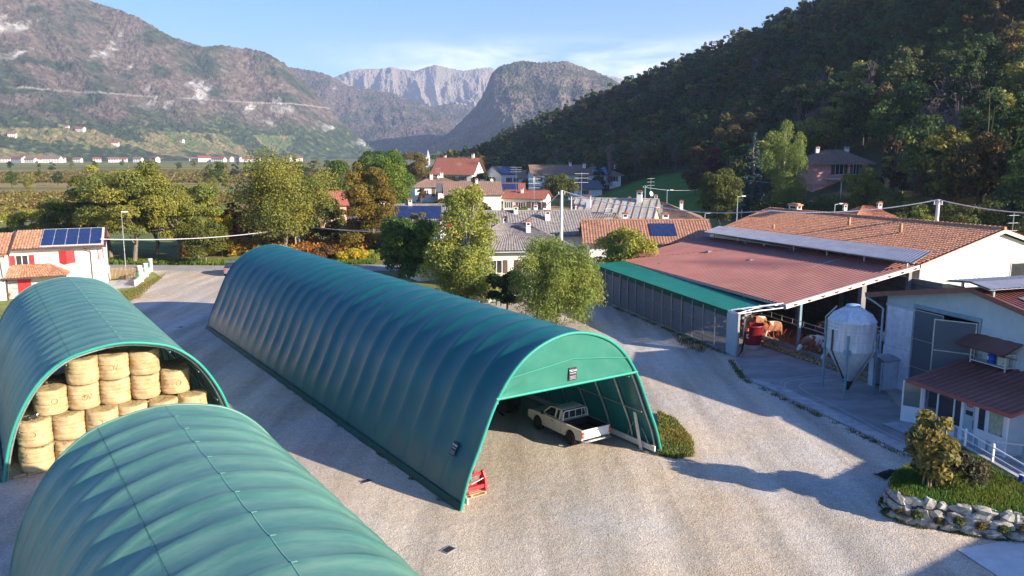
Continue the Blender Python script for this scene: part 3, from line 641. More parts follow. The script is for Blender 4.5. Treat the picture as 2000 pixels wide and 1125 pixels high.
bale_src=[bale_mesh(s).build('hay_bale',[M['net_hay'],M['straw_top']]) for s in (1,2,3)]
used=[False]*3
BR=TH
def put_bale(k, s, y, z, label, mark=None, rot=0, sc=1):
    P=O2+E1*s+G1*y+Vector((0,0,z))
    if not used[k]: o=bale_src[k]; used[k]=True
    else: o=bale_src[k].copy(); COL.objects.link(o)
    j_=random.uniform(.965,1.035); o.location=P+Vector((random.uniform(-.02,.02),random.uniform(-.03,.03),0)); o.rotation_euler=(0,0,TH+rot+random.uniform(-.05,.05)); o.scale=(sc*j_,sc*j_,random.uniform(.985,1.0))
    T(o,label,'hay bale','round hay bales stacked in the tunnel')
    if mark:
        mb=MB(); r=.612
        def pt(a,zz): return (r*math.sin(a),-r*math.cos(a),zz)
        a0=random.uniform(-.25,.3); zc=random.uniform(.5,.62); ra,rz=.17,.105
        mb.tube([pt(a0+ra*math.cos(q),zc+rz*math.sin(q)) for q in [2*math.pi*i/18 for i in range(19)]],.008,4)
        if mark=='OV': mb.tube([pt(a0+.22,zc+.1),pt(a0+.32,zc-.1),pt(a0+.44,zc+.12)],.008,4)
        mk=mb.build('painted_mark',mat('dark_spray_mark',(.07,.05,.02),(.09,.06,.03)),o); mk.rotation_euler=(0,0,-rot)
    return o
ordn=['first','second','third','fourth','fifth','sixth','seventh']
bx=[1.20,2.42,3.63,4.84,6.05,7.24]
for i,s in enumerate(bx):
    for lv in (0,1):
        put_bale((i+lv)%3,s,.85+.12*(i%2),1.07*lv,f"{'ground-level' if lv==0 else 'second-tier'} hay bale, {ordn[i]} stack from the left of the tunnel mouth",mark=('O' if (i+lv)%2 else None) if not (lv==1 and i==3) else 'OV',rot=0,sc=1.02)
put_bale(1,7.93,1.95,0,'low hay bale in shadow at the right foot of the tunnel mouth','O')
ux=[(1.88,1,'leftmost',['O']),(3.08,2,'second',[None,'OV'][::-1]),(4.28,2,'third',[None,'OV']),(5.48,2,'fourth',[None,None]),(6.68,1,'fifth',['O'])]
for i,(s,n,w,mk) in enumerate(ux):
    for lv in range(n):
        tier='third-tier' if lv==0 else 'topmost'
        put_bale((i+2*lv)%3,s,1.25+.06*i,2.15+1.06*lv,f"{tier} hay bale, {w} of the upper stacks under the arch",mark=mk[lv])
for i,s in enumerate([2.3,3.6,4.8,6.0,6.9]):
    z=2.15
    put_bale(i%3,s,2.75,z,f"shaded hay bale behind the upper stacks, {ordn[i]} of the hidden row from the left")
    if 3<s<6: put_bale((i+1)%3,s,2.9,z+1.06,f"hay bale tucked highest against the cover at the back, {ordn[i]} of the hidden row")
for i,s in enumerate([1.24,2.45,3.65,4.85,6.05]):
    for lv in (0,1): put_bale((i+lv)%3,s,2.3,1.07*lv,f"{'lower' if lv==0 else 'upper'} hay bale of the shaded second row, {ordn[i]} from the left")
mb=MB(); rq=random.Random(8)
for k in range(420):
    x=rq.uniform(.4,8.4); y=rq.uniform(-.55,.35); a=rq.uniform(0,3.1); d_=Vector((math.cos(a),math.sin(a),rq.uniform(-.02,.1)))*rq.uniform(.03,.12); mb.beam(Vector((x,y,.015))-d_,Vector((x,y,.03))+d_,.012,.010)
for k in range(260):
    i=rq.randrange(6); a=rq.uniform(-1.4,1.4); p_=Vector((bx[i]+.62*math.sin(a),.85-.62*math.cos(a),rq.choice((1.07,2.14,.05))+rq.uniform(-.06,.04))); d_=Vector((rq.uniform(-1,1),rq.uniform(-1,-.1),rq.uniform(-1,.3))).normalized()*rq.uniform(.02,.07); mb.beam(p_-d_,p_+d_,.010,.008)
lh=mb.build('loose_hay',M['straw'],None,O2,TH); struct(lh,'stuff')
# bits of timber under the left stack
mb=MB()
for k in range(3): mb.beam((.3+.5*k,.2,.05),(.75+.5*k,.28,.06),.10,.08)
o=mb.build('timber_offcuts',M['wood'],None,O2,TH); T(o,'pale timber offcuts lying under the front left bale stack','timber')

# ------------------------------------------------------------------ skin helper for animals
def skin_mesh(name, verts, edges, radii, m, parent=None, sub=2):
    me=bpy.data.meshes.new(name); me.from_pydata(verts,edges,[]); o=bpy.data.objects.new(name,me); COL.objects.link(o)
    md=o.modifiers.new('s','SKIN'); md.use_smooth_shade=True
    for i,r in enumerate(radii):
        r = r if isinstance(r,tuple) else (r,r); me.skin_vertices[0].data[i].radius=r
    me.skin_vertices[0].data[0].use_root=True
    sb=o.modifiers.new('b','SUBSURF'); sb.levels=sub; sb.render_levels=sub
    bpy.context.view_layer.update(); dg=bpy.context.evaluated_depsgraph_get(); nm=bpy.data.meshes.new_from_object(o.evaluated_get(dg))
    bpy.data.objects.remove(o); nm.materials.clear(); nm.materials.append(m)
    for p in nm.polygons: p.use_smooth=True
    q=bpy.data.objects.new(name,nm); COL.objects.link(q); q.parent=parent
    return q
def patchmat(name, ca, cb, thr=.5, scale=1.3):
    m,nt,p,o=new_mat(name); N=nt.nodes.new; L=nt.links.new
    tc=N('ShaderNodeTexCoord'); oi=N('ShaderNodeObjectInfo'); ad=N('ShaderNodeVectorMath'); ad.operation='ADD'; cb_=N('ShaderNodeVectorMath'); cb_.operation='SCALE'; cb_.inputs[0].default_value=(17,31,9); L(oi.outputs['Random'],cb_.inputs['Scale']); L(tc.outputs['Object'],ad.inputs[0]); L(cb_.outputs[0],ad.inputs[1])
    n=N('ShaderNodeTexNoise'); n.inputs['Scale'].default_value=scale; n.inputs['Detail'].default_value=2; L(ad.outputs[0],n.inputs['Vector'])
    r=N('ShaderNodeValToRGB'); r.color_ramp.elements[0].position=thr-.02; r.color_ramp.elements[1].position=thr+.02; r.color_ramp.elements[0].color=(*ca,1); r.color_ramp.elements[1].color=(*cb,1)
    L(n.outputs['Fac'],r.inputs[0]); L(r.outputs[0],p.inputs['Base Color']); p.inputs['Roughness'].default_value=.85
    return m
# cat lying on the left bale
catm=patchmat('black_and_white_fur',(.012,.012,.012),(.6,.58,.55),.60,9)
cat=thing('cat','small black and white cat lying on the front left hay bale','cat',O2+E1*1.1+G1*.62+Vector((0,0,2.15)),TH+.2)
V=[(0,0,.09),(.12,.0,.10),(.20,.0,.12),(.255,.01,.155),(.30,.01,.16),(-.12,0,.09),(-.2,.02,.05),(-.3,.05,.03),(-.38,.02,.03),(.18,.06,.05),(.27,.08,.025),(.18,-.06,.05),(.27,-.07,.025),(-.1,.08,.05),(-.02,.12,.025),(-.1,-.08,.05),(-.02,-.11,.025)]
Ed=[(0,1),(1,2),(2,3),(3,4),(0,5),(5,6),(6,7),(7,8),(2,9),(9,10),(2,11),(11,12),(5,13),(13,14),(5,15),(15,16)]
skin_mesh('body',V,Ed,[.085,.08,.06,.05,.035,.085,.05,.02,.014,.03,.018,.03,.018,.045,.02,.045,.02],catm,cat)
for s in (-1,1): mb=MB(); mb.lathe([(.022,0),(.004,.045)],(.25,.01+s*.03,.20),6); mb.build('ear',catm,cat)

# ------------------------------------------------------------------ pickup truck (built x: width, y: forward)
def wheel(parent, x, y, r, w, side, hub=None, name='wheel'):
    wt=MB(); wt.lathe([(r*.62,-w/2),(r*.9,-w/2),(r,-w*.34),(r,w*.34),(r*.9,w/2),(r*.62,w/2)],n=28)
    o=wt.build(name,M['black'],parent); o.rotation_euler=(0,math.pi/2,0); o.location=(x,y,r)
    h=MB(); h.lathe([(.02,w*.30),(r*.2,w*.36),(r*.28,w*.28),(r*.5,w*.22),(r*.63,w*.42)],n=20); h.lathe([(.02,-w*.30),(r*.2,-w*.36),(r*.28,-w*.28),(r*.5,-w*.22),(r*.63,-w*.42)],n=20)
    h.build('rim',hub or M['steel'],o); return o
car_white=mat('cream_white_car_paint',(.60,.57,.47),(.64,.61,.51),1.5,.3,spec=.6,c3=(.5,.46,.36),s3=3,f3=.25)
pk=thing('pickup_truck','cream white extended-cab pickup with open bed parked inside the tunnel mouth','pickup truck',O1+E1*8.0+G1*2.02,TH)
def shell_body(parent,name,m,profile,halfw,taper=0):  # side profile polygon (y,z), extruded across x
    mb=MB(); mb.sprism(profile,-halfw,halfw); o=mb.build(name,m,parent); bv=o.modifiers.new('bevel','BEVEL'); bv.width=.03; bv.segments=2; bv.limit_method='ANGLE'; return o
W2=.80
def archpts(yc,zc,r,n=8): return [(yc+r*math.cos(a),zc+r*math.sin(a)) for a in [math.pi-math.pi*k/n for k in range(n+1)]]
# lower body sides with wheel openings
low=[(.08,.42)]+archpts(.86,.36,.36)+[(1.3,.34)]+[(2.88,.34)]+archpts(3.28,.36,.36)+[(3.75,.40),(4.02,.45),(4.06,.62),(4.03,.80),(3.9,.845),(2.95,.90),(1.55,.90),(1.55,.88),(.06,.88),(.05,.6)]
for s in (-1,1):
    mb=MB(); x0,x1=(s*W2,s*(W2-.10)); mb.sprism(low,min(x0,x1),max(x0,x1)); o=mb.build('side_panel',car_white,pk); bv=o.modifiers.new('bevel','BEVEL'); bv.width=.02; bv.segments=2; bv.limit_method='ANGLE'
mb=MB(); mb.sprism([(2.75,.84),(3.9,.80),(4.02,.74),(4.02,.70),(2.75,.74)],-.7,.7); mb.build('bonnet',car_white,pk)
mb=MB(); mb.box(-.7,.7,3.98,4.03,.42,.79); mb.box(-.70,.70,1.52,1.60,.42,.90); mb.build('front_panel',car_white,pk)
mb=MB(); mb.box(-.70,.70,.1,1.52,.50,.56); mb.build('bed_floor',M['black'],pk)
mb=MB()
for s in (-1,1): mb.box(min(s*.7,s*.66),max(s*.7,s*.66),.1,1.52,.56,.905)
mb.box(-.66,.66,.1,.13,.56,.89); mb.box(-.66,.66,1.49,1.52,.56,.89); mb.build('bed_liner',M['black'],pk)
tg=MB(); tg.box(-.70,.70,.045,.10,.48,.885); tgo=tg.build('tailgate',M['white_paint'],pk)
mb=MB(); mb.box(-.09,.09,.03,.045,.77,.81); mb.build('handle',M['black'],tgo)
mb=MB(); mb.box(-.22,.22,.03,.045,.50,.56); mb.build('number_plate',M['white_paint'],tgo)
for s in (-1,1):
    mb=MB(); mb.box(min(s*.70,s*.795),max(s*.70,s*.795),.03,.06,.55,.82,0); mb.box(min(s*.705,s*.79),max(s*.705,s*.79),.022,.03,.64,.70,1); mb.build('tail_light',[M['red_paint'],mat('amber_lens',(.7,.25,.02),(.75,.3,.03),5,.3)],pk)
mb=MB(); mb.tube([(-.78,.12,.40),(-.72,-.08,.40),(.72,-.08,.40),(.78,.12,.40)],.045,8); mb.box(-.5,.5,-.10,.0,.37,.43); mb.build('rear_bumper',M['steel'],pk)
mb=MB(); mb.box(-.74,.74,4.03,4.12,.36,.50); mb.build('front_bumper',M['black'],pk)
# cab: pillars + roof + glass
cabp=[(1.58,.88),(2.98,.88),(2.52,1.29),(2.35,1.335),(1.78,1.335),(1.66,1.30)]
g_=MB(); hw=.70
def trap(y,z): return hw-(z-.88)*.22
V=[]
for (y,z) in cabp: V.append((-trap(y,z)+.012,y,z))
for (y,z) in cabp: V.append((trap(y,z)-.012,y,z))
n=len(cabp); g_.add(V,[tuple(range(n)),tuple(reversed(range(n,2*n)))]+[(i,i+n,(i+1)%n+n,(i+1)%n) for i in range(n)]); g_.build('windows',M['glass'],pk)
f=MB()
def cp(s,y,z): return (s*trap(y,z),y,z)
for s in (-1,1):
    f.tube([cp(s,2.98,.90),cp(s,2.53,1.29),cp(s,2.36,1.325),cp(s,1.78,1.325),cp(s,1.67,1.29),cp(s,1.60,.90)],.035,6)
    f.tube([cp(s,2.08,.90),cp(s,2.05,1.32)],.045,6); f.tube([cp(s,1.75,.9),cp(s,1.75,1.31)],.05,6)
    f.beam(cp(s,1.6,.90),cp(s,2.98,.90),.05,.05)
f.build('cab_frame',car_white,pk)
mb=MB(); mb.sprism([(1.70,1.30),(2.46,1.30),(2.40,1.35),(2.2,1.372),(1.85,1.368),(1.72,1.345)],-.60,.60); o=mb.build('roof',car_white,pk); bv=o.modifiers.new('bevel','BEVEL'); bv.width=.03; bv.segments=2
rb=MB(); pts=[(-.70,1.50,.90),(-.66,1.50,1.26),(-.58,1.50,1.33),(.58,1.50,1.33),(.66,1.50,1.26),(.70,1.50,.90)]; rb.tube(pts,.024,8)
rb.tube([(-.69,1.50,.98),(.69,1.50,.98)],.02,6)
for x in (-.36,0,.36): rb.tube([(x,1.50,.98),(x,1.50,1.33)],.014,6)
rb.build('roll_bar',M['white_paint'],pk)
for s in (-1,1):
    wheel(pk,s*.70,.86,.325,.22,s,M['dark_frame']); wheel(pk,s*.70,3.28,.325,.22,s,M['dark_frame'])
    mb=MB(); mb.box(min(s*.84,s*.98),max(s*.84,s*.98),2.72,2.78,.93,1.05); mb.build('wing_mirror',M['black'],pk)
    mb=MB(); mb.box(min(s*.803,s*.815),max(s*.803,s*.815),2.10,2.22,.76,.79); mb.build('door_handle',M['black'],pk)
    mb=MB(); mb.box(min(s*.801,s*.804),max(s*.801,s*.804),2.795,2.80,.40,.89); mb.box(min(s*.801,s*.804),max(s*.801,s*.804),2.0,2.005,.40,.89); mb.box(min(s*.801,s*.804),max(s*.801,s*.804),1.53,1.535,.40,.89); mb.build('door_seam',M['dark_frame'],pk)
mb=MB(); mb.box(-.62,.62,.3,3.9,.30,.44); mb.build('chassis',M['black'],pk)

# ------------------------------------------------------------------ tractor inside the tunnel, seen from behind
tr=thing('tractor','dark tractor with large chevron-treaded rear wheels and cream rims deep inside the tunnel','tractor',O1+E1*6.95+G1*7.5,TH)
def lugtyre(parent,x,y,r,w,hubm):
    mb=MB(); mb.lathe([(r*.55,-w/2),(r*.85,-w*.5),(r*.95,-w*.42),(r*.95,w*.42),(r*.85,w*.5),(r*.55,w/2)],n=36)
    for k in range(20):
        for s in (-1,1):
            a=2*math.pi*(k+(.25 if s>0 else -.25))/20; c=Vector((r*.965*math.cos(a),r*.965*math.sin(a),s*w*.23)); tang=Vector((-math.sin(a),math.cos(a),0)); rad=Vector((math.cos(a),math.sin(a),0)); ax=Vector((0,0,1))
            d=(ax*s*.8+tang*.6).normalized(); mb.obox(c,d*w*.27,d.cross(rad)*.035,rad*.045)
    o=mb.build('rear_wheel',M['black'],parent); o.rotation_euler=(0,math.pi/2,0); o.location=(x,y,r)
    h=MB()
    for s in (-1,1): h.lathe([(.03,s*w*.05),(r*.2,s*w*.05),(r*.25,s*w*.15),(r*.42,s*w*.18),(r*.5,s*w*.42),(r*.56,s*w*.46)],n=28)
    h.build('rim',hubm,o)
creamr=mat('cream_wheel_paint',(.62,.54,.28),(.70,.62,.36),4,.5)
lugtyre(tr,-.98,.72,.72,.48,creamr); lugtyre(tr,.62,.72,.72,.48,creamr)
green=mat('dark_machine_green',(.02,.06,.025),(.03,.08,.035),3,.45)
mb=MB(); mb.box(-.55,.2,.35,1.3,.55,1.15); mb.box(-.42,.08,1.3,3.1,.55,1.25); o=mb.build('bonnet',green,tr); bv=o.modifiers.new('b','BEVEL'); bv.width=.08; bv.segments=3
mb=MB(); 
for x in (-.72,.38):
    for y in (.45,1.55): mb.tube([(x,y,1.15),(x*.9-.02,y+.05,2.15)],.04,6)
mb.box(-.80,.44,.35,1.7,2.15,2.24); mb.build('cab',green,tr)
mb=MB(); mb.box(-.68,.32,.52,1.5,1.2,2.12); mb.build('cab_glass',M['glass'],tr)
mb=MB(); mb.box(-.45,.10,.12,.36,.35,.95); mb.tube([(-.38,.1,.3),(-.42,-.3,.28)],.04,6); mb.tube([(.02,.1,.3),(.06,-.3,.28)],.04,6); mb.tube([(-.18,.1,.75),(-.18,-.2,.6)],.035,6); mb.build('hitch',M['black'],tr)
mb=MB(); mb.box(-.32,-.12,.1,.2,1.05,1.28); mb.build('lamp',mat('amber_plastic',(.7,.4,.02),(.75,.45,.04),3,.4),tr)
for s in (-.85,.5):
    mb=MB(); mb.sprism([(.1,1.15),(.3,1.42),(.7,1.52),(1.15,1.42),(1.4,1.15),(1.33,1.13),(1.1,1.36),(.7,1.45),(.33,1.36),(.16,1.12)],s-.22,s+.22); mb.build('mudguard',green,tr)
wheel(tr,-.75,2.9,.42,.3,-1,creamr,'front_wheel'); wheel(tr,.42,2.9,.42,.3,1,creamr,'front_wheel')

# ------------------------------------------------------------------ pallet with red implement
pl=thing('pallet','worn wooden pallet on the gravel at the left foot of the long tunnel','pallet',O1+E1*.22+G1*.66+Vector((0,0,0)),TH)
pw,pd=1.30,.62
for k in range(5):
    mb=MB(); mb.box(0,pw,k*.145,k*.145+.11,.115,.14); mb.build('board',M['wood'],pl)
mb=MB()
for x in (0,pw/2-.05,pw-.1):
    for y in (0,pd/2-.05,pd-.1): mb.box(x,x+.1,y,y+.1,.03,.113)
for y in (0,pd/2-.05,pd-.1): mb.box(0,pw,y,y+.1,0,.028)
mb.build('blocks',M['wood'],pl)
im=thing('bale_grab','bright red hydraulic bale grab standing on the wooden pallet','farm implement',O1+E1*.28+G1*.62+Vector((0,0,.142)),TH); im.scale=(1.06,1.1,1.15)
R_=M['red_machine']
mb=MB(); mb.box(.10,1.18,.12,.19,.08,.20); mb.box(.10,1.18,.40,.47,.08,.20); mb.box(.10,1.18,.30,.37,.46,.55); mb.build('main_frame',R_,im)
for x in (.06,.38,1.14):
    mb=MB(); mb.sprism([(.05,.02),(.5,.02),(.46,.40),(.38,.60),(.26,.60),(.12,.40)],x,x+.07); mb.build('side_plate',R_,im)
mb=MB(); mb.tube([(.42,.20,.26),(.95,.20,.36)],.035,8); mb.build('hydraulic_cylinder',R_,im)
mb=MB(); mb.tube([(.62,.16,.28),(1.10,.16,.40)],.018,8); mb.build('piston_rod',M['steel'],im)
mb=MB(); mb.tube([(.32,.3,.62),(.4,.2,.70),(.52,.15,.62),(.56,.15,.42),(.5,.18,.3)],.012,6); mb.tube([(.2,.3,.6),(.3,.18,.66),(.45,.12,.5),(.46,.15,.28)],.012,6); mb.build('hose',M['black'],im)
mb=MB(); 
for z in (.78,1.02): mb.tube([(.46,.42,z+.0),(.5,.40,z+.02),(.66,.40,z),(.86,.42,z-.06)],.022,6)
mb.box(.84,.92,.36,.46,.5,1.02); mb.tube([(.47,.42,1.02),(.47,.42,.2)],.025,6); mb.build('lift_arm',R_,im)
for x in (.12,.42,1.12):
    mb=MB(); mb.tube([(x,.1,.12),(x,.03,.02)],.02,6); mb.tube([(x,.1,.14),(x,-.02,.0)],.015,6); mb.build('tine',R_,im)

# ------------------------------------------------------------------ small things in the yard
for k,((px,py),la) in enumerate({(715,940):'dark drain grate in the alley beside the long tunnel',(875,1074):'dark drain grate nearest the camera in the sunny gravel',(353,639):'small dark drain grate in the far shaded part of the alley',(1262,634):'pale-rimmed drain cover in front of the netted barn wall'}.items()):
    p=G(px,py); t=thing('drain_grate',la,'drain',p+Vector((0,0,.0)),TH+.3*k,'drain grates set in the gravel')
    mb=MB(); mb.box(-.22,.22,-.17,-.13,.002,.022); mb.box(-.22,.22,.13,.17,.002,.022); mb.box(-.22,-.18,-.13,.13,.002,.022); mb.box(.18,.22,-.13,.13,.002,.022); mb.build('frame',M['steel'] if k!=3 else M['white_paint'],t)
    mb=MB(); 
    for x in np.arange(-.155,.16,.05): mb.box(x-.014,x+.014,-.13,.13,.004,.018)
    mb.build('grille',M['dark_frame'],t)
    mb=MB(); mb.box(-.18,.18,-.13,.13,.0015,.003); mb.build('pit',M['black'],t)
# ================================================================== FARM BUILDINGS (local frame: x towards the camera along the front, y into the depth)
OB=Vector((14.12,48.33,0)); NA=Vector((.309,-.951,0)); BB=Vector((.951,.309,0)); TB=math.atan2(-.951,.309)
def BW(x,y,z=0): return OB+NA*x+BB*y+Vector((0,0,z))
barn=thing('cattle_barn','open cattle barn under a big red-brown corrugated roof with green awning and netted front','barn',OB,TB)
S=MB(); S.sheet((-24,3.2,3.05),(.25,3.2,3.16),(.25,13.4,5.21),(-26.2,13.4,4.66),.34,.05,th=.05,square=True); S.build('roof',M['brown_metal'],barn)
mb=MB(); mb.beam((.30,3.15,3.10),(.30,13.5,5.17),.10,.28); ro=mb.build('verge_board',M['steel_paint'],barn)
mb=MB()
for k in range(10):
    t=(k+.7)/10; y=3.15+10.3*t; z=3.10+2.07*t
    mb.box(.355,.37,y-.16,y-.05,z-.09,z+.0); mb.box(.355,.37,y-.02,y+.03,z-.11,z+.02); mb.box(.355,.37,y+.06,y+.12,z-.05,z+.03)
mb.build('end_lap',M['dark_frame'],barn)
mb=MB(); mb.beam((-24,3.12,2.98),(.25,3.12,3.09),.12,.12); mb.build('gutter',M['steel'],barn)
mb=MB(); mb.sprism([(0,2.78),(3.1,3.03),(3.1,3.05),(0,2.80)],-22.6,-1.25)
CA=MB(); V=[]; nu=60
for j in range(9):
    for i in range(nu):
        x=-22.8+(21.55)*i/(nu-1); y=3.15*j/8; V.append((x,y,2.76+.10*j/8 +.22*(x+1.2)/-21*1.0-.035*math.sin(math.pi*j/8)+.012*math.sin(x*5)*math.sin(j)))
CA.grid(V,nu,9); CA.build('awning',M['tarp_canopy'],barn)
V=[]
for j in range(4):
    for i in range(nu):
        x=-22.8+(21.55)*i/(nu-1); V.append((x,-.03-.02*math.sin(x*2.2)*(j>0),2.76+.22*(x+1.2)/-21-.40*j/3))
mb=MB(); mb.grid(V,nu,4); mb.build('valance',M['tarp_valance'],barn)
# net curtain bays
netm,nt_,p_,o_=new_mat('woven_wind_net'); N=nt_.nodes.new; L=nt_.links.new
p_.inputs['Base Color'].default_value=(.17,.19,.22,1); p_.inputs['Roughness'].default_value=.7; tr_=N('ShaderNodeBsdfTransparent'); ms=N('ShaderNodeMixShader'); ms.inputs[0].default_value=.22; L(p_.outputs[0],ms.inputs[1]); L(tr_.outputs[0],ms.inputs[2]); L(ms.outputs[0],o_.inputs[0])
px=[-1.25-1.42*k for k in range(15)]
for k,x in enumerate(px):
    z1=2.6+.02*k
    mb=MB(); mb.box(x-.03,x+.03,-.05,.01,.06,z1); mb.build('front_post',M['steel'],barn)
    if k<14:
        V=[]; 
        for j in range(5):
            for i in range(7): V.append((x-.03-1.36*i/6,.03+.03*math.sin(i*1.9+k)*math.sin(j*.8),.16+(z1-.16)*j/4))
        mb=MB(); mb.grid(V,7,5); mb.build('wind_net',netm,barn)
mb=MB(); mb.box(-22.8,-1.2,-.09,.02,.0,.15); mb.build('bottom_rail',M['steel'],barn)
mb=MB(); mb.box(-22.5,-1.3,.04,.08,1.5,1.53); mb.build('mid_rail',M['steel'],barn)
mb=MB(); mb.box(-1.2,-.12,-.06,-.02,.04,2.72); mb.build('end_panel',M['grey_paint'],barn)
mb=MB(); mb.box(-.12,.02,-.08,.06,0,2.80); mb.box(-.03,.05,.38,.46,0,2.85); mb.build('corner_post',M['steel'],barn)
mb=MB(); mb.tube([(.0,0,2.78),(.1,1.2,2.9),(.2,3.15,3.02)],.04,6); mb.tube([(-1.2,.2,2.78),(-.4,1.2,3.05),(.1,3.1,3.28)],.05,6)
for y in (.6,1.4,2.2): mb.beam((-1.1,y,2.84+y*.07),(.12,y+.3,2.84+y*.07),.07,.04)
mb.tube([(-1.2,-.02,2.78),(-.1,-.02,2.80)],.035,6); mb.tube([(-.3,.1,2.75),(-.3,1.6,3.05),(-.3,3.1,3.1)],.03,6); mb.build('end_truss',M['white_paint'],barn)
mb=MB()
for dx in (0,.08,.15): mb.tube([(.10+dx*.4,1.2,2.78),(.10+dx,.6,2.68),(.12+dx,.38,2.3),(.10+dx,.34,1.2),(.05+dx*.6,.22,.4),(-.05+dx*.3,.0,.05)],.022,6)
mb.build('cable_bundle',M['black'],barn)
for x in (-.02,-6.2,-12.4,-18.6):
    mb=MB(); mb.box(x-.08,x+.08,4.44,4.60,0,3.35); mb.build('feed_post',M['blue_steel'],barn)
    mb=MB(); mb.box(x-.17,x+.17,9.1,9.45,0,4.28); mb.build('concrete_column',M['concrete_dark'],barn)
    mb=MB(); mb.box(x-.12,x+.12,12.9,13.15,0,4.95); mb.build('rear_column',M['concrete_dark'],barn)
    mb=MB(); mb.beam((x,3.25,2.98),(x,13.3,4.7 if x<-10 else 5.0),.12,.22); mb.build('rafter',M['steel'],barn)
# rails over the feed line
mb=MB(); mb.tube([(-22,4.42,1.75),(7.1,4.42,1.75)],.03,6); mb.tube([(-22,4.42,2.05),(7.1,4.42,2.05)],.022,6)
for x in np.arange(-21.5,7.1,1.1): mb.tube([(x,4.42,1.72),(x,4.42,2.10)],.02,5)
mb.build('neck_rail',M['steel'],barn)
mb=MB(); mb.box(-22.5,7.2,4.34,4.50,0,.32); mb.build('feed_kerb',M['concrete_dark'],barn)
for x in np.arange(-20.4,7.0,.55):
    mb=MB(); mb.tube([(x,4.42,.3),(x-.05,4.30,.6),(x-.10,4.28,.95),(x+.0,4.42,1.3)],.026,5); mb.build('feed_bar',M['red_paint'],barn)
# rear block wall
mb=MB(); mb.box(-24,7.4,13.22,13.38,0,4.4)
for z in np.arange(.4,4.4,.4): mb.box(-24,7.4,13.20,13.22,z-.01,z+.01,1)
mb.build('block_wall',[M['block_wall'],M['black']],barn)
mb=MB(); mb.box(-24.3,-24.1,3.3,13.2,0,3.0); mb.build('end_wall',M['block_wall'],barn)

# raised grey strip over the junction
rs=thing('ridge_canopy','narrow raised strip of grey corrugated sheet over the junction of red roof and tiled roof','roof canopy',OB,TB)
S=MB(); S.sheet((-24.7,12.5,5.22),(.7,12.5,5.52),(-.2,14.95,6.06),(-25.9,14.95,5.62),.30,.06,th=.03); S.build('corrugated_sheet',M['grey_corr'],rs)
mb=MB()
for x in np.arange(-23.5,.5,3.9): mb.box(x-.05,x+.05,12.8,12.9,4.88,5.28+.006*(x+24)); mb.box(x-.05,x+.05,14.6,14.7,5.4,5.62)
mb.tube([(-24,12.85,5.2),(.5,12.85,5.46)],.04,6); mb.build('support',M['steel'],rs)

# old tiled barn
ob=thing('tiled_barn','long barn with weathered orange clay tile roof and white gable wall','barn',OB,TB)
mb=MB(); mb.sprism([(14.1,0),(27.7,0),(27.7,5.05),(20.9,7.12),(14.1,5.05)],-.45,-.20,0)
# window cut is shown by frame and dark pane
mb.sprism([(14.1,0),(27.7,0),(27.7,4.75),(20.9,6.82),(14.1,4.75)],-26.3,-26.1,0); mb.box(-26.1,-.45,14.1,14.3,0,4.9); mb.box(-26.1,-.45,27.5,27.7,0,4.9)
mb.build('wall',M['cream_wall'],ob)
S=MB(); S.sheet((-25.6,13.75,5.06),(.15,13.75,5.31),(.15,20.9,7.46),(-26.8,20.9,7.18),.26,.045,course=.36,step=.035,th=.10)
S.sheet((.15,28.1,5.31),(-26.8,28.1,5.06),(-26.8,20.9,7.18),(.15,20.9,7.46),.26,.045,course=.36,step=.03,th=.10); rf=S.build('roof',M['tile_old'],ob)
mb=MB()
for k in range(66):
    x=-26.6+k*.405; z=7.18+.28*(x+26.8)/26.95+.06; mb.tube([(x,20.9,z),(x+.42,20.9,z+.015)],[.10,.12],8)
mb.build('ridge_tiles',M['tile_old'],rf)
mb=MB(); mb.beam((.12,13.8,5.16),(.12,20.9,7.31),.12,.22); mb.beam((.12,28.0,5.16),(.12,20.9,7.31),.12,.22); mb.build('verge_board',M['steel_paint'],ob)
for (xx,yy,hh) in ((-6.6,18.4,.62),(-12.4,18.6,.6),(-18.9,16.0,.3)):
    z=5.31+(yy-13.75)*.30; mb=MB(); mb.tube([(xx,yy,z),(xx,yy,z+hh)],[.13,.11],10); mb.tube([(xx,yy,z+hh),(xx,yy,z+hh+.06)],[.15,.13],10); mb.build('vent_pipe',M['tile_orange'],rf)
def chimney(parent, x,y,z0,z1,w=.5,d=.5,m='white_wall',cap='tile_red',caph=.12,openings=True):
    mb=MB(); mb.box(x-w/2,x+w/2,y-d/2,y+d/2,z0,z1,0)
    if openings:
        mb.box(x-w*.32,x+w*.32,y-d/2-.004,y+d/2+.004,z1-.30,z1-.08,1); mb.box(x-w/2-.004,x+w/2+.004,y-d*.3,y+d*.3,z1-.3,z1-.08,1)
    mb.box(x-w*.62,x+w*.62,y-d*.62,y+d*.62,z1,z1+caph,2); mb.box(x-w*.4,x+w*.4,y-d*.4,y+d*.4,z1+caph,z1+caph+.08,2)
    return mb.build('chimney',[M[m],M['black'],M[cap]],parent)
chimney(rf,-22.8,21.2,6.9,7.75,1.3,.5,'cream_wall','tile_old')
wm=MB(); wm.box(-.21,-.17,22.1,24.2,3.7,3.8); wm.box(-.21,-.17,22.1,24.2,4.95,5.05); wm.box(-.21,-.17,22.1,22.2,3.8,4.95); wm.box(-.21,-.17,24.1,24.2,3.8,4.95); wo_=wm.build('window',M['concrete'],ob)
mb=MB(); mb.box(-.205,-.185,22.2,24.1,3.8,4.95); mb.build('pane',M['glass'],wo_)
mb=MB(); mb.tube([(-.1,13.95,4.95),(-.1,13.95,.1)],.06,8); mb.build('downpipe',M['steel'],ob)

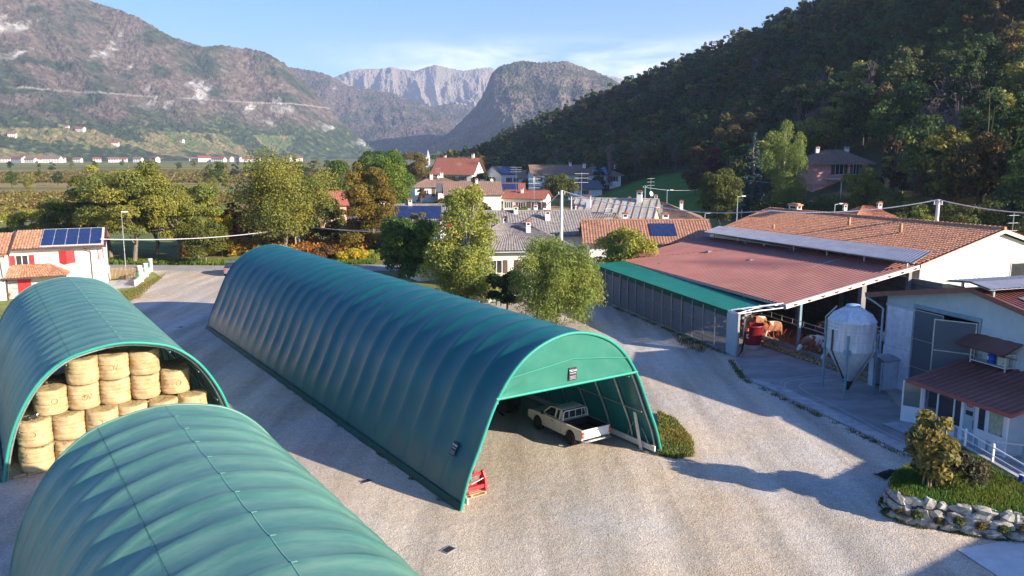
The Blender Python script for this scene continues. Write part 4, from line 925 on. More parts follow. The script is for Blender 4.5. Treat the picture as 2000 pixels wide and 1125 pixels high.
# cows ---------------------------------------------------------------
cowm=patchmat('red_pied_cow_hide',(.26,.11,.045),(.62,.57,.50),.55,1.5); cowhead=mat('pale_cow_face',(.60,.56,.50),(.70,.66,.60),4,.85)
def cow(label,x,y,rz,head='down'):
    c=thing('cow',label,'cow',BW(x,y),TB+rz,'cows at the feed fence')
    # x forward ; body
    hz=.55 if head=='down' else 1.15; hx=1.12 if head=='down' else 1.05
    V=[(0,0,.92),(.45,0,.95),(.70,0,1.0),(-.45,0,.95),(-.78,0,1.0),(.92,0,1.02 if head!='down' else .92),(hx-.05,0,hz+.16),(hx+.22,0,hz-.08),
       (.50,.17,.62),(.50,.18,.34),(.52,.18,.03),(.50,-.17,.62),(.50,-.18,.34),(.52,-.18,.03),
       (-.66,.19,.66),(-.74,.20,.40),(-.68,.20,.03),(-.66,-.19,.66),(-.74,-.20,.40),(-.68,-.20,.03),(-.90,0,.95),(-.95,0,.5),(-.93,0,.3)]
    Ed=[(0,1),(1,2),(0,3),(3,4),(2,5),(5,6),(6,7),(1,8),(8,9),(9,10),(1,11),(11,12),(12,13),(3,14),(14,15),(15,16),(3,17),(17,18),(18,19),(4,20),(20,21),(21,22)]
    R=[(.31,.36),(.27,.34),(.22,.28),(.29,.34),(.22,.26),(.15,.19),(.12,.13),(.075,.085),.13,.065,.055,.13,.065,.055,.16,.07,.055,.16,.07,.055,.03,.02,.035]
    skin_mesh('body',V,Ed,R,cowm,c)
    mb=MB(); hd=Vector((.27,0,-.24)).normalized(); p=Vector((hx-.05,0,hz+.17)); mb.tube([p-hd*.06,p+hd*.06,p+hd*.20,p+hd*.36,p+hd*.42],[.09,.135,.12,.09,.06],12); mb.build('face',cowhead,c)
    for s in (-1,1): mb=MB(); mb.tube([p+Vector((-.02,s*.10,.02)),p+Vector((-.05,s*.19,.03)),p+Vector((-.05,s*.27,.0))],[.03,.05,.015],6); mb.build('ear',cowm,c)
    return c
cl=[('golden-lit brown cow at the far end of the feed fence behind the red tub',-9.6,5.9,-.2,'up'),
    ('white-faced cow reaching far through the red bars, next to the red tub',-7.6,5.35,-math.pi/2-.2,'down'),
    ('white-faced cow with its head down in the fodder, left of the steel post',-3.6,5.0,-math.pi/2,'down'),
    ('pied cow feeding just right of the steel post',.9,5.0,-math.pi/2+.1,'down'),
    ('cow with lowered white head beside the left leg of the silo',3.3,5.0,-math.pi/2,'down'),
    ('cow feeding behind the silo cone',5.6,5.1,-math.pi/2-.1,'down'),
    ('pied cow standing side-on in the dark pen behind the feeding row',-2.2,8.6,.15,'up'),
    ('cow standing far back near the concrete column',1.5,10.2,math.pi,'up'),
    ('cow facing out at the second bar group left of the post',-5.4,5.1,-math.pi/2+.15,'down')]
for a in cl: cow(*a)

# floor surfaces
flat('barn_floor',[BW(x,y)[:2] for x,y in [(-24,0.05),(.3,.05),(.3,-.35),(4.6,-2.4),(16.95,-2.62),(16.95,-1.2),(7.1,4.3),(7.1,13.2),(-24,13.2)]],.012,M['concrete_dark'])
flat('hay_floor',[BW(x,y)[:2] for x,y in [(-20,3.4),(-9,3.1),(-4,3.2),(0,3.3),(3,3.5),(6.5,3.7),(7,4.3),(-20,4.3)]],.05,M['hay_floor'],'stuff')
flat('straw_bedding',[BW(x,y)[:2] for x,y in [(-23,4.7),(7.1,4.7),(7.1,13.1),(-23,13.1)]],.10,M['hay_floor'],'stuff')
flat('concrete_kerb_strip',[BW(x,y)[:2] for x,y in [(4.85,-2.41),(6.2,-2.2),(16.9,-2.62),(16.9,-1.9),(6.3,-1.35),(4.4,-2.0)]],.03,M['concrete'])
def stripe(name,pts,w,z,m):
    P=[G(*q) for q in pts]; Q=[]
    for i in range(len(P)-1):
        p0=P[max(i-1,0)];p1=P[i];p2=P[i+1];p3=P[min(i+2,len(P)-1)]
        for k in range(6): t=k/6; Q.append(.5*((2*p1)+(p2-p0)*t+(2*p0-5*p1+4*p2-p3)*t*t+(3*p1-p0-3*p2+p3)*t**3))
    Q.append(P[-1]); V=[]
    for i,p in enumerate(Q):
        d=(Q[min(i+1,len(Q)-1)]-Q[max(i-1,0)]).normalized(); n=Vector((-d.y,d.x,0))*w; V+=[(p-n).to_tuple()[:2]+(z,),(p+n).to_tuple()[:2]+(z,)]
    mb=MB(); mb.grid(V,2,len(Q)); struct(mb.build(name,m))
TM=mat('worn_concrete_track',(.30,.29,.285),(.42,.41,.40),3,.9)
stripe('tyre_track',[(1760,868),(1700,838),(1650,812),(1600,790),(1555,770),(1533,756),(1545,744),(1620,735)],.045,.016,TM)
stripe('tyre_track',[(1768,864),(1700,830),(1650,803),(1610,783),(1575,766),(1562,755),(1575,748),(1630,743)],.04,.0165,TM)
stripe('tyre_track',[(1750,872),(1690,842),(1640,817),(1590,794),(1548,774),(1525,757),(1536,741),(1610,730)],.03,.017,TM)
# loose fodder lumps in front of the fence
mb=MB()
for k in range(900):
    x=random.uniform(-15,7); y=random.gauss(3.85,.28); 
    if y>4.3 or y<3.0: continue
    a=random.uniform(0,3.1); d=Vector((math.cos(a),math.sin(a),random.uniform(-.1,.4)))*random.uniform(.05,.16); mb.beam(Vector((x,y,.06))-d,Vector((x,y,.10))+d,.03,.03)
o=mb.build('fodder',M['straw'],None,OB,TB); struct(o,'stuff')

# red mixer tub
tb=thing('feed_mixer_tub','dark red round feed mixer tub with white emblem standing in the feed passage','feed mixer',BW(-1.75,2.25),TB)
mb=MB(); mb.lathe([(.62,.34),(.70,.8),(.80,1.62),(.86,1.66),(.86,1.74),(.80,1.76),(.76,1.70),(.70,.9),(.4,.5)],n=36); mb.build('tub',mat('dark_red_tub_paint',(.17,.006,.012),(.24,.01,.02),5,.45,c3=(.16,.03,.03),s3=8,f3=.5),tb); tb.scale=(.86,.86,.92)
mb=MB(); mb.lathe([(.66,.02),(.70,.08),(.66,.14),(.70,.20),(.66,.26),(.68,.34)],n=32); mb.build('base',M['grey_corr'],tb)
mb=MB()
for a in (-1.15,):
    c=Vector((math.cos(a),math.sin(a),0)); tg_=Vector((-math.sin(a),math.cos(a),0)); 
    def q(u,z,off=.012): return c*(.70+.125*(z-.8)/.82+off)+tg_*u+Vector((0,0,z))
    mb.beam(q(-.08,1.15),q(0,.95),.04,.012,up=c); mb.beam(q(.10,1.17),q(0,.95),.04,.012,up=c); mb.beam(q(-.16,.89),q(.16,.87),.05,.012,up=c)
    mb.tube([q(.02+.12*math.cos(t),1.42+.07*math.sin(t)) for t in np.linspace(0,2*math.pi,16)],.012,5); mb.beam(q(-.05,1.42),q(.09,1.42),.05,.012,up=c)
mb.build('emblem',M['white_paint'],tb)
mb=MB(); mb.box(.55,.75,-.95,-.85,1.5,1.66); mb.box(-.75,-.55,-.9,-.8,1.3,1.6); mb.build('lamp',mat('red_lens',(.8,.03,.02),(.85,.05,.03),3,.3),tb)

# ------------------------------------------------------------------ silo
si=thing('feed_silo','tall zinc feed silo with conical hopper standing on four steel legs','silo',Vector((17.95,41.0,0)),TB)
R0=1.20
av=math.atan2(*(lambda v:(v.dot(BB),v.dot(NA)))((Vector((0,0,0))-Vector((17.95,41,0))).normalized()))
mb=MB(); n=40; prof=[(.17,.62),(.24,.66),(R0,2.38),(R0+.01,2.42),(R0,2.46),(R0,3.88),(R0+.02,3.92),(R0-.02,3.97),(.98,4.26),(.34,4.66)]
for r_seg in (0,): mb.lathe(prof,n=n)
mb.build('tank',M['silo_metal'],si)
mb=MB()
for k in range(12):
    a=2*math.pi*k/12+.1; c=Vector((math.cos(a),math.sin(a),0)); mb.tube([c*(R0+.01)+Vector((0,0,3.93)),c*.99+Vector((0,0,4.275)),c*.36+Vector((0,0,4.665))],.005,4); mb.tube([c*(R0+.001)+Vector((0,0,2.42)),c*(R0+.005)+Vector((0,0,3.92))],.004,4); mb.tube([c*.25+Vector((0,0,.68)),c*(R0+.001)+Vector((0,0,2.40))],.005,4)
for z in (2.42,3.92,2.95,3.45): mb.lathe([(R0+.0,z-.006),(R0+.008,z),(R0+.0,z+.006)],n=n,cap=False)
mb.build('sheet_seams',M['grey_corr'],si)
mb=MB(); mb.lathe([(.36,4.64),(.37,4.72),(.33,4.76),(.05,4.79)],n=24); mb.build('lid',mat('blue_grey_lid',(.22,.36,.52),(.28,.42,.58),3,.5),si)
mb=MB(); mb.lathe([(.24,.64),(.25,.58),(.13,.30),(.05,.12)],n=16); mb.build('outlet_sock',M['black'],si)
for k in range(4):
    a=av-.10+math.pi/2*k; c=Vector((math.cos(a),math.sin(a),0)); b_=c*(R0+.06)
    mb=MB(); mb.box(b_.x-.05,b_.x+.05,b_.y-.05,b_.y+.05,0,3.9 if k in(3,) else 3.3); mb.box(b_.x-.12,b_.x+.12,b_.y-.12,b_.y+.12,0,.03); lg=mb.build('leg',M['blue_steel'],si)
    mb=MB(); mb.box(b_.x-.13,b_.x+.13,b_.y-.13,b_.y+.13,2.3,2.55); mb.build('bracket',M['blue_steel'],lg)
def on_sil(a,z,off=.03): return Vector((math.cos(a),math.sin(a),0))*((R0 if z>2.42 else .24+(R0-.24)*(z-.66)/1.76)+off)+Vector((0,0,z))
af=-1.55   # sight strip direction in the local frame
mb=MB(); mb.beam(on_sil(af,3.5),on_sil(af,2.42),.12,.02,up=(math.cos(af),math.sin(af),0)); mb.beam(on_sil(af,2.42),on_sil(af,.75),.12,.02,up=(math.cos(af),math.sin(af),.4)); mb.build('sight_strip',M['dark_frame'],si)
mb=MB(); a=.35
mb.tube([on_sil(a,3.0,.12),on_sil(a,2.5,.14),Vector((math.cos(a),math.sin(a),0))*.35+Vector((0,0,.6))],.05,8); mb.build('filling_pipe',M['steel'],si)
mb=MB(); a2=-2.25
for s in (-.14,.14):
    mb.tube([on_sil(a2,3.2,.12)+Vector((s*-math.sin(a2),s*math.cos(a2),0)),on_sil(a2,4.0,.12)+Vector((s*-math.sin(a2),s*math.cos(a2),0)),Vector((math.cos(a2)*.8,math.sin(a2)*.8,4.62))+Vector((s*-math.sin(a2),s*math.cos(a2),0))],.016,6)
mb.build('ladder',M['steel'],si)
# faded lettered band
mb=MB(); V=[]
for i in range(9):
    a=av-1.22+.66*i/8
    for z in (3.52,3.76): V.append(Vector((math.cos(a),math.sin(a),0))*(R0+.012)+Vector((0,0,z)))
mb.add(V,[(2*i,2*i+2,2*i+3,2*i+1) for i in range(8)]); bd=mb.build('name_band',mat('faded_band',(.74,.76,.80),(.80,.82,.85),4,.7),si)
for i,chh in enumerate('DIECEN'):
    a=av-1.13+.10*i; P_=Vector((math.cos(a),math.sin(a),0))*(R0+.018)+Vector((0,0,3.64)); text_mesh('lettering',chh,.20,M['blue_steel'],bd,P_,(math.pi/2,0,a+math.pi/2),.003)

# ------------------------------------------------------------------ office / workshop building: its gable wall lies along x, at y=4.33
of=thing('farm_workshop','pale farm building with a brown-edged gable roof, tall dark mesh doors and a lean-to porch','farm building',BW(7.36,4.33),TB)
# local: x 0..11.3 gable wall, y depth 0..16
gp=[(0,0),(11.4,0),(11.4,4.95),(5.7,6.12),(0,4.95)]
mb=MB()
# wall with a real doorway (x 2.02..5.85, z 0..4.62)
def wallpoly(pts): 
    n=len(pts); mb.add([(x,0,z) for x,z in pts]+[(x,.22,z) for x,z in pts],[tuple(range(n)),tuple(reversed(range(n,2*n)))]+[(i,i+n,(i+1)%n+n,(i+1)%n) for i in range(n)])
rz=lambda x: 4.95+(6.12-4.95)*(x/5.7 if x<5.7 else (11.4-x)/5.7)
wallpoly([(0,0),(2.02,0),(2.02,4.62),(5.85,4.62),(5.85,0),(11.4,0),(11.4,4.95),(5.7,6.12),(0,4.95)])
mb.box(0,.2,.22,16,0,4.9); mb.box(11.2,11.4,.22,16,0,4.9); mb.yprism([(0,0),(11.4,0),(11.4,4.95),(5.7,6.12),(0,4.95)],15.9,16.1)
mb.build('wall',M['grey_paint'],of)
mb=MB(); mb.box(.12,1.92,-.035,0,2.25,4.42); mb.box(.0,1.98,-.03,0,.0,2.22); mb.build('white_panel',M['white_panel'],of)
mb=MB(); mb.box(6.0,11.3,-.03,0,0,4.15); mb.build('plaster_face',M['wall_paint'],of)
mb=MB(); mb.box(.0,1.95,-.06,-.03,4.42,4.55); mb.build('lintel_rail',M['grey_paint'],of)
S=MB(); S.sheet((-.95,16.3,4.86),(-.95,-.55,4.86),(5.7,-.55,6.22),(5.7,16.3,6.22),.25,.035,th=.10,square=True)
S.sheet((12.3,-.55,4.86),(12.3,16.3,4.86),(5.7,16.3,6.22),(5.7,-.55,6.22),.25,.035,th=.10,square=True); rf=S.build('roof',M['maroon_metal'],of)
mb=MB(); mb.beam((-1.0,-.58,4.86),(5.7,-.58,6.2),.08,.24); mb.beam((12.35,-.58,4.86),(5.7,-.58,6.2),.08,.24); mb.build('verge_board',mat('brown_verge',(.17,.065,.045),(.22,.085,.06),3,.5),rf)
S=MB(); S.sheet((4.5,-.9,6.46),(4.5,16,6.46),(5.9,16,6.60),(5.9,-.9,6.60),.3,.05,th=.03); S.sheet((5.9,-.9,6.60),(5.9,16,6.60),(7.0,16,6.42),(7.0,-.9,6.42),.3,.05,th=.03)
rc=S.build('ridge_cover',M['grey_corr'],rf)
for y in (-.3,3.5,7.5,11.5):
    for x0,x1,z0 in ((4.9,5.0,6.0),(6.6,6.7,6.0)): mb=MB(); mb.box(x0,x1,y,y+.1,z0,6.47); mb.build('cover_post',M['steel'],rf)
    mb=MB(); mb.box(3.9,4.9,y-.1,y+.25,6.02,6.2); mb.build('timber_block',M['wood'],rf)
# solar panels on the right slope
sl_=(6.22-4.86)/6.6
for i in range(4):
    for j in range(2):
        x=7.2+j*1.75; y=.6+i*1.75; z=6.22-(x-5.7)*sl_+.12; z2=z-1.65*sl_
        mb=MB(); mb.add([(x,y,z),(x+1.65,y,z2),(x+1.65,y+1.65,z2),(x,y+1.65,z),(x,y,z-.05),(x+1.65,y,z2-.05),(x+1.65,y+1.65,z2-.05),(x,y+1.65,z-.05)],[(0,1,2,3),(7,6,5,4),(0,4,5,1),(1,5,6,2),(2,6,7,3),(3,7,4,0)]); mb.build('solar_panel',M['cell_grey'],rf)
mb=MB(); mb.tube([(-1.0,-.5,4.72),(-.6,-.3,4.5),(-.12,-.12,4.2),(-.12,-.12,.1)],.06,8); mb.tube([(-1.05,-.5,4.75),(-1.05,16,4.75)],.07,8); mb.build('gutter_pipe',M['grey_paint'],of)
# tall doors
mb=MB(); mb.box(1.90,6.0,-.05,0,4.62,4.82); mb.box(1.90,2.02,-.05,0,0,4.62); mb.box(5.85,5.98,-.05,0,0,4.62); mb.build('door_frame',M['blue_steel'],of)
def leaf(x0,L_,ang,name='door'):
    d=MB(); d.box(.06,L_-.06,-.03,0,.08,4.54); o=d.build(name,M['door_mesh'],of); o.location=(x0,-.08,0); o.rotation_euler=(0,0,ang)
    f=MB(); f.box(0,.06,-.05,.02,.04,4.58); f.box(L_-.06,L_,-.05,.02,.04,4.58)
    for z in (.04,1.5,3.0,4.52): f.box(.06,L_-.06,-.05,.01,z,z+.05)
    f.build('frame',M['steel'],o); return o
leaf(2.04,1.86,0)
leaf(5.84,1.86,math.pi+.62)   # hinged on the right jamb, swung outwards
mb=MB(); mb.box(2.1,5.8,.3,14,.0,.05); mb.box(2.5,3.6,2.5,4.5,.05,1.2); mb.build('workshop_floor',M['concrete_dark'],of)
# meter box on the left
bx_=thing('boiler_hut','small white hut with curved grey roof and narrow door ajar beside the mesh doors','hut',BW(7.36-.24,4.33),TB)
mb=MB(); mb.box(.28,.34,-.95,-.06,0,1.62); mb.box(1.36,1.42,-.95,-.86,0,1.62); mb.box(.34,1.36,-.12,-.06,0,1.62); mb.box(.34,.62,-.95,-.89,0,1.62); mb.box(1.36,1.42,-.86,-.06,0,1.62); mb.build('wall',M['white_panel'],bx_)
V=[]
for i in range(9):
    for y in (-1.15,.0): x=.12+1.46*i/8; V.append((x,y,1.63+.14*math.sin(math.pi*i/8)))
mb=MB(); mb.add(V,[(2*i,2*i+2,2*i+3,2*i+1) for i in range(8)]); V2=[(a,b,c+.03) for a,b,c in V]; mb.add(V2,[(2*i,2*i+2,2*i+3,2*i+1) for i in range(8)]); mb.build('roof',M['grey_corr'],bx_)
mb=MB(); mb.box(0,.58,-.03,0,.06,1.58); d_=mb.build('door',M['white_panel'],bx_); d_.location=(1.38,-.96,0); d_.rotation_euler=(0,0,-.95)
mb=MB(); mb.box(.70,1.30,-.5,-.35,.3,.5); mb.tube([(.8,-.4,.3),(.8,-.4,.9)],.06,8); mb.build('boiler',mat('orange_boiler',(.5,.14,.04),(.6,.2,.06),5,.5),bx_)

# awning and shelf on the wall
aw=thing('wall_awning','small maroon sheet awning fixed to the wall above the tool shelf','awning',BW(7.36,4.33),TB)
S=MB(); S.sheet((5.6,-1.15,3.62),(8.25,-1.15,3.62),(8.25,-.04,4.08),(5.6,-.04,4.08),.6,.03,th=.03); S.build('roof_sheet',M['maroon_metal'],aw)
mb=MB()
for x in (5.95,8.0): mb.tube([(x,-.03,3.3),(x,-1.05,3.58)],.02,6); mb.tube([(x,-.03,4.0),(x,-1.05,3.6)],.02,6)
mb.build('bracket',M['dark_frame'],aw)
sh=thing('wall_shelf','pale metal shelf rack bracketed to the wall under the small awning','shelf',BW(7.36,4.33),TB)
mb=MB()
for z in (2.90,3.52): mb.box(6.05,7.95,-.62,-.05,z,z+.04)
for x in (6.05,7.90): mb.box(x,x+.05,-.62,-.57,2.72,3.56); mb.box(x,x+.05,-.10,-.05,2.72,3.56)
mb.build('rack',M['steel_paint'],sh)
mb=MB()
for x in np.arange(6.1,6.7,.1): mb.tube([(x,-.60,2.95),(x,-.60,3.25)],.008,4)
mb.tube([(6.08,-.6,3.25),(6.7,-.6,3.25)],.01,4); mb.build('wire_basket',M['dark_frame'],sh)
cn=thing('drum','small bright blue plastic drum on the wall shelf','drum',BW(7.36+7.0,4.33-.35,2.94),TB)
mb=MB(); mb.lathe([(.16,0),(.18,.03),(.175,.2),(.185,.22),(.175,.24),(.18,.4),(.12,.44),(.05,.46)],n=20); mb.build('barrel',mat('blue_plastic',(.01,.07,.42),(.015,.09,.5),3,.4),cn)
mb=MB(); mb.box(-.09,-.02,-.19,-.17,.18,.34); mb.build('label_patch',M['white_paint'],cn)
cb=thing('control_box','cream electric control box beside the blue drum on the shelf','control box',BW(7.36+7.55,4.33-.30,2.94),TB)
mb=MB(); mb.box(-.20,.20,-.12,.12,.02,.40); o=mb.build('case',mat('cream_plastic',(.55,.54,.42),(.6,.59,.47),3,.5),cb); mb=MB(); mb.tube([(.12,-.12,.14),(.12,-.15,.14)],.03,8); mb.build('button',M['red_paint'],cb)

# porch lean-to
po=thing('porch','glazed lean-to porch with ribbed maroon roof and white doors on the farm building','porch',BW(7.36,4.33),TB)
S=MB(); S.sheet((5.75,-3.95,2.08),(11.15,-3.95,2.08),(11.15,-.02,2.84),(5.75,-.02,2.84),.33,.055,th=.06,square=True); S.build('roof',M['maroon_metal'],po)
mb=MB(); mb.beam((5.70,-3.98,2.07),(11.2,-3.98,2.07),.07,.16); mb.beam((5.72,-3.95,2.07),(5.72,-.05,2.83),.07,.14); mb.beam((11.18,-3.95,2.07),(11.18,-.05,2.83),.07,.14); mb.build('fascia',mat('red_brown_fascia',(.30,.08,.06),(.36,.10,.08),3,.5),po)
fy=-3.45
mb=MB(); mb.box(8.35,8.50,fy,fy+.08,.05,2.15); mb.box(7.95,8.35,fy+.0,fy+.08,.05,.62); mb.box(6.2,6.32,fy,fy+.08,.05,2.15)
mb.box(8.50,9.12,fy+.01,fy+.07,2.02,2.15); mb.box(9.10,10.62,fy,fy+.08,2.05,2.15); mb.box(10.55,10.65,fy,fy+.08,.05,2.1); mb.box(9.08,9.14,fy,fy+.08,.05,2.1)
mb.box(7.05,7.13,fy,fy+.08,.05,2.15); mb.box(7.95,8.02,fy,fy+.08,.62,2.15); mb.box(6.32,8.35,fy,fy+.08,2.06,2.15); mb.build('front_frame',M['white_paint'],po)
mb=MB(); mb.box(10.60,10.66,fy+.08,-.05,.05,2.1); mb.build('side_wall',M['grey_paint'],po)
mb=MB(); mb.box(8.02,8.35,fy+.03,fy+.04,.62,2.05); mb.box(7.13,7.95,fy+.03,fy+.04,.66,2.05); mb.build('glazing',M['glass'],po)
mb=MB(); mb.box(7.13,7.95,fy+.01,fy+.06,.05,.66); mb.build('lower_panel',M['white_paint'],po)
# sign door
mb=MB(); mb.box(8.50,9.08,fy+.02,fy+.06,.05,2.02); sd_=mb.build('door',M['grey_paint'],po)
mb=MB(); mb.box(8.60,8.96,fy+.005,fy+.02,1.30,1.50); mb.build('window',M['glass'],sd_)
mb=MB(); V=[(8.79+.17*math.cos(t),fy-.0,1.74+.085*math.sin(t)) for t in np.linspace(0,2*math.pi,20)[:-1]]; V2=[(a,fy+.019,c) for a,b,c in V]; n=len(V); mb.add(V+V2,[tuple(range(n))]+[(i,(i+1)%n,(i+1)%n+n,i+n) for i in range(n)])
badge=mb.build('oval_sign',mat('pink_red_sign',(.55,.04,.12),(.6,.05,.15),3,.4),sd_); mb=MB(); mb.tube([(8.68,fy-.006,1.73),(8.72,fy-.006,1.77),(8.76,fy-.006,1.72),(8.82,fy-.006,1.77),(8.88,fy-.006,1.73),(8.9,fy-.006,1.77)],.009,4); mb.build('lettering',M['white_paint'],badge)
mb=MB(); mb.tube([(9.04,fy-.03,.75),(9.04,fy-.03,1.15)],.015,6); mb.build('handle',M['dark_frame'],sd_)
def gdoor(x0,w,name='glass_door',curt=False):
    f=MB(); f.box(x0,x0+.09,fy+.0,fy+.06,.06,2.04); f.box(x0+w-.09,x0+w,fy,fy+.06,.06,2.04); f.box(x0+.09,x0+w-.09,fy,fy+.06,1.93,2.04); f.box(x0+.09,x0+w-.09,fy,fy+.06,.06,.85)
    o=f.build(name,M['white_paint'],po); g=MB(); g.box(x0+.09,x0+w-.09,fy+.025,fy+.035,.85,1.93); g.build('pane',M['glass'],o)
    if curt:
        c=MB(); V=[]; 
        for i in range(24):
            for z in (.86,1.93): V.append((x0+.10+(w-.2)*i/23,fy+.015+.006*math.sin(i*1.6),z))
        c.add(V,[(2*i,2*i+2,2*i+3,2*i+1) for i in range(23)]); c.build('curtain',mat('checked_curtain',(.28,.33,.22),(.46,.50,.38),9,.9,stretch=(1,1,.5)),o)
    h=MB(); h.tube([(x0+w-.05,fy-.03,.92),(x0+w-.16,fy-.03,.92)],.014,6); h.build('handle',M['dark_frame'],o); return o
gdoor(9.15,.52); gdoor(9.68,.86,curt=True)
# open door leaf at the left end
f=MB(); f.box(0,.07,-.03,.03,.06,2.02); f.box(.78,.85,-.03,.03,.06,2.02); f.box(.07,.78,-.03,.03,1.95,2.02); f.box(.07,.78,-.03,.03,.06,.82); dl=f.build('open_door',M['white_paint'],po); dl.location=(6.22,fy-.02,0); dl.rotation_euler=(0,0,-2.55)
g=MB(); g.box(.07,.78,-.005,.005,.82,1.95); g.build('pane',M['glass_green'],dl)
mb=MB(); mb.box(6.3,10.5,fy+.1,-.1,.02,.05); mb.box(6.5,7.3,-1.2,-.5,.05,.75); mb.box(6.4,7.4,-1.25,-.45,.75,.80); mb.build('interior_table',M['dark_wood'],po)
cr_=thing('crate','pale plastic crate standing on the table inside the open porch','crate',BW(7.36+6.9,4.33-.85,.80),TB)
mb=MB(); mb.box(-.28,.28,-.2,.2,0,.04); mb.box(-.28,.28,-.2,-.17,.04,.28); mb.box(-.28,.28,.17,.2,.04,.28); mb.box(-.28,-.25,-.17,.17,.04,.28); mb.box(.25,.28,-.17,.17,.04,.28); mb.build('shell',M['steel_paint'],cr_)

# ramp and railings in front of the porch
flat('porch_step',[BW(7.36+a,4.33+b)[:2] for a,b in [(5.6,-5.1),(13,-5.1),(13,0),(5.6,0)]],.045,M['concrete'])
rl=thing('railing','grey tubular railing round the porch door landing','railing',BW(7.36,4.33),TB)
mb=MB(); pr=[(9.0,-4.35),(10.2,-4.55),(10.75,-4.55),(11.6,-3.6)]
hh_=.95
for (x,y) in pr: m_=MB(); m_.box(x-.05,x+.05,y-.05,y+.05,.05,hh_); m_.build('post',M['blue_steel'],rl)
mb.tube([(8.8,-4.30,hh_),(10.2,-4.55,hh_),(10.75,-4.55,hh_),(11.6,-3.6,hh_)],.03,6); mb.build('rail',M['steel_paint'],rl)
m_=MB(); m_.tube([(10.75,-4.55,.5),(11.6,-3.6,.5)],.02,6); m_.build('rail',M['blue_steel'],rl)
# sloping retaining wall between planter and ramp, with a white handrail
a0=G(1868,905); a1=G(2040,1010)
rw=thing('ramp_wall','low concrete ramp wall beside the planted bed','low wall')
mb=MB(); d=(a1-a0).normalized(); s_=Vector((-d.y,d.x,0)); mb.obox((a0+a1)/2+Vector((0,0,.46)),(a1-a0)/2,s_*.09,Vector((0,0,.46))); mb.build('wall',M['concrete'],rw)
hr=thing('handrail','white handrail on posts along the low concrete ramp wall','railing',(0,0,0))
k0=a0+(a1-a0)*.40
for t in (.08,.42,.80): q=a0+(a1-a0)*t; mb=MB(); mb.beam(q+Vector((0,0,.92)),q+Vector((0,0,1.62)),.07,.07); mb.build('post',M['white_paint'],hr)
mb=MB(); mb.tube([a0+Vector((0,0,1.52)),a1+Vector((0,0,1.40))],.03,6); mb.tube([a0+Vector((0,0,1.18)),a1+Vector((0,0,1.10))],.018,6); mb.build('rail',M['white_paint'],hr)
bp=G(1990,985); bpo=thing('bollard','blue post with white bands at the right edge beside the ramp','bollard',bp)
mb=MB(); mb.tube([(0,0,0),(0,0,.48)],.10,12); mb.tube([(0,0,.56),(0,0,1.12)],.10,12); mb.build('post',mat('blue_paint',(.01,.03,.30),(.015,.04,.36),3,.4),bpo); mb=MB(); mb.tube([(0,0,.48),(0,0,.56)],.103,12); mb.tube([(0,0,1.12),(0,0,1.15)],.104,12); mb.build('band',M['white_paint'],bpo)
# concrete pad, bottom right
flat('concrete_pad',[G(1870,1075)[:2],G(2010,1049)[:2],(30,22),(26,14),G(1985,1150)[:2]],.03,M['concrete_pale'])

# unseen house added beyond the right edge, shaped for its shadow over the yard
hs=thing('farmhouse','unseen white house added beyond the right edge to shade the yard','house',BW(7.36+14.0,4.33+1.0),TB)
mb=MB(); mb.box(0,5.2,0,12,0,5.2); mb.build('wall',M['white_wall'],hs); mb=MB(); mb.sprism([(-.6,5.2),(12.6,5.2),(6,7.6)],-.3,5.5); mb.build('roof',M['tile_orange'],hs)
bs=thing('shadow_shed','unseen tall shed added beyond the lower right edge to shade the concrete pad','shed',(26.2,13.0,0),-.2)  # unseen, added for its shadow over the pad and planter
mb=MB(); mb.box(0,8,-4,6,0,4.6); mb.build('wall',M['white_wall'],bs); mb=MB(); mb.sprism([(-4.4,4.6),(6.4,4.6),(1,6.2)],-.3,8.3); mb.build('roof',M['tile_orange'],bs)

# ------------------------------------------------------------------ stone planter
PB=[(1722,985),(1724,1000),(1738,1012),(1765,1022),(1800,1030),(1840,1036),(1880,1043),(1920,1050),(1960,1056),(2000,1060),(2040,1064)]
PT=[(1726,955),(1735,962)]
base=[G(*q) for q in PB]; back=[G(2040,1010),G(1980,975),G(1930,945),G(1880,915),G(1850,897),G(1800,925),G(1760,945),G(1730,965)]
cen=sum((Vector(p) for p in base+back),Vector())/len(base+back)
plw=thing('stone_planter','raised planting bed held by a rough limestone boulder wall with weeds in its joints','planter',(0,0,0))
Hp=.92
rr=random.Random(4)
def boulder(c, r, sq, seed):
    # an irregular block: icosphere displaced and squared off
    q=random.Random(seed); nu,nv=9,7; V=[]; ph=[q.uniform(0,6) for _ in range(6)]
    rot=Matrix.Rotation(q.uniform(-.5,.5),3,'Y')@Matrix.Rotation(q.uniform(-.4,.4),3,'X')
    for j in range(nv):
        t=math.pi*j/(nv-1)
        for i in range(nu):
            p=2*math.pi*i/nu; d=Vector((math.sin(t)*math.cos(p),math.sin(t)*math.sin(p),math.cos(t)))
            m=max(abs(d.x),abs(d.y),abs(d.z)); f=(1/m)*.55+.45; f*=1+.16*math.sin(3*d.x+ph[0])+.12*math.sin(5*d.y+ph[1])+.12*math.sin(6*d.z+ph[2])+q.uniform(-.09,.09)*(0<j<nv-1)
            if j in (0,nv-1): f=(1)*.55+.5
            V.append(d*f)
    return V,nu,nv,rot
wall_=MB()
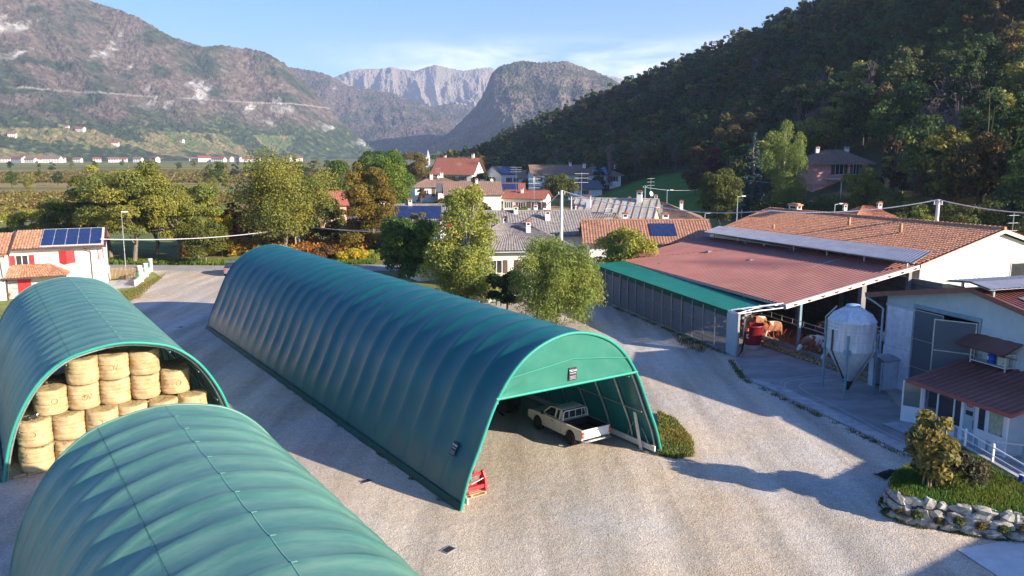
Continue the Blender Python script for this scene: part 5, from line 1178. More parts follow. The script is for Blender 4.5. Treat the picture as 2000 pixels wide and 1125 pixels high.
def wall_path(pts, Hs, tiers, seed):
    q=random.Random(seed); L_=0; seg=[]
    for a,b in zip(pts[:-1],pts[1:]): seg.append((L_,a,b)); L_+=(b-a).length
    def at(s):
        for l,a,b in seg:
            if s<=l+(b-a).length: t=(s-l)/(b-a).length; return a+(b-a)*t,(b-a).normalized()
        return pts[-1],(pts[-1]-pts[-2]).normalized()
    for tier in range(tiers):
        s=q.uniform(0,.2)
        while s<L_:
            w=q.uniform(.30,.85); h=Hs/tiers; p,d=at(min(L_,s+w/2)); nrm=Vector((d.y,-d.x,0)); 
            V,nu,nv,rot=boulder(None,1,1,q.random()); c=p-nrm*(.10+.06*tier)+Vector((0,0,h*(tier+.5)))
            hh=h*.5*q.uniform(.85,1.35); P=[]
            for v in V:
                v=rot@v; P.append(c+d*v.x*w*.50+nrm*v.y*.16+Vector((0,0,1))*v.z*hh)
            Fs=[(j*nu+i,j*nu+(i+1)%nu,(j+1)*nu+(i+1)%nu,(j+1)*nu+i) for j in range(nv-1) for i in range(nu)]
            wall_.add(P,Fs,0,False); s+=w*.96
wall_path(base,Hp,3,3)
wall_path([back[-1],base[0]],Hp*.9,3,9); wall_path(list(reversed(back[3:])),Hp*.5,2,12) if False else None
wall_.build('boulder_wall',M['stone'],plw)
core=MB(); ring=[p+(cen-p).normalized()*.16 for p in base+back]; core.prism([(p.x,p.y) for p in ring],0,Hp-.08); core.build('soil_core',M['soil'],plw)

# black dog lying behind the stone wall
dg_=thing('dog','black dog lying on the gravel just behind the left end of the stone planter','dog',G(1744,936),TB+.9); dg_.scale=(1.15,1.15,1.3)
V=[(0,0,.16),(.2,0,.17),(.33,0,.19),(.43,.02,.24),(.55,.04,.20),(-.2,0,.16),(-.34,.02,.12),(-.48,.10,.05),(-.6,.18,.04),(.30,.12,.06),(.48,.14,.04),(.28,-.12,.06),(.46,-.14,.04),(-.24,.14,.08),(-.05,.2,.04),(-.26,-.13,.08),(-.08,-.2,.04)]
skin_mesh('body',V,Ed,[(.15,.15),(.14,.15),.10,.09,.05,.14,.09,.03,.02,.05,.035,.05,.035,.08,.035,.08,.035],mat('black_dog_fur',(.008,.008,.009),(.018,.017,.017),20,.8),dg_)
for s in (-1,1): mb=MB(); mb.tube([(.40,.02+s*.07,.30),(.38,.02+s*.11,.24),(.38,.02+s*.12,.17)],[.02,.035,.01],6); mb.build('ear',M['black'],dg_)
# ================================================================== HOUSES
def window(parent, x, z, w, h, y=0, side=-1, shutters=None, m='white_paint', pane='glass', axis='x', frame=.07, open_sh=True, yv=None):
    """window on a wall; axis 'x': wall along x at depth y facing -y (side -1); axis 'y': wall along y at x=y, facing side*x"""
    def B(mb,a0,a1,d0,d1,z0,z1):
        if axis=='x': mb.box(a0,a1,y+side*d1 if side<0 else y+d0,y+side*d0 if side<0 else y+d1,z0,z1)
        else: mb.box(y-d1 if side<0 else y+d0,y-d0 if side<0 else y+d1,a0,a1,z0,z1)
    f=MB(); B(f,x-w/2-frame,x+w/2+frame,0,.05,z+h,z+h+frame); B(f,x-w/2-frame,x+w/2+frame,0,.07,z-frame,z); B(f,x-w/2-frame,x-w/2,0,.05,z,z+h); B(f,x+w/2,x+w/2+frame,0,.05,z,z+h); B(f,x-.03,x+.03,.012,.045,z,z+h)
    o=f.build('window',M[m],parent); g=MB(); B(g,x-w/2,x+w/2,.005,.02,z,z+h); g.build('pane',M[pane],o)
    if shutters:
        for s in (-1,1):
            q=MB(); B(q,min(x+s*(w/2+frame),x+s*(w+frame)),max(x+s*(w/2+frame),x+s*(w+frame)),.0,.045,z-.03,z+h+.03); q.build('shutter',M[shutters],o)
    return o
def house(label, px, py, Y, w, d, eave, rise, roofm, wallm='white_wall', rot=0, hip=False, z0=None, anchor='c', wins=(), chims=(), solar=None, over=.5, tile=(0.3,.05,.38,.03), cat='house', name='house', group=None, balcony=None, door=None, shut='dark_wood', solm='solar'):
    """front wall (local -y) bottom centre placed on the ground at depth Y under picture column px"""
    if Y is None: P=on_terrain(px,py)
    else: P=D(px,py,Y); P.z=float(hill(P.x,P.y))
    if z0 is not None: P.z=z0
    h=thing(name,label,cat,P,rot,group)
    hw=w/2; mb=MB()
    if hip: mb.box(-hw,hw,0,d,-.6,eave)
    else: mb.sprism([(0,-.6),(d,-.6),(d,eave),(d/2,eave+rise),(0,eave)],-hw,hw)
    mb.build('wall',M[wallm],h)
    o=over; k=rise/(d/2); ze=eave-o*k+.06; zr=eave+rise+.08; pit,amp,co,st=tile; S=MB()
    if hip:
        rl=max(0.2,hw-d/2); A,B_,C,E_=(-hw-o,-o,ze),(hw+o,-o,ze),(hw+o,d+o,ze),(-hw-o,d+o,ze); R1=(-rl,d/2,zr); R2=(rl,d/2,zr)
        S.sheet(A,B_,R2,R1,pit,amp,co,st,.08); S.sheet(C,E_,R1,R2,pit,amp,co,st,.08)
        S.sheet(B_,C,R2,R2,pit,amp,co,st,.08); S.sheet(E_,A,R1,R1,pit,amp,co,st,.08)
        S.box(-hw-o+.05,hw+o-.05,-o+.05,d+o-.05,ze-.14,ze-.05,1)
    else:
        S.sheet((-hw-o,-o,ze),(hw+o,-o,ze),(hw+o,d/2,zr),(-hw-o,d/2,zr),pit,amp,co,st,.10)
        S.sheet((hw+o,d+o,ze),(-hw-o,d+o,ze),(-hw-o,d/2,zr),(hw+o,d/2,zr),pit,amp,co,st,.10)
        S.tube([(-hw-o,d/2,zr+.06),(hw+o,d/2,zr+.06)],.10,8)
    rf=S.build('roof',[M[roofm],M['white_wall']],h)
    for (cx,cy,ch,cw) in chims:
        ch*=.78; cw*=.78
        yy=min(cy,d-cy); z=ze+(yy+o)*k; chimney(rf,cx,cy,z-.2,z+ch,cw,cw*.9,'white_wall','tile_red')
    for wd in wins:
        x,z,ww,hh=wd[:4]; ax=wd[4] if len(wd)>4 else 'f'
        if ax=='f': window(h,x,z,ww,hh,0,-1,shut if len(wd)<6 or wd[5] else None)
        elif ax=='l': window(h,x,z,ww,hh,-hw,-1,shut,axis='y')
        else: window(h,x,z,ww,hh,hw,1,shut,axis='y')
    if door: x,ww,hh=door; mb=MB(); mb.box(x-ww/2,x+ww/2,-.05,0,0,hh); mb.build('door',M['dark_wood'],h)
    if balcony:
        x0,x1,z=balcony; mb=MB(); mb.box(x0,x1,-1.1,0,z-.14,z); b=mb.build('balcony',M['white_wall'],h)
        mb=MB(); mb.box(x0,x1,-1.1,-1.05,z+.85,z+.92)
        for x in np.arange(x0,x1+.01,(x1-x0)/max(2,int((x1-x0)/.3))): mb.box(x-.02,x+.02,-1.09,-1.06,z,z+.86)
        mb.build('balustrade',M['dark_wood'],b)
    if solar:
        for (x0,x1,v0,v1) in solar:
            def q(x,v,dz): return (x,-o+(d/2+o)*v,ze+(zr-ze)*v+dz)
            mb=MB(); V=[q(x0,v0,.12),q(x1,v0,.12),q(x1,v1,.12),q(x0,v1,.12),q(x0,v0,.17),q(x1,v0,.17),q(x1,v1,.17),q(x0,v1,.17)]
            mb.add(V,[(0,3,2,1),(4,5,6,7),(0,1,5,4),(1,2,6,5),(2,3,7,6),(3,0,4,7)]); mb.build('solar_panel',M[solm],rf)
    return h
def antenna(label, x, y, z, h, mw=1.0, dish=False, rot=0, m='steel', ladder=3):
    a=thing('antenna',label,'antenna',(x,y,z),rot,'roof aerials'); mb=MB(); mb.tube([(0,0,0),(0,0,h)],.022,6); mb.build('mast',M[m],a)
    mb=MB()
    for k in range(ladder):
        zz=h-.15-.5*k; mb.tube([(-mw*.5,0,zz),(mw*.5,0,zz)],.014,5)
        for j in range(6): xx=-mw*.5+mw*j/5; mb.tube([(xx,-.12,zz),(xx,.12,zz)],.007,4)
    mb.build('crossbars',M['white_paint'],a)
    if dish:
        mb=MB(); mb.lathe([(.02,.0),(.2,.03),(.36,.12),(.37,.12),(.2,.0),(.02,-.03)],n=16); q=mb.build('dish',M['white_paint'],a); q.location=(0,-.1,h*.4); q.rotation_euler=(math.pi/2-.3,0,.4)
    return a

# ---- white house with red shutters at the left edge (own frame: local x right, facade at y=0)
HX,HYY=-44.95,70.35; HR_=math.radians(24)
def WH(x,y,z): return (HX+x*math.cos(HR_)-y*math.sin(HR_),HYY+x*math.sin(HR_)+y*math.cos(HR_),z)
wh=thing('white_house','white two-storey house with red shutters, clay tile roof and roof solar panels at left','house',(HX,HYY,0),HR_)
EZ=4.30
mb=MB()
mb.box(0,7.45,0,8,0,EZ); mb.sprism([(0,EZ-.0),(8,EZ),(4,EZ+1.15)],0,7.45); mb.sprism([(-2.4,0),(6,0),(6,EZ-.1),(1.8,EZ+1.1),(-2.4,EZ-.1)],-6.5,-.05)
mb.sprism([(-1.7,0),(-.02,0),(-.02,2.62),(-1.7,2.05)],-.02,1.0) ; mb.build('wall',M['white_wall'],wh)
S=MB(); S.sheet((.35,-.55,EZ-.08),(7.75,-.55,EZ-.08),(7.75,4,EZ+1.24),(.35,4,EZ+1.24),.24,.05,.36,.03,.10); S.sheet((7.75,8.5,EZ-.08),(.35,8.5,EZ-.08),(.35,4,EZ+1.24),(7.75,4,EZ+1.24),.24,.05,.36,.03,.10)
r1=S.build('roof',M['tile_orange'],wh)
S=MB(); S.sheet((-6.8,-2.9,EZ-.22),(.40,-2.9,EZ-.22),(.40,1.8,EZ+1.24),(-6.8,1.8,EZ+1.24),.24,.05,.36,.03,.10); S.sheet((.40,6.4,EZ-.22),(-6.8,6.4,EZ-.22),(-6.8,1.8,EZ+1.24),(.40,1.8,EZ+1.24),.24,.05,.36,.03,.10); r2=S.build('roof',M['tile_orange'],wh)
mb=MB(); mb.beam((.44,-2.95,EZ-.25),(.44,1.8,EZ+1.28),.08,.3); mb.beam((.35,-.62,EZ-.10),(7.8,-.62,EZ-.10),.12,.14); mb.beam((7.80,-.6,EZ-.1),(7.80,4,EZ+1.25),.07,.26); mb.build('verge',M['dark_frame'],wh)
for i in range(5):
    for j in range(2):
        def q(u,v,dz): return (2.6+u,-.45+ (4.4)*v, EZ-.05+1.32*v*.985+dz)
        u0=i*.985; v0=.06+j*.44; V=[q(u0,v0,.12),q(u0+.90,v0,.12),q(u0+.90,v0+.405,.12),q(u0,v0+.405,.12),q(u0,v0,.17),q(u0+.90,v0,.17),q(u0+.90,v0+.405,.17),q(u0,v0+.405,.17)]
        mb=MB(); mb.add(V,[(0,3,2,1),(4,5,6,7),(0,1,5,4),(1,2,6,5),(2,3,7,6),(3,0,4,7)]); sp=mb.build('solar_panel',M['solar'],r1)
mb=MB(); V=[(2.5,-.47,EZ+.05),(7.62,-.47,EZ+.05),(7.62,3.8,EZ+1.3),(2.5,3.8,EZ+1.3)]; mb.add(V,[(0,1,2,3)]); mb.build('panel_rails',M['steel_paint'],r1)
window(wh,1.0,2.75,.9,.85,0,-1,'red_paint')
# half-closed shutters folded out over the second window
mb=MB(); mb.add([(3.9,0,2.75),(3.9,0,3.85),(4.55,-.42,3.85),(4.55,-.42,2.75),(5.2,0,3.85),(5.2,0,2.75)],[(0,3,2,1),(3,5,4,2)]); mb.add([(3.9,.03,2.75),(3.9,.03,3.85),(4.55,-.38,3.85),(4.55,-.38,2.75),(5.2,.03,3.85),(5.2,.03,2.75)],[(0,1,2,3),(3,2,4,5)]); mb.build('closed_shutter',M['red_paint'],wh)
mb=MB(); mb.box(7.10,7.16,-.06,-.0,2.95,3.9); mb.box(7.455,7.50,.3,.8,2.95,3.95); mb.build('side_shutter',M['red_paint'],wh)
window(wh,4.7,.95,1.6,.42,0,-1,None)
mb=MB(); mb.tube([(5.9,-.55,EZ-.15),(6.3,-.3,EZ-.35),(6.5,-.07,EZ-.6),(6.5,-.07,.1)],.045,6); mb.tube([(-.9,-2.5,EZ-.35),(-.3,-2.46,EZ-.7),(-.2,-2.46,1.6)],.045,6); mb.build('downpipe',mat('brown_pipe',(.12,.09,.08),(.16,.12,.1),3,.5),wh)
# porch roof
S=MB(); S.sheet((-.3,-2.7,1.92),(4.6,-2.7,1.92),(3.0,-.05,2.78),(.3,-.05,2.78),.24,.05,.36,.03,.08); S.sheet((4.6,-2.7,1.92),(4.75,-.05,1.95),(3.0,-.05,2.78),(3.0,-.05,2.78),.24,.05,.36,.03,.08); S.build('porch_roof',M['tile_orange'],wh)
mb=MB(); mb.beam((-.35,-2.74,1.9),(4.65,-2.74,1.9),.1,.12); mb.box(-.1,.05,-2.4,-2.3,0,1.9); mb.box(3.9,4.05,-2.4,-2.28,0,1.9); mb.build('porch_beam',M['dark_frame'],wh)
mb=MB(); mb.box(.75,1.75,-1.76,-1.70,0,1.9); dr=mb.build('door',M['red_paint'],wh); mb=MB(); mb.tube([(1.62,-1.8,.9),(1.62,-1.8,1.05)],.02,6); mb.build('handle',M['steel'],dr)
mb=MB(); mb.box(.0,4.2,-1.70,-.02,0,1.88); mb.build('porch_wall',M['white_wall'],wh)
antenna('white aerial with crossed arms on a mast at the left roof of the white house',*WH(-.9,1.6,5.0),1.75,.9,False,.5,'white_paint',1)
fp=thing('flower_pot','potted orange and yellow flowers beside the red front door','flower pot',WH(-.1,-2.1,0)); mb=MB(); mb.lathe([(.16,0),(.24,.34),(.26,.36),(.20,.34)],n=14); mb.build('pot',M['tile_orange'],fp)

# ---- gate, pillars and low walls beside the white house
gt=thing('gate','dark iron double gate with wooden slats across the driveway of the white house','gate',G(214,546),math.atan2((G(272,545)-G(214,546)).y,(G(272,545)-G(214,546)).x)); GL=(G(272,545)-G(214,546)).length
mb=MB(); 
for z in (.15,.75,1.15): mb.box(.05,GL-.05,-.02,.02,z,z+.05)
mb.tube([(GL*.5,0,.1),(.1,0,1.1)],.02,5); mb.tube([(GL*.5,0,.1),(GL-.1,0,1.1)],.02,5); mb.box(GL/2-.03,GL/2+.03,-.03,.03,.05,1.25); mb.build('gate_frame',M['dark_frame'],gt)
mb=MB()
for x in np.arange(.1,GL-.05,.13): mb.box(x-.03,x+.03,-.035,-.022,.08,1.22)
mb.build('slats',M['wood'],gt)
pil=[]
for k,(px,py,la) in enumerate([(205,547,'wide concrete pillar left of the driveway gate'),(212,546,'slim concrete pillar holding the left gate leaf'),(274,545,'concrete pillar holding the right gate leaf'),(277,550,'near concrete fence pillar right of the gate'),(286,540,'middle concrete pillar of the low wall by the road'),(295,530,'last concrete pillar of the low wall, beside the road')]):
    p=G(px,py); t=thing('gate_pillar',la,'pillar',p,.6,'concrete pillars of the gate and low wall'); s=.26 if k==0 else .17
    mb=MB(); mb.box(-s,s,-s,s,0,1.32); mb.build('shaft',M['concrete_pale'],t); mb=MB(); mb.box(-s-.04,s+.04,-s-.04,s+.04,1.32,1.40); mb.build('cap',M['concrete_pale'],t)
lw=thing('low_wall','low pale concrete wall running from the gate to the road','low wall',G(265,559),math.atan2((G(297,528)-G(265,559)).y,(G(297,528)-G(265,559)).x)); LL=(G(297,528)-G(265,559)).length
mb=MB(); mb.box(0,LL,-.10,.10,0,.55); mb.box(-.02,LL+.02,-.13,.13,.55,.60); mb.build('wall',M['concrete_pale'],lw)
mb=MB()
for x in np.arange(.2,LL,.22): mb.box(x-.01,x+.01,-.01,.01,.6,1.15)
mb.box(0,LL,-.015,.015,1.12,1.16); mb.build('fence_top',mat('green_fence',(.03,.14,.07),(.04,.18,.09),3,.5),lw)
lb=thing('letter_box_wall','dark letter box wall between the two left gate pillars','letter box',G(208,548),.1); mb=MB(); mb.box(-.28,.30,-.1,.1,0,.75); mb.build('wall',M['dark_frame'],lb); mb=MB(); mb.box(-.2,.05,-.14,-.1,.35,.6); mb.build('box',M['red_wall'],lb)

# ---- near village houses
V_=lambda x,z,w=.9,h=1.1,*a:(x,z,w,h)+a
house('white bungalow with brown pantile roof, solar collector and chimneys behind the red barn roof',1268,470,82,12.4,7,3.75,1.75,'tile_bung','white_wall',-.02,wins=[V_(-3.2,1.2,1,1.2),V_(1.0,.6,1.2,1.9),V_(4.2,.6,1.6,1.9)],chims=[(-2.0,4.6,1.5,.7),(2.4,4.8,1.6,.9)],solar=[(.3,3.0,.30,.80)],over=.7,name='village_house')
h2=house('white house with grey hipped tile roof behind the yellow-green tall tree',1010,480,76,10.5,8,3.75,1.9,'tile_grey','cream_wall',.12,hip=True,wins=[V_(1.3,1.3,1.5,1.2),V_(-2,1.3,1,1.2)],chims=[(1.4,2.4,1.3,.55),(-.6,5.2,1.3,.55)],over=.7,name='village_house')
house('white house with long grey tiled gable roof and three chimneys, behind the grey hipped one',1060,450,88,11.5,9,3.9,2.1,'tile_grey','white_wall',.10,wins=[V_(3.8,1.2,1,1.2)],chims=[(-2.6,4.0,1.0,.6),(-.2,4.8,1.1,.6),(.9,2.6,1.3,.7)],over=.6,name='village_house')
mh=house('house with pale aged sheet-metal roof crossed by rusty seams',1190,440,97,9.6,9.5,4.6,2.3,'metal_sheet','white_wall',-.30,wins=[V_(-3.5,1.5,1,1.2)],chims=[(-3.2,2.8,1.7,.7),(3.0,4.2,1.6,.8)],over=.6,tile=(1.05,.05,0,0),name='village_house')
mb=MB(); ze=4.6-.6*(2.3/4.75)+.06; zr=4.6+2.3+.08
for i in range(13):
    x=-5.3+10.6*i/12; mb.beam((x,-.6,ze+.09),(x,4.75,zr+.09),.07,.07)
mb.build('roof_seams',M['rust'],mh)
house('white house with low red-brown hipped roof, solar heater and four chimneys behind the metal roof',1262,425,112,15.0,10,3.6,2.0,'tile_brown','white_wall',-.15,hip=True,wins=[V_(3.5,1.0,1.6,1.3),V_(0,1.0,1.2,1.3)],chims=[(-4.6,3.2,1.4,.6),(-2.4,3.6,1.6,.6),(1.4,4.4,1.6,.6),(5.0,3.2,1.3,.6)],solar=[(-.1,2.4,.35,.8)],over=.9,name='village_house',solm='cell_grey')
house('grey-tiled outbuilding with a white gable next to the tile-roofed bungalow',1125,455,92,6.5,7,4.0,1.6,'tile_grey','white_wall',-.45,wins=[V_(1.5,2.2,.8,.8)],chims=[(-1.5,3.2,1.2,.5)],name='village_house')
house('low building with striped pale corrugated roof and big white chimney left of the tall tree',862,470,80,5.0,5,2.7,1.2,'grey_corr','cream_wall',.5,chims=[(1.2,2.5,2.3,.8)],tile=(.5,.09,0,0),name='village_house')
house('red-walled house with a roof of blue solar panels behind the golden bushes',828,440,104,8.5,7.5,4.2,1.6,'tile_grey','red_wall',.05,chims=[(-2.0,3.6,1.0,.6),(3.8,3.8,.9,.6)],solar=[(-4.0,2.2,.08,.85)],name='village_house')
house('white house with red-brown roof and small front gable in the village',1022,410,178,9.2,8,3.0,1.5,'tile_red','white_wall',-.25,wins=[V_(-3.4,.9,.8,1.2),V_(-.6,.1,1,2.0),V_(3.0,.9,2.2,1.3)],chims=[(-.9,2.6,1.4,.7)],tile=(.4,.06,0,0),name='village_house')
house('white house with broad brown roof, satellite dish and striped awning above the tall tree',925,390,172,12,9,4.2,2.4,'tile_brown','white_wall',.12,wins=[V_(-3,1.4,3,1.6)],chims=[(1.0,4.0,1.2,.7)],tile=(.4,.06,0,0),name='village_house')
house('white house with dark hipped roof and two chimneys left in the village',858,385,215,13,11,4.6,2.2,'tile_brown','white_wall',.25,hip=True,wins=[V_(0,1.6,2,2.2),V_(-4,2,1,1.2),V_(4,1.6,1.2,2.2)],chims=[(-1.6,3.4,1.8,1.0),(1.4,4.5,1.7,1.1)],tile=(.4,.06,0,0),over=1,name='village_house',balcony=(-2.2,2.2,1.5))
house('small white house with dark grey roof beside the dark hipped house',890,378,205,9,8,3.4,1.6,'slate_dark','white_wall',.1,wins=[V_(2,1,1,1.2)],tile=(.4,.06,0,0),name='village_house')
house('white house with steep bright red roof at the far left end of the village',884,362,290,15,13,6.2,5.2,'tile_red','white_wall',-.3,wins=[V_(-2,3.4,3,1.5),V_(4,3.4,1.4,1.5),V_(-4,.8,1.2,1.4)],chims=[(5.6,6.5,2.0,1.2),(-5.5,6.8,1.6,1.0)],tile=(.5,.07,0,0),over=1,name='village_house')
house('white gabled house with blue solar roof in the shaded middle of the village',1000,360,300,11,10,5.6,2.6,'slate_dark','white_wall',.75,wins=[V_(-1.5,2.6,1.4,1.6),V_(2.2,2.6,1.2,1.6),V_(1.5,.3,3,1.6)],solar=[(-4.5,0,.1,.8)],solm='solar_blue',tile=(.5,.07,0,0),name='village_house')
house('long white row house with brown roof right of the gabled solar house',1062,362,285,18,9,4.4,2.6,'tile_brown','white_wall',-.05,wins=[V_(-6,1.4,1.2,1.6),V_(-2,1.4,1.4,1.6),V_(3,1.4,1.2,1.6)],chims=[(4,4.5,1.2,.9)],tile=(.5,.07,0,0),name='village_house')
house('shed roofed with dark solar panels between the white village houses',988,392,220,10,7,3.0,1.6,'tile_red','white_wall',.0,solar=[(-4.6,3.4,.06,.9)],tile=(.5,.07,0,0),name='village_house')
house('tall white house with red roof partly hidden by the big round tree',1092,372,258,17,11,6.6,2.6,'tile_brown','white_wall',.12,wins=[V_(-6.6,4.2,1.1,1.4),V_(-6.6,1.2,1.1,1.4),V_(3,1.2,1.4,1.6),V_(6,1.2,1.2,1.6)],chims=[(4.5,5,1.4,1.0)],tile=(.5,.07,0,0),over=.8,name='village_house')
house('large white two-storey house with blue solar panels and balcony at the forest edge',1168,382,250,14,10,5.6,2.1,'tile_brown','white_wall',-.08,hip=True,wins=[V_(-4.8,3.4,1.3,1.5),V_(0.5,3.4,1.1,1.5),V_(4.6,3.4,1.4,1.5),V_(2,.5,1.4,2),V_(-3,.5,1.6,1.4)],chims=[(-4.4,4.5,1.7,1.3),(5.4,4,1.6,1.2)],solar=[(-1.2,4.2,.12,.85)],solm='solar_blue',balcony=(-1,4.5,2.5),tile=(.5,.07,0,0),over=1,name='village_house')
house('small white annex with dark pitched roof in front of the large white house',1152,385,236,8,7,2.8,2.0,'slate_dark','white_wall',.35,wins=[V_(-1.6,1.1,1.1,1.1)],tile=(.5,.07,0,0),name='village_house')
house('white cottage behind the golden trees with red roof and white gable, left of the village',690,395,150,7.5,7,3.6,2.2,'tile_red','white_wall',-.5,wins=[V_(-1.5,1.2,1,1.2)],chims=[(1.5,2.5,1.1,.6)],tile=(.4,.06,0,0),name='village_house')
house('small brick-red roofed house peeping out left of the dark golden tree',648,392,140,5,6,4.0,2.0,'tile_red','pink_wall',.4,tile=(.4,.06,0,0),name='village_house')
# pink villa on the slope
vp=on_terrain(1640,356)
vl=house('pink villa with brown hipped tile roof and railed balcony on the wooded slope',1640,352,vp.y,0.072*vp.y*.98,.05*vp.y,.026*vp.y,.0130*vp.y,'tile_brown','pink_wall',.06,hip=True,z0=D(1640,355,vp.y).z,wins=[(-.2,.35*.026*vp.y,.010*vp.y,.60*.026*vp.y),(.020*vp.y,.35*.026*vp.y,.007*vp.y,.014*vp.y)],chims=[(-.022*vp.y,.02*vp.y,1.1,.8),(.02*vp.y,.028*vp.y,1.0,.9)],over=.007*vp.y,balcony=(-.018*vp.y,.012*vp.y,.004*vp.y),tile=(.35,.05,.4,.03),name='villa',cat='villa')
mb=MB(); mb.box(-.034*vp.y,.034*vp.y,.2,.045*vp.y,-5,0); mb.build('plinth',M['pink_wall'],vl)
ob2=house('house with mossy tiled hip roof showing just above the ridge of the tiled barn',1725,425,90,8,7,3.5,2.1,'tile_old','white_wall',.1,hip=True,z0=D(1725,408,92).z-5.4,chims=[(1.2,3,.8,.6),(-3,3,.6,.5)],name='village_house')

# church spire far off
cp_=D(836,318,700); ch=thing('church_tower','slender white church bell tower with pointed spire rising above far trees','church tower',(cp_.x,700,0)); z_top=D(836,293,700).z
mb=MB(); mb.box(-1.6,1.6,-1.6,1.6,0,z_top-6.5); mb.box(-1.8,1.8,-1.8,1.8,z_top-6.5,z_top-6.0); mb.build('shaft',M['white_wall'],ch); mb=MB(); mb.lathe([(1.6,z_top-6.0),(.9,z_top-3.0),(.15,z_top)],n=8); mb.build('spire',M['concrete_pale'],ch)
mb=MB(); mb.box(-.6,.6,-1.64,-1.6,z_top-9.5,z_top-7.2); mb.build('belfry_opening',M['black'],ch)

# ---- tiny far houses on the valley floor and foot slopes
rr=random.Random(12)
fh=[(40,322,1380,26,'cluster'),(78,322,1350,34,''),(100,322,1340,26,''),(158,321,1330,40,''),(215,321,1400,26,''),(262,320,1420,30,'')]
def far_house(px,Y,w,label,z=None,roofc='tile_red'):
    p=D(px,320,Y); z=float(hill(p.x,p.y)) if z is None else z; d=w*.55; h=rr.uniform(5.5,7.5); mb=MB(); mb.sprism([(0,-2),(d,-2),(d,h),(d/2,h+d*.28),(0,h)],-w/2,w/2,0)
    k=d*.28/(d/2); mb.sprism([(-1,h-k+.2),(d/2,h+d*.28+.3),(d+1,h-k+.2),(d+1,h-k+.8),(d/2,h+d*.28+.9),(-1,h-k+.8)],-w/2-.8,w/2+.8,1)
    nwin=max(2,int(w/4))
    for i in range(nwin):
        for zz in (1,3.8): x=-w/2+w*(i+.5)/nwin; mb.box(x-.6,x+.6,-.08,0,zz,zz+1.4,2)
    o=mb.build('far_house',[M['white_wall'],M[roofc],M['glass']],None,(p.x,Y,z),rr.uniform(-.5,.5)); T(o,label,'house','white houses of the far villages'); return o
names=['leftmost','second','third','fourth','fifth','sixth','seventh','eighth','ninth','tenth','eleventh','twelfth']
for i,(px,Y,w) in enumerate([(10,1400,18),(32,1360,24),(57,1330,17),(74,1345,15),(100,1320,26),(118,1380,14),(150,1400,14),(190,1420,13),(222,1400,16),(240,1440,13),(268,1420,15),(298,1400,17)]):
    far_house(px,Y,w,f"far white house at the foot of the left mountain, {names[i]} in its row",roofc='tile_red' if i%2 else 'tile_brown')
for i,(px,Y,w) in enumerate([(378,1500,14),(388,1530,13),(400,1490,22),(414,1520,16),(427,1480,20),(440,1510,22),(463,1540,14),(484,1500,20),(500,1560,15),(520,1600,13),(560,1650,16),(585,1620,14)]):
    far_house(px,Y,w,f"white house of the hamlet beyond the vineyards, {names[i]} from the left",roofc='tile_red' if i%3 else 'tile_brown')

ml=bpy.data.objects['mountain_left']; bpy.context.view_layer.update()
for (hx,hy,wd,la) in [(28,262,16,'white farmhouse among terraces at the far left foot of the mountain'),(160,250,20,'pinkish farmhouse on the crest of the hillside vineyards'),(226,279,17,'white farmhouse below the hillside vineyards'),(353,272,18,'white farmhouse at the edge of the wooded mountain foot'),(135,246,11,'small shed left of the crest farmhouse in the hillside vineyards')]:
    a_,b_,c_=ray(hx,hy+6); ok,loc,nrm_,ix=ml.ray_cast(Vector((0,0,CAMH)),Vector((a_,b_,c_)).normalized())
    if ok: far_house(hx,loc.y,wd,la,z=loc.z)
# ================================================================== POLES, LAMPS, CABLES
def pole(label,p,ztop,r=.11,m='concrete_pale',lean=0,group='utility poles'):
    t=thing('utility_pole',label,'utility pole',(p[0],p[1],float(hill(p[0],p[1]))),0,group); h=ztop-t.location.z; mb=MB(); mb.tube([(0,0,0),(lean,0,h)],[r*1.25,r*.8],10); mb.build('mast',M[m],t)
    mb=MB(); mb.box(lean-.35,lean+.35,-.04,.04,h-.4,h-.3); mb.build('crossarm',M['steel'],t); mb=MB()
    for x in (-.3,0,.3): mb.tube([(lean+x,0,h-.3),(lean+x,0,h-.12)],.035,6)
    mb.build('insulator',M['white_paint'],t); return t
def P3(px,py,Y): v=D(px,py,Y); return (v.x,v.y,v.z)
PA=P3(583,438,101); PB_=P3(576,444,100.2); PC=P3(1097,372,78); PD=P3(1833,390,62); PE=P3(1452,350,150); PF=P3(1644,350,140); PG=P3(1117,380,130); 
pole('pale concrete pole of the twin pair behind the long tunnel, taller one',PA,PA[2]); pole('brown wooden pole of the twin pair behind the long tunnel',PB_,PB_[2],.10,'wood')
pole('thick tall silver pole rising above the willow',PC,PC[2],.17,'steel_paint'); pole('concrete pole behind the ridge of the tiled barn',PD,PD[2],.16)
pole('thin grey pole in front of the blue spruce',PE,PE[2],.10); pole('thin grey pole among the bushes below the pink villa',PF,PF[2],.10); pole('short pale pole behind the tall silver one',P3(1116,384,100),P3(1116,384,100)[2],.10)
pole('dark green post standing on the meadow edge',P3(1260,362,140),P3(1260,362,140)[2],.13,'blue_steel')
def lamp(label,px,py,Y,side=1,arm=.5):
    v=D(px,py,Y); t=thing('street_lamp',label,'street lamp',(v.x,v.y,float(hill(v.x,v.y))),0,'street lamps'); h=v.z-t.location.z
    mb=MB(); mb.tube([(0,0,0),(0,0,h)],[.09,.05],8); mb.build('post',M['steel'],t)
    mb=MB(); mb.tube([(0,0,h-.05),(side*arm,0,h+.06)],.035,6); mb.sprism([(-.12,0),(.12,0),(.09,.12),(-.09,.12)],min(side*arm,side*(arm+.55)),max(side*arm,side*(arm+.55))); q=mb.build('lamp_head',M['white_paint'],t)
    for vtx in q.data.vertices:
        if abs(vtx.co.x)>abs(arm)-.01 and vtx.co.z<.2: vtx.co.z+=h+.02
    return t
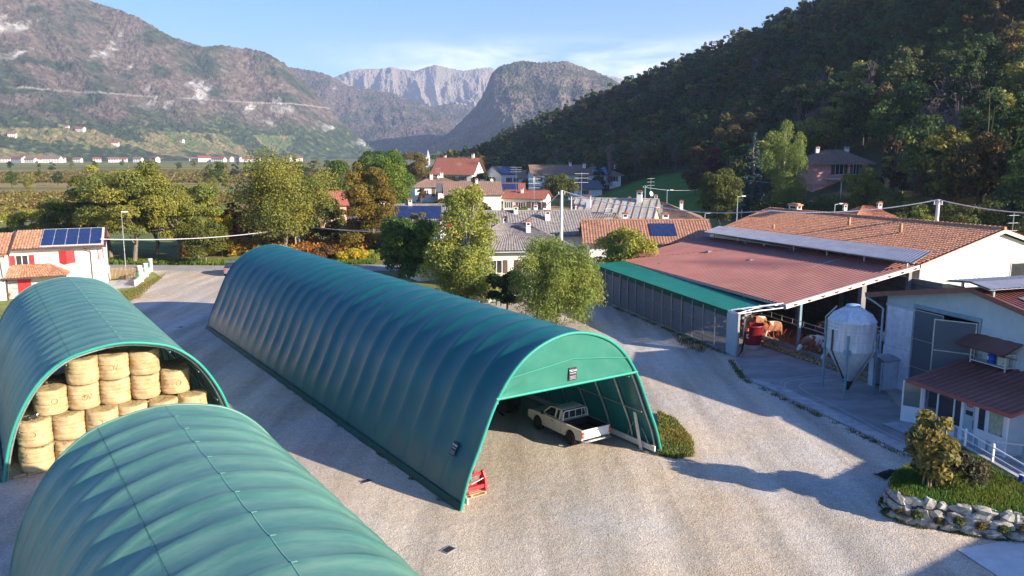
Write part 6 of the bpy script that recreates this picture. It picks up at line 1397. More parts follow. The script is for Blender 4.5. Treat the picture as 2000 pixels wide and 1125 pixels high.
lamp('street lamp on a tall pale mast beside the driveway gate',237,415,80.2,1,.05).children[1].scale=(.55,.7,1)
lamp('street lamp right of the meadow with a flat head behind the red barn roof',1441,384,108,1)
lamp('street lamp showing above the tiled barn ridge',1631,399,95,1)
lamp('small street lamp standing on the green meadow',1303,372,135,1)
lamp('short street lamp with a round top beside the bungalow roof end',1377,417,88,1,.05)
def cable(label,pts,sag,r,m='cable',name='power_cable'):
    mb=MB(); path=[]
    for (a,b,s) in zip(pts[:-1],pts[1:],sag):
        a,b=Vector(a),Vector(b)
        for i in range(17): t=i/16; q=a.lerp(b,t); q.z-=4*s*t*(1-t); path.append(q)
    mb.tube(path,r,6); o=mb.build(name,M[m]); T(o,label,'cable','overhead cables'); return o
cable('overhead cable from the white house gable to the twin poles',[P3(196,467,73),PB_],[.55],.05)
cable('overhead cable running right from the twin poles into the trees',[PA,P3(760,452,92),P3(1000,440,84),PC],[.3,.3,.5],.05)
cable('upper thin overhead cable right of the twin poles',[(PA[0],PA[1],PA[2]-.3),P3(860,440,95)],[.5],.025)
cable('overhead cable crossing above the bungalow and tiled barn roofs',[PC,P3(1290,405,74),P3(1500,411,66),PD],[.4,.35,.5],.045)
cable('overhead cable from the concrete pole off to the right',[PD,P3(2080,418,56)],[.3],.045)
cable('faint overhead cable below the villa slope',[PE,PF,P3(1830,372,125),P3(2050,352,110)],[.8,.9,1.2],.03)
cable('faint overhead cable over the green meadow',[P3(1262,366,140),PE],[1.2],.03)
# aerials on roofs
for la,px,py,Y,h,mw,ds in [('slim white H-shaped aerial behind the tall yellow-green tree',893,440,84,2.6,2.2,False),('tall ladder aerial on a rusty mast behind the bungalow',1135,410,92,4.3,1.7,False),('thin aerial mast on the grey gable roof',1043,420,90,4.2,1.4,False),('aerial cluster on a mast at the meadow edge',1270,400,118,4.0,1.2,True),('small aerial on the bungalow roof',1188,440,84,1.9,1.0,False),('aerial over the dark village roofs',1008,378,180,6.0,2.6,False),('dish aerial on the brown village roof',960,362,178,2.6,1.0,True),('dish and aerial group on the large white house',1158,345,252,4.0,2.2,True),('aerial on the far red roof',897,345,292,5,2,True),('white yagi aerial at the right edge above the white gable',1977,452,52,1.2,.8,False),('short aerial on the villa chimney',1605,345,vp.y+1,3.6,1.4,False),('aerial above the dark hipped roof',856,358,218,4.2,1.5,True)]:
    v=D(px,py,Y); antenna(la,v.x,v.y,v.z,h,mw,ds,.3)

# ================================================================== CARS, GARDEN FURNITURE
cr=thing('parked_car','silver dark-windowed hatchback parked in the sun at the far end of the long tunnel','car',G(440,541)+Vector((.55,.4,0)),.25)
silver=mat('silver_car_paint',(.20,.22,.25),(.24,.26,.29),3,.28,metal=.4,spec=.6)
prof=[(0,.28),(0,.62),(.12,.86),(.75,.95),(3.0,.93),(3.75,.82),(3.95,.66),(3.98,.30)]
mb=MB(); mb.sprism(prof,-.80,.80); b_=mb.build('body',silver,cr); bv=b_.modifiers.new('b','BEVEL'); bv.width=.07; bv.segments=3
mb=MB(); V=[]
top=[(.18,.92),(.55,1.34),(.9,1.42),(1.9,1.42),(2.35,1.32),(3.0,.92)]
for s in (-1,1):
    for (y,z) in top: V.append((s*(.74-(z-.92)*.32),y,z))
n=6; mb.add(V,[tuple(range(n)),tuple(reversed(range(n,2*n)))]+[(i,i+n,(i+1)%n+n,(i+1)%n) for i in range(n)]); mb.build('windows',M['glass'],cr)
mb=MB(); mb.sprism([(.6,1.37),(.9,1.44),(1.9,1.44),(2.3,1.35),(2.28,1.39),(1.9,1.475),(.9,1.475),(.56,1.40)],-.57,.57); mb.build('roof',silver,cr)
for s in (-1,1):
    for y in (.72,3.15): wheel(cr,s*.74,y,.30,.2,s)
    mb=MB(); mb.box(min(s*.5,s*.76),max(s*.5,s*.76),-.02,.05,.62,.78); mb.build('tail_light',M['red_paint'],cr)
    mb=MB(); mb.box(min(s*.45,s*.72),max(s*.45,s*.72),3.93,4.0,.55,.70); mb.build('headlight',M['white_paint'],cr)
def chair(label,p,rz,m):
    c=thing('garden_chair',label,'chair',p,rz,'plastic garden chairs under the tree'); mb=MB(); mb.box(-.22,.22,-.22,.22,.40,.44); mb.build('seat',M[m],c)
    mb=MB(); mb.box(-.22,.22,.20,.24,.44,.85); mb.build('backrest',M[m],c)
    for x in (-.2,.2):
        for y in (-.2,.2): mb=MB(); mb.box(x-.025,x+.025,y-.025,y+.025,0,.4); mb.build('leg',M[m],c)
    return c
M['dgreen']=mat('dark_green_plastic',(.015,.05,.03),(.02,.07,.04),3,.5)
for la,px,py,rz,m in [('white plastic garden chair at the left of the first table',938,590,.4,'white_paint'),('dark green plastic chair between the two white tables',955,592,2.2,'dgreen'),('white plastic garden chair right of the second table',985,593,-.8,'white_paint'),('dark green plastic chair in front of the second table',974,597,3.0,'dgreen'),('white plastic garden chair behind the first table',948,584,0,'white_paint')]: chair(la,G(px,py),rz,m)
for la,px,py in [('white plastic garden table nearer the yellow-green tree',947,590),('white plastic garden table nearer the willow',968,593)]:
    t=thing('garden_table',la,'table',G(px,py),.2,'white garden tables under the tree'); mb=MB(); mb.box(-.6,.6,-.4,.4,.70,.74); mb.build('tabletop',M['white_paint'],t)
    for x in (-.52,.52):
        for y in (-.32,.32): mb=MB(); mb.box(x-.03,x+.03,y-.03,y+.03,0,.7); mb.build('leg',M['white_paint'],t)
# ================================================================== VEGETATION
def leafcloud(rg, C, Rr, n, size, asp=.55, shell=.55, droop=0.0, sizevar=1.0, up=.25):
    C=np.asarray(C,float); Rr=np.asarray(Rr,float)
    if Rr.ndim==1: Rr=np.stack([Rr,Rr,Rr*.85],1)
    w=(Rr[:,0]*Rr[:,2]); w=w/w.sum(); k=rg.choice(len(C),n,p=w)
    d=rg.normal(size=(n,3)); d/=np.linalg.norm(d,axis=1)[:,None]; d[:,2]=np.where(d[:,2]<-.5,-d[:,2],d[:,2])
    rad=shell+(1.08-shell)*rg.random(n)**.6
    P=C[k]+d*Rr[k]*rad[:,None]
    nr=d+rg.normal(size=(n,3))*.75; nr[:,2]+=up; nr/=np.linalg.norm(nr,axis=1)[:,None]
    a=np.cross(nr,rg.normal(size=(n,3))); a/=np.linalg.norm(a,axis=1)[:,None]; b=np.cross(nr,a)
    if droop>0:
        dn=np.tile(np.array([0,0,-1.0]),(n,1))+rg.normal(size=(n,3))*.22; a=a*(1-droop)+dn*droop; a/=np.linalg.norm(a,axis=1)[:,None]; b=np.cross(nr,a); b/=np.linalg.norm(b,axis=1)[:,None]
    s=size*(1-sizevar/2+sizevar*rg.random(n)); a=a*s[:,None]*.5; b=b*(s*asp)[:,None]*.5
    V=np.stack([P-a-b*.5,P+a*.1-b,P+a+b*.3,P-a*.1+b],1).reshape(-1,3)
    t=rg.random(n); tone=.72+.56*t; ck=rg.random(len(C))[k]; tone*=(.85+.3*ck)
    col=np.stack([tone*(1+.25*(ck-.5)),tone,tone*(1-.3*(ck-.5))],1)
    return V,np.repeat(col,4,0),np.arange(4*n).reshape(-1,4)
def crown_clumps(rg, kind, h, w, n):
    C=[];R=[]
    for i in range(n):
        if kind=='round':
            d=rg.normal(size=3); d/=np.linalg.norm(d); f=rg.uniform(.35,.95); z=.54*h+d[2]*.42*h*f; x=d[0]*w*.5*f; y=d[1]*w*.5*f; r=w*rg.uniform(.12,.20)
        elif kind=='column':
            t=rg.random(); z=h*(.10+.83*t); ww=w*.5*(1-.62*t**1.6)*(min(1,.55+2*t)); a=rg.uniform(0,6.28); f=rg.uniform(.3,.95); x=ww*f*math.cos(a); y=ww*f*math.sin(a); r=w*rg.uniform(.10,.17)*(1.2-.6*t)
        elif kind=='cone':
            t=rg.random()**1.2; z=h*(.06+.92*t); ww=w*.5*(1-t)**.85; a=rg.uniform(0,6.28); f=rg.uniform(.5,.95); x=ww*f*math.cos(a); y=ww*f*math.sin(a); r=max(.06*w,w*.17*(1-t))
            C.append((x,y,z)); R.append((r,r,r*.5)); continue
        elif kind=='weep':
            d=rg.normal(size=3); d/=np.linalg.norm(d); f=rg.uniform(.4,.92); z=.47*h+d[2]*.47*h*f; x=d[0]*w*.5*f; y=d[1]*w*.5*f; r=w*rg.uniform(.09,.15); C.append((x,y,z)); R.append((r,r,r*1.7)); continue
        elif kind=='broad':   # open layered crown of a locust
            a=rg.uniform(0,6.28); f=math.sqrt(rg.random()); z=h*(.28+.64*rg.random()*(1-.45*f*f)); x=w*.5*f*math.cos(a)*.9; y=w*.5*f*math.sin(a)*.9; r=w*rg.uniform(.09,.16); C.append((x,y,z)); R.append((r,r,r*.6)); continue
        elif kind=='bush':
            a=rg.uniform(0,6.28); f=math.sqrt(rg.random())*.8; z=h*(.2+.6*rg.random()*(1-.5*f)); x=w*.5*f*math.cos(a); y=w*.5*f*math.sin(a); r=w*rg.uniform(.12,.22)
            r=min(r,h*.35)
        C.append((x,y,z)); R.append((r,r,r*.85))
    return np.array(C),np.array(R)
def trunk(rg,h,w,C,r0,m,parent,name='trunk',nb=9,top=.62,wig=.03):
    mb=MB(); P=[(0,0,-.2)]; 
    for i in range(1,6): P.append((rg.normal()*w*wig,rg.normal()*w*wig,h*top*i/5))
    mb.tube(P,[r0*(1.15-.17*i) for i in range(6)],8)
    idx=rg.choice(len(C),min(nb,len(C)),replace=False)
    for k in idx:
        c=C[k]; z0=min(h*top*.95,max(h*.14,c[2]*rg.uniform(.45,.8))); q=np.interp(z0,[p[2] for p in P],[p[0] for p in P]),np.interp(z0,[p[2] for p in P],[p[1] for p in P])
        a=Vector((q[0],q[1],z0)); b=Vector(c); mid=a.lerp(b,.5)+Vector((0,0,h*.03)); mb.tube([a,mid,b],[r0*.42,r0*.27,r0*.09],5)
        for _ in range(2):
            e=b+Vector(rg.normal(size=3)*w*.07); mb.tube([mid,e],[r0*.16,r0*.04],4)
    return mb.build(name,m,parent)
LC={'olive':(.235,.24,.05),'dkolive':(.125,.14,.03),'green':(.085,.14,.026),'dkgreen':(.04,.07,.02),'bright':(.13,.20,.03),'yelgreen':(.29,.31,.055),'gold':(.20,.155,.03),'yellow':(.52,.40,.03),'red':(.24,.04,.035),'purple':(.17,.035,.06),'rust':(.20,.10,.035),'brown':(.13,.085,.045),'birch':(.30,.32,.065),'willow':(.20,.25,.055),'blue':(.05,.10,.10),'pale':(.21,.215,.10)}
def tree(name,label,cat,P,h,w,kind,color,nleaf,lsize,nclump=34,seed=1,tm='bark',r0=None,group=None,droop=0,shell=.5,asp=.55,leaf='leaf',nb=9,top=.62,up=.25,part='crown',rot=0):
    rg=np.random.default_rng(seed); t=thing(name,label,cat,P,rot,group)
    C,R=crown_clumps(rg,kind,h,w,nclump); 
    trunk(rg,h,w,C,r0 or h*.018,M[tm],t,nb=nb,top=top)
    V,c,Fq=leafcloud(rg,C,R,nleaf,lsize,asp,shell,droop,up=up); V[:,2]=np.maximum(V[:,2],.03)
    # loose sprays outside the clumps break the outline
    o=npmesh(part,V,Fq,M[leaf],c,parent=t); col=LC[color] if isinstance(color,str) else color; o.color=(*col,1)
    return t
def TY(px,py_top,Y,wpx):   # base position, height, width from picture measures
    v=D(px,py_top,Y); b=Vector((v.x,v.y,float(hill(v.x,v.y)))); return b, (v.z-b.z)*1.03, wpx*Y/F*1.02
def ptree(label,px,ytop,Y,wpx,kind,color,nleaf=9000,ls=.28,seed=1,name='tree',cat='tree',**k):
    if Y>85: nleaf=int(nleaf*1.55); ls*=.76
    b,h,w=TY(px,ytop,Y,wpx); return tree(name,label,cat,b,h,w,kind,color,nleaf,ls,seed=seed,**k)
# --- around the yard
ptree('tall yellow-green tree behind the middle of the long tunnel',912,364,66.5,172,'column','birch',44000,.20,seed=3,nclump=110,tm='bark_pale',shell=.3,top=.85,nb=26)
ptree('round feathery green willow tree behind the long tunnel, in front of the white houses',1090,478,57,190,'weep','willow',52000,.20,seed=4,nclump=80,droop=.45,shell=.25,asp=.28,name='willow',nb=20,top=.5)
ptree('dark green leafy tree left of the tall yellow-green tree',800,408,72,120,'round','green',22000,.24,seed=5,nclump=50,top=.6)
ptree('small leafy tree with yellowing crown beside the bungalow, left of the red barn roof',1222,447,73,112,'round','yelgreen',13000,.24,seed=6,nclump=36,shell=.35)
ptree('dark green bush at the foot between the tall tree and the willow',990,505,63,70,'bush','dkgreen',7000,.22,seed=61,nclump=18,name='shrub',cat='shrub')
ptree('low dark shrub behind the willow beside the bungalow wall',1170,520,70,60,'bush','dkgreen',5000,.22,seed=62,nclump=14,name='shrub',cat='shrub')
# --- beyond the road, left
ptree('broad olive locust tree with a dark trunk, furthest left of the big roadside trees',155,325,96,150,'broad','dkolive',17000,.30,seed=7,nclump=46,r0=.28,nb=16,top=.8)
ptree('large yellow-olive locust tree behind the street lamp beyond the road',245,296,92,190,'broad','olive',26000,.30,seed=8,nclump=60,r0=.26,nb=20,top=.85)
ptree('spreading olive tree with bare top branches, right of the street lamp',335,322,94,150,'broad','olive',16000,.30,seed=9,nclump=44,r0=.24,nb=22,top=.9)
ptree('pale yellowish young tree at the left edge beyond the white house',60,395,105,110,'broad','yelgreen',9000,.30,seed=10,nclump=30,nb=12)
ptree('yellow-olive shrub tree behind the roof of the white house',18,430,100,90,'bush','olive',7000,.30,seed=11,nclump=24)
ptree('feathery olive tree between the white house and the locust',95,420,100,80,'broad','olive',8000,.28,seed=12,nclump=24)
ptree('lower olive-green tree right of the bare-topped tree, by the road',395,400,92,90,'bush','dkolive',9000,.28,seed=13,nclump=28)
ptree('small tree with bright yellow crown left of the red-leaved one',428,408,98,52,'round','yellow',5500,.26,seed=14,nclump=22)
ptree('red-leaved tree left of the big olive-green roadside tree',474,372,100,84,'broad','red',8500,.26,seed=15,nclump=30)
ptree('biggest olive-green roadside tree, directly behind the far end of the long tunnel',548,302,98,185,'round','olive',34000,.30,seed=16,nclump=75,shell=.3,r0=.3)
ptree('dark golden-green tree with ivy-like foliage right of the twin poles',722,314,100,145,'column','gold',26000,.30,seed=17,nclump=64,shell=.35,r0=.3)
ptree('dark green bushy tree at the left foot of the golden-green one',650,385,108,70,'round','dkolive',9000,.30,seed=18,nclump=26)
ptree('tall bright green rounded tree behind the golden-green one',757,286,160,112,'round','bright',17000,.5,seed=19,nclump=50)
ptree('dark green rounded tree left of the tall bright green one',725,296,175,80,'round','green',9000,.5,seed=20,nclump=30)
ptree('dark green tree over the small red roof in the middle distance',655,310,190,70,'round','green',8000,.5,seed=21,nclump=26)
ptree('golden small tree in the middle distance beside the red roof',632,345,170,50,'round','gold',5000,.5,seed=22,nclump=18)
ptree('dark tree in the middle distance left of the small red roof',606,330,210,55,'round','dkgreen',5000,.55,seed=23,nclump=18)
ptree('bronze-brown tree beside the church tower',812,292,330,64,'round','gold',7000,.8,seed=24,nclump=24)
ptree('red-brown bush left of the bright yellow bush',628,478,94,52,'bush','rust',6500,.24,seed=25,nclump=20,name='shrub',cat='shrub')
ptree('bright yellow bush by the road beyond the long tunnel',690,483,94,62,'bush','yellow',7500,.24,seed=26,nclump=20,name='shrub',cat='shrub')
ptree('yellow-green bush at the right of the bright yellow one',722,487,96,44,'bush','yelgreen',5000,.24,seed=27,nclump=14,name='shrub',cat='shrub')
ptree('orange-brown bush between the red-brown and the bright yellow bush',655,488,97,44,'bush','brown',5000,.24,seed=28,nclump=14,name='shrub',cat='shrub')
ptree('small bronze oak beside the house with the brown roof, left one',862,372,118,40,'round','gold',5000,.32,seed=29,nclump=20)
ptree('small bronze oak beside the house with the brown roof, right one',893,368,121,44,'round','gold',5000,.32,seed=30,nclump=20)
ptree('pale olive-leaved tree between the golden tree and the red-walled house',815,398,95,42,'round','pale',5000,.26,seed=31,nclump=18)
ptree('greyish-green olive tree beside the twin poles right',770,360,180,40,'round','pale',3500,.4,seed=32,nclump=14)
ptree('reddish bare shrub left of the dark hipped house',822,362,200,22,'round','brown',2500,.4,seed=33,nclump=12)
ptree('dark bushy tree behind the broad brown village roof',948,335,230,44,'round','dkgreen',4500,.55,seed=34,nclump=18)
ptree('big dark round tree in front of the tall white house of the village',1092,338,205,68,'round','dkolive',12000,.5,seed=35,nclump=40,shell=.5)
ptree('banana-like light green shrub below the red-brown village roof',1022,400,165,30,'bush','bright',2500,.5,seed=36,nclump=10,name='shrub',cat='shrub')
ptree('dark hedge bush right of the light green shrub in the village',1046,405,160,40,'bush','dkgreen',3500,.4,seed=37,nclump=14,name='shrub',cat='shrub')
for i,(px,top,Y,wp,kd,co,la) in enumerate([(200,300,97,120,'broad','yelgreen','pale yellow-green tall tree behind the street lamp, left side'),(290,312,99,120,'broad','olive','tall loose tree between the lamp and the bare-topped tree'),(378,345,97,110,'broad','yelgreen','yellow-green loose tree right of the bare-topped tree'),(585,332,103,110,'broad','dkolive','dark olive tree at the right flank of the biggest roadside tree'),(606,372,110,70,'bush','green','green bushy tree between the roadside tree and the golden one'),(460,400,110,70,'bush','dkolive','dark olive bush behind the red-leaved tree'),(850,430,84,60,'round','green','green rounded tree squeezed between dark tree and tall yellow-green tree'),(938,395,130,50,'round','dkolive','dark tree just behind the top of the tall yellow-green tree'),(975,372,240,44,'round','dkgreen','small dark tree beside the blue-roofed village house'),(1035,352,270,40,'round','dkolive','small dark olive tree before the long row house'),(1140,398,140,44,'bush','dkgreen','dark bush under the rusty aerial mast'),(760,465,98,70,'bush','dkgreen','dark green undergrowth right of the yellow bushes'),(880,345,260,40,'round','dkgreen','dark small tree in front of the steep red roof'),(700,345,150,60,'round','gold','golden crown rising behind the ivy-like tree')]):
    ptree(la,px,top,Y,wp,kd,co,int(60*wp+2500),.30 if Y<130 else .45,seed=140+i,nclump=30,shell=.35)
# --- right side, on and below the slope
ptree('dark dense round tree at the left of the blue spruce, behind the tiled barn',1408,324,125,88,'round','dkolive',15000,.34,seed=38,nclump=46,shell=.5)
ptree('blue-green spruce between the dark round tree and the yellow weeping birch',1474,262,150,66,'cone','blue',16000,.36,seed=39,nclump=90,leaf='needle',name='spruce',top=.95,nb=4)
ptree('tall yellow-green weeping birch beside the pink villa',1538,233,140,105,'weep','willow',30000,.34,seed=40,nclump=70,droop=.7,asp=.3,name='weeping_birch',tm='bark_pale',top=.7)
ptree('brown half-bare tree left of the purple-leaved tree above the meadow',1362,285,185,60,'column','brown',8000,.4,seed=41,nclump=40,nb=20,top=.85)
ptree('purple-red leaved tree above the meadow',1396,288,190,48,'round','purple',7000,.42,seed=42,nclump=26)
ptree('yellow-olive bush in front of the villa balcony, right side',1690,322,122,80,'round','olive',9000,.36,seed=43,nclump=28)
for i,(px,top,Y,wp,kd,co) in enumerate([(1760,355,112,120,'bush','dkolive'),(1850,330,118,150,'round','brown'),(1950,300,112,130,'round','dkgreen'),(1800,385,98,100,'bush','yelgreen'),(1900,378,96,130,'bush','dkolive'),(1990,365,95,120,'bush','dkgreen'),(1620,362,120,90,'bush','dkolive'),(1560,372,118,90,'bush','dkgreen'),(1500,365,125,80,'bush','dkgreen'),(1710,375,105,80,'bush','brown'),(1870,250,150,130,'round','green'),(1985,240,140,130,'round','dkolive')]):
    ptree(['dark olive thicket','brown half-bare tree','dark green tree','yellow-flecked bush','low olive thicket','dark bush at the right edge','olive bush below the villa','dark bush under the weeping birch','dark bush beside the thin grey pole','brown twiggy bush','spreading green tree higher up the slope','dark olive tree highest at the right edge'][i]+' behind the tiled barn on the right slope',px,top,Y,wp,kd,co,7000,.34,seed=70+i,nclump=26,nb=12)

# --- flowers in the pot
rg=np.random.default_rng(3); V,c,Fq=leafcloud(rg,[(0,0,.55),(.12,.05,.45),(-.14,0,.45)],[.2,.16,.16],500,.09); o=npmesh('flowers',V,Fq,M['leaf'],c,parent=fp); o.color=(.45,.26,.04,1)
# --- young staked tree and shrub in the stone planter
tp=G(1812,955); 
def solve(px,py,z): return G(px,py,z)
tb_=solve(1812,952,Hp); 
yt=tree('young_tree','young bronze-green tree with three wooden stakes in the stone planter','tree',tb_,3.0,1.9,'round',(.23,.20,.055),4600,.19,nclump=34,seed=90,r0=.035,shell=.35,asp=.6,top=.9,nb=14)
for px,py in ((1802,946),(1817,952),(1829,950)):
    q=solve(px,py,Hp)-tb_; s_=MB(); s_.tube([(q.x,q.y,0),(q.x*.45+.03,q.y*.45,1.25)],.035,7); s_.build('stake',M['wood'],yt)
sb=solve(1858,944,Hp); tree('shrub','low bronze-leaved shrub beside the staked young tree in the planter','shrub',sb,1.45,2.1,'bush',(.085,.075,.035),5200,.12,nclump=26,seed=91,r0=.03,shell=.4)
sb=solve(1808,930,Hp); tree('shrub','dark green shrub at the back left of the planter','shrub',sb,1.15,1.2,'bush',(.04,.06,.025),3500,.12,nclump=18,seed=92,r0=.03,shell=.4)
# turf on the planter and weeds in the wall
def grass(name,polyline,n,h,color,z=0,seed=1,wd=.02,kind='stuff',label=None):
    rg=np.random.default_rng(seed); P=np.array([(p[0],p[1]) for p in polyline]); lo=P.min(0); hi=P.max(0); X=rg.uniform(lo[0],hi[0],n*3); Y=rg.uniform(lo[1],hi[1],n*3); k=in_poly(X,Y,[tuple(p) for p in P]); X=X[k][:n]; Y=Y[k][:n]; m=len(X)
    hh=h*(.5+rg.random(m)*(.5+.8*vnoise(X*1.3,Y*1.3,seed))); a=rg.uniform(0,6.28,m); dx=np.cos(a)*wd; dy=np.sin(a)*wd; lx=rg.normal(size=m)*h*.35; ly=rg.normal(size=m)*h*.35
    zz=z if not callable(z) else z(X,Y)
    zz=np.zeros(m)+zz
    V=np.stack([np.stack([X-dx,Y-dy,zz],1),np.stack([X+dx,Y+dy,zz],1),np.stack([X+lx+dx*.3,Y+ly+dy*.3,zz+hh],1),np.stack([X+lx-dx*.3,Y+ly-dy*.3,zz+hh],1)],1).reshape(-1,3)
    g=vnoise(X*.9,Y*.9,seed+3); tone=.7+.6*rg.random(m); C=np.stack([tone*(1+.7*(g-.4)),tone,tone],1)
    o=npmesh(name,V,np.arange(4*m).reshape(-1,4),M['leaf'],np.repeat(C,4,0)); o.color=(*color,1); struct(o,kind); return o
ring2=[p+(cen-p).normalized()*.20 for p in base+back]
grass('planter_turf',ring2,15000,.12,(.12,.19,.03),Hp-.09,5)
for i in range(9):
    t=(i+.6)/9.6; k=int(t*(len(base)-1)); p=base[k].lerp(base[k+1],t*(len(base)-1)-k); rg=np.random.default_rng(200+i); V,c,Fq=leafcloud(rg,[(0,0,0)],[(.18,.12,.15)],260,.10,up=.6); o=npmesh('weed_tuft',V,Fq,M['leaf'],c,parent=plw,loc=(p.x+random.uniform(-.05,.05),p.y-.02,random.uniform(.10,.5))); o.color=((.10,.12,.03,1) if i%2 else (.14,.11,.04,1))
# mound of grass and weeds at the right foot of the long tunnel
mp_=[G(*q)[:2] for q in [(1287,890),(1320,897),(1356,893),(1350,860),(1320,825),(1285,808)]]
def mz(X,Y): return np.zeros_like(X)+.05
grass('weed_mound',mp_,6500,.15,(.20,.21,.05),mz,8,.03)
flat('mound_soil',mp_,.045,M['soil'])
grass('wall_foot_weeds',[G(*q)[:2] for q in [(1313,652),(1350,665),(1382,680),(1372,690),(1330,675)]],500,.10,(.10,.11,.03),0,9,.03)
grass('roadside_verge',[(-60,91.5),(-30,90.2),(-16,91.2),(-16,94),(-30,94),(-60,95)],16000,.35,(.14,.20,.03),-.02,10,.06)
lp=[(a,b) for a,b in lawnp]
grass('lawn_grass',[(-41,60),(-33,69.1),(-37,84),(-36,74)],5000,.14,(.22,.20,.05),0.0,12,.03)

# --- vine rows: yellow-leaved hedges beyond the road (each row a long strip nobody counts leaf by leaf)
def vines(name,rows,h,wd,dens,ls,color,seed,kind='stuff'):
    rg=np.random.default_rng(seed); Vs=[];Cs=[]
    for (x0,y0,x1,y1) in rows:
        Lr=math.hypot(x1-x0,y1-y0); n=int(Lr*dens); t=rg.random(n); P=np.stack([x0+(x1-x0)*t,y0+(y1-y0)*t,np.zeros(n)],1); zz=.35+rg.random(n)*(h-.35); P[:,2]=zz
        gap=vnoise(P[:,0]*.5,P[:,1]*.5,seed)>.2; P=P[gap]; n=len(P); P[:,:2]+=rg.normal(size=(n,2))*wd*.35; P[:,2]+=rg.normal(size=n)*.12
        a=rg.normal(size=(n,3)); a/=np.linalg.norm(a,axis=1)[:,None]; b=np.cross(a,rg.normal(size=(n,3))); b/=np.linalg.norm(b,axis=1)[:,None]; s=ls*(.6+.8*rg.random(n))[:,None]*.5
        a=a*s; b=b*s; Vs.append(np.stack([P-a-b,P+a-b,P+a+b,P-a+b],1).reshape(-1,3)); g=vnoise(P[:,0]*.35,P[:,1]*.35,seed+2); tone=.7+.6*rg.random(n); c=np.stack([tone*(1+.1*g),tone*(.65+.6*g),tone*.8],1); Cs.append(np.repeat(c,4,0))
    V=np.concatenate(Vs); C=np.concatenate(Cs); o=npmesh(name,V,np.arange(len(V)).reshape(-1,4),M['leaf'],C); o.color=(*color,1); return struct(o,kind)
vr=[]
for i in range(9):
    x=-41+3.2*i; vr.append((x,97,x+6.5,112))
vines('vineyard_rows_near',vr,1.5,.7,95,.22,(.40,.25,.05),21)
vr=[(-70+(i%3),Yv,-4,Yv+2) for i,Yv in enumerate(np.arange(232,300,4.5))]; vines('vineyard_rows_middle',vr,1.6,.9,22,.42,(.19,.18,.055),22)
vr=[(-165,Yv,-70,Yv+1) for Yv in np.arange(150,250,5.0)]; vines('vineyard_rows_left',vr,1.6,.9,16,.42,(.22,.19,.06),23)
vr=[(-330,Yv,30,Yv+3) for Yv in np.arange(360,620,9)]; vines('vineyard_rows_far',vr,1.4,1.2,5,.8,(.20,.175,.06),24)
flat('green_field',[G(*q)[:2] for q in [(318,416),(438,416),(446,392),(335,392)]],.0,M['meadow'])
flat('green_strip_field',[G(*q)[:2] for q in [(-40,352),(120,350),(330,346),(330,343),(-40,347)]],.0,M['meadow'])
flat('garden_lawn',[(-27,93),(-8,93),(-2,100),(-2,120),(-14,125),(-27,110)],.0,M['meadow'])
mb=MB()
# little green knoll behind the yellow bushes
V=[]
for j in range(9):
    for i in range(24):
        a=2*math.pi*i/24; r=1-j/8; V.append((-13.2+6.5*r*math.cos(a),112+6*r*math.sin(a),2.4*math.cos(math.pi/2*r)**1.2 if r<1 else 0))
mb.add(V,[(j*24+i,j*24+(i+1)%24,(j+1)*24+(i+1)%24,(j+1)*24+i) for j in range(8) for i in range(24)],0,True); struct(mb.build('knoll',M['meadow']))

# --- scattered trees over the valley
rg=np.random.default_rng(33)
def proto(name,kind,h,w,nleaf,ls,seed,droop=0,bare=False,ncl=16,asp=.6,shell=.5):
    r=np.random.default_rng(seed); C,R=crown_clumps(r,kind,h,w,ncl)
    V,c,Fq=leafcloud(r,C,R,nleaf,ls,asp,shell,droop)
    tb=MB(); tb.tube([(0,0,-1),(0,0,h*.35),(r.normal()*.2,r.normal()*.2,h*.8)],[h*.02,h*.016,h*.006],5)
    for k in range(6 if not bare else 60):
        cc=C[r.integers(len(C))]+r.normal(size=3)*(w*.08 if bare else 0); z0=h*r.uniform(.25,.7); tb.tube([(0,0,z0),tuple((np.array((0,0,z0))+cc)/2+np.array((0,0,h*.04))),tuple(cc)],[h*.009,h*.006,h*.002],3,caps=False)
    tv=np.array(tb.v); tq=[f for f in tb.f if len(f)==4]; V2=np.concatenate([V,tv]); F2=np.concatenate([Fq,np.array(tq)+len(V)]); 
    c2=np.concatenate([c,np.tile(np.array((1.3,1.15,1.2)) if bare else np.array((.9,.75,.6)),(len(tv),1))])
    return V2.astype(np.float32),c2.astype(np.float32),F2.astype(np.int32)
NEAR=[]; FAR=[]
specs=[('round',13,9,0),('round',14,8,0),('column',15,7,0),('round',12,10,0),('broad',13,10,0),('column',16,6.5,0),('round',13,8.5,0)]
for i,(k,h,w,dr) in enumerate(specs):
    NEAR.append(proto('p',k,h,w,2600,.55,300+i,ncl=26,shell=.55)); FAR.append(proto('p',k,h,w,700,.98,340+i,ncl=14,shell=.6))
BARE=[proto('b','column',13,6,160,.5,360,bare=True,ncl=20),proto('b','broad',12,8,160,.5,361,bare=True,ncl=22)]
CON=[proto('c','cone',17,6,1600,.6,370,ncl=50)]
def mk_shared(pr,name):
    o=npmesh(name,pr[0],pr[2],M['leaf'],pr[1]); return o
near_src=[mk_shared(p,'forest_tree') for p in NEAR]; bare_src=[mk_shared(p,'bare_tree') for p in BARE]; con_src=[mk_shared(p,'conifer') for p in CON]
srcs=near_src+bare_src+con_src; first={id(s):True for s in srcs}
def place(src,P,sc,color,label,cat,group):
    if first[id(src)]: o=src; first[id(src)]=False
    else: o=src.copy(); COL.objects.link(o)
    o.location=P; o.scale=(sc,sc,sc*random.uniform(.9,1.12)); o.rotation_euler=(0,0,random.uniform(0,6.28)); o.color=(*color,1); T(o,label,cat,group); return o
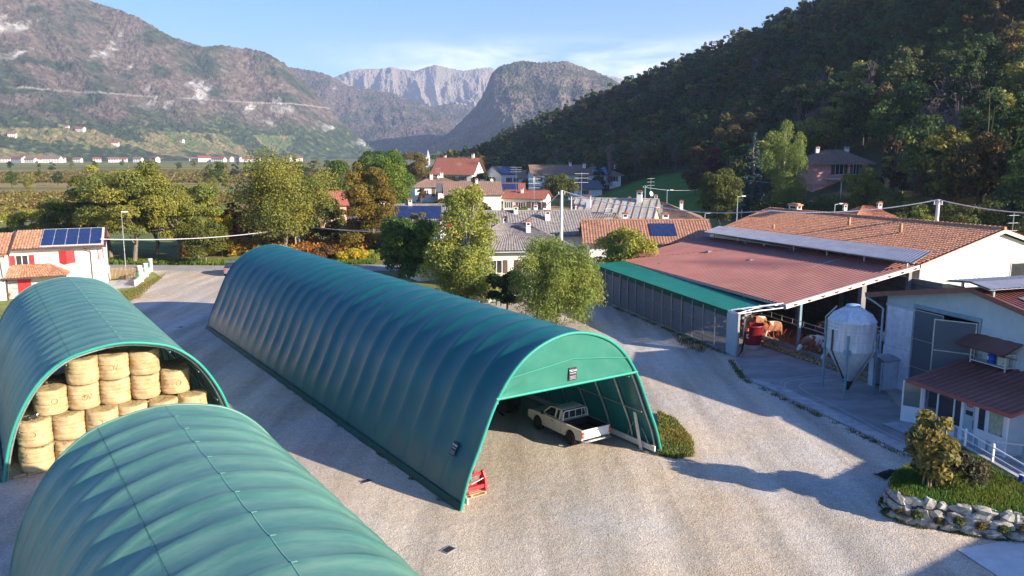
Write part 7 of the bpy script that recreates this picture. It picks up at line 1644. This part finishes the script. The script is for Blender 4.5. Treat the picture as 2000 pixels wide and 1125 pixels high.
for i,(px,Y,h) in enumerate([(20,300,7),(52,260,6),(75,420,8),(110,330,6),(100,560,8),(140,640,9),(185,700,9),(20,700,9),(425,310,11),(438,300,9),(408,340,8),(455,420,8),(480,520,9),(380,700,9),(350,640,8),(505,640,9),(540,700,9),(590,560,10),(612,420,10),(575,380,9),(640,500,10),(670,620,11),(560,900,10),(300,900,9),(240,860,9),(620,760,10),(465,900,9),(585,300,10),(640,290,9),(415,240,6)]):
    p=D(px,330,Y); col=LC[['green','olive','dkolive','dkgreen'][i%4]]
    place(near_src[i%7],(p.x,p.y,0),h/13,col,f"{['green','olive','dark olive','dark green'][i%4]} tree among the valley fields, tree {i} of those scattered beyond the road" if False else f"{['green','olive','dark olive','dark green'][i%4]} tree standing alone among the flat valley fields",'tree','scattered trees of the valley fields '+['a','b','c','d'][i%4])
# forest over the slope
pts=[]
ys=[]; y=95.0
while y<860:
    st=6.6 if y<420 else 8.2
    xb=float(np.interp(y,HY,HB)); xr=max(float(np.interp(y,HY2,HX2)),xb+40); x=xb+3
    xlim=min(xr+34, .72*y+20)
    while x<xlim:
        xx=x+rg.uniform(-2.6,2.6); yy=y+rg.uniform(-2.8,2.8); pts.append((xx,yy)); x+=st
    y+=st*.95
# flat woodland behind the village and at the foot of the hill
for _ in range(230): 
    yy=rg.uniform(330,560); pts.append((rg.uniform(-.075*yy-4,np.interp(yy,HY,HB)+3),yy))
PT_=np.array(pts); hz_=hill(PT_[:,0],PT_[:,1])
vx,vy=vp.x,vp.y
keep=[]
for (x,y),z in zip(PT_,hz_):
    if in_poly(np.array([x]),np.array([y]),MEADOW)[0] or (x<26 and y<275 and y>140): continue
    if abs(x-vx)<9 and -22<y-vy<9: continue
    if y<150 and x<60 and z<3: continue
    u=(x/y); 
    if u>.70: continue
    keep.append((x,y,z))
keep=np.array(keep)
# clear sight line to the villa and keep the marked trees visible
def blocks(x,y,z):
    zt=z+12; 
    for (px,py,Yv,hw) in ((1640,322,vp.y,62),(1538,300,140,60),(1474,320,150,40),(1408,370,125,45),(1380,340,188,60)):
        if y<Yv:
            sx=1000+F*x/(y*1.0); t=(zt-CAMH)/y; sy=HZ-t*F
            if abs(sx-px)<hw+2 and sy<py+22: return True
    return False
keep=np.array([k for k in keep if not blocks(*k)])
dist=np.hypot(keep[:,0],keep[:,1]); order=np.argsort(dist); keep=keep[order]
pal=[('dark green',(.040,.068,.020),'leaf'),('olive green',(.078,.085,.026),'leaf'),('mid green',(.055,.095,.024),'leaf'),('golden brown',(.115,.085,.028),'leaf'),('yellow-green',(.17,.17,.035),'leaf'),('reddish brown',(.085,.05,.028),'leaf'),('grey-brown bare',(.115,.095,.085),'bare'),('dark blue-green coniferous',(.025,.055,.035),'con')]
pw=np.array([.28,.25,.21,.06,.07,.022,.09,.03]); pw/=pw.sum()
nz_=fbm(keep[:,0]/45,keep[:,1]/45,3,91)
FV=[];FC=[];FQ=[];off=0
for i,(x,y,z) in enumerate(keep):
    w_=pw.copy(); 
    if nz_[i]>.56: w_[6]*=3.5; w_[3]*=1.6
    if nz_[i]<.42: w_[0]*=1.5; w_[2]*=1.5; w_[6]*=.2
    if z>60: w_[4]*=2.0; w_[3]*=1.6
    k=rg.choice(8,p=w_/w_.sum()); nm,colr,ty=pal[k]; sc=rg.uniform(.72,1.12); cl=np.array(colr)*rg.uniform(1.05,1.75)
    if i<296:
        src={'leaf':near_src[rg.integers(7)],'bare':bare_src[rg.integers(2)],'con':con_src[0]}[ty]
        cl=np.array(cl); lbl={'leaf':f'{nm} broadleaf tree in the wood covering the right-hand slope','bare':'grey-brown half-bare tree in the wood covering the right-hand slope','con':'dark blue-green conifer in the wood covering the right-hand slope'}[ty]
        place(src,(x,y,z-.3),sc,tuple(cl),lbl,'tree','trees of the right-hand slope, '+nm)
    else:
        pr=(FAR[rg.integers(7)] if ty=='leaf' else (BARE[rg.integers(2)] if ty=='bare' and y<420 else FAR[2])) if ty!='con' else FAR[5]
        a=rg.uniform(0,6.28); ca,sa=math.cos(a),math.sin(a); V=pr[0]*sc*np.array([1.22,1.22,1.0]); V=np.stack([V[:,0]*ca-V[:,1]*sa+x,V[:,0]*sa+V[:,1]*ca+y,V[:,2]+z-.3],1); FV.append(V); FC.append(pr[1]*cl); FQ.append(pr[2]+off); off+=len(V)
print('forest',len(keep),off)
fo=npmesh('hill_forest',np.concatenate(FV),np.concatenate(FQ),M['leaf'],np.concatenate(FC)); struct(fo,'stuff')
# undergrowth low on the slope behind the barn
print('objects',len(bpy.data.objects))

# tufts of weeds along the yard edges and tunnel feet
def tufts(name,pts,n,seed,spread=.18):
    rg=np.random.default_rng(seed); X=[];Y=[]
    P=[Vector((p[0],p[1],0)) for p in pts]
    for _ in range(n):
        k=rg.integers(len(P)-1); q=P[k].lerp(P[k+1],rg.random())
        m=rg.integers(5,26); X+=list(q.x+rg.normal(size=m)*spread*.5); Y+=list(q.y+rg.normal(size=m)*spread*.5)
    X=np.array(X);Y=np.array(Y);m=len(X); h=.10*(.4+rg.random(m)); a=rg.uniform(0,6.28,m); dx=np.cos(a)*.018; dy=np.sin(a)*.018; lx=rg.normal(size=m)*.05; ly=rg.normal(size=m)*.05; z=np.zeros(m)
    V=np.stack([np.stack([X-dx,Y-dy,z],1),np.stack([X+dx,Y+dy,z],1),np.stack([X+lx+dx*.2,Y+ly+dy*.2,h],1),np.stack([X+lx-dx*.2,Y+ly-dy*.2,h],1)],1).reshape(-1,3)
    C=np.repeat(np.stack([.7+.6*rg.random(m)]*3,1),4,0); o=npmesh(name,V,np.arange(4*m).reshape(-1,4),M['leaf'],C); o.color=(.14,.16,.045,1); struct(o,'stuff')
tufts('edge_weeds',[O1+E1*10.05+G1*1.5,O1+E1*10.1+G1*35],140,51); tufts('edge_weeds',[O1-E1*.22+G1*1,O1-E1*.22+G1*36],50,52,.12)
tufts('edge_weeds',[BW(-22,-.25),BW(-1,-.25)],150,53,.25); tufts('edge_weeds',[BW(.6,-.9),BW(4.6,-2.6),BW(16.9,-2.85)],110,54,.2); tufts('edge_weeds',[O2+E1*9.0+G1*2,O2+E1*9.0+G1*21],60,55,.14)
tufts('edge_weeds',[p for p in base],70,56,.14)
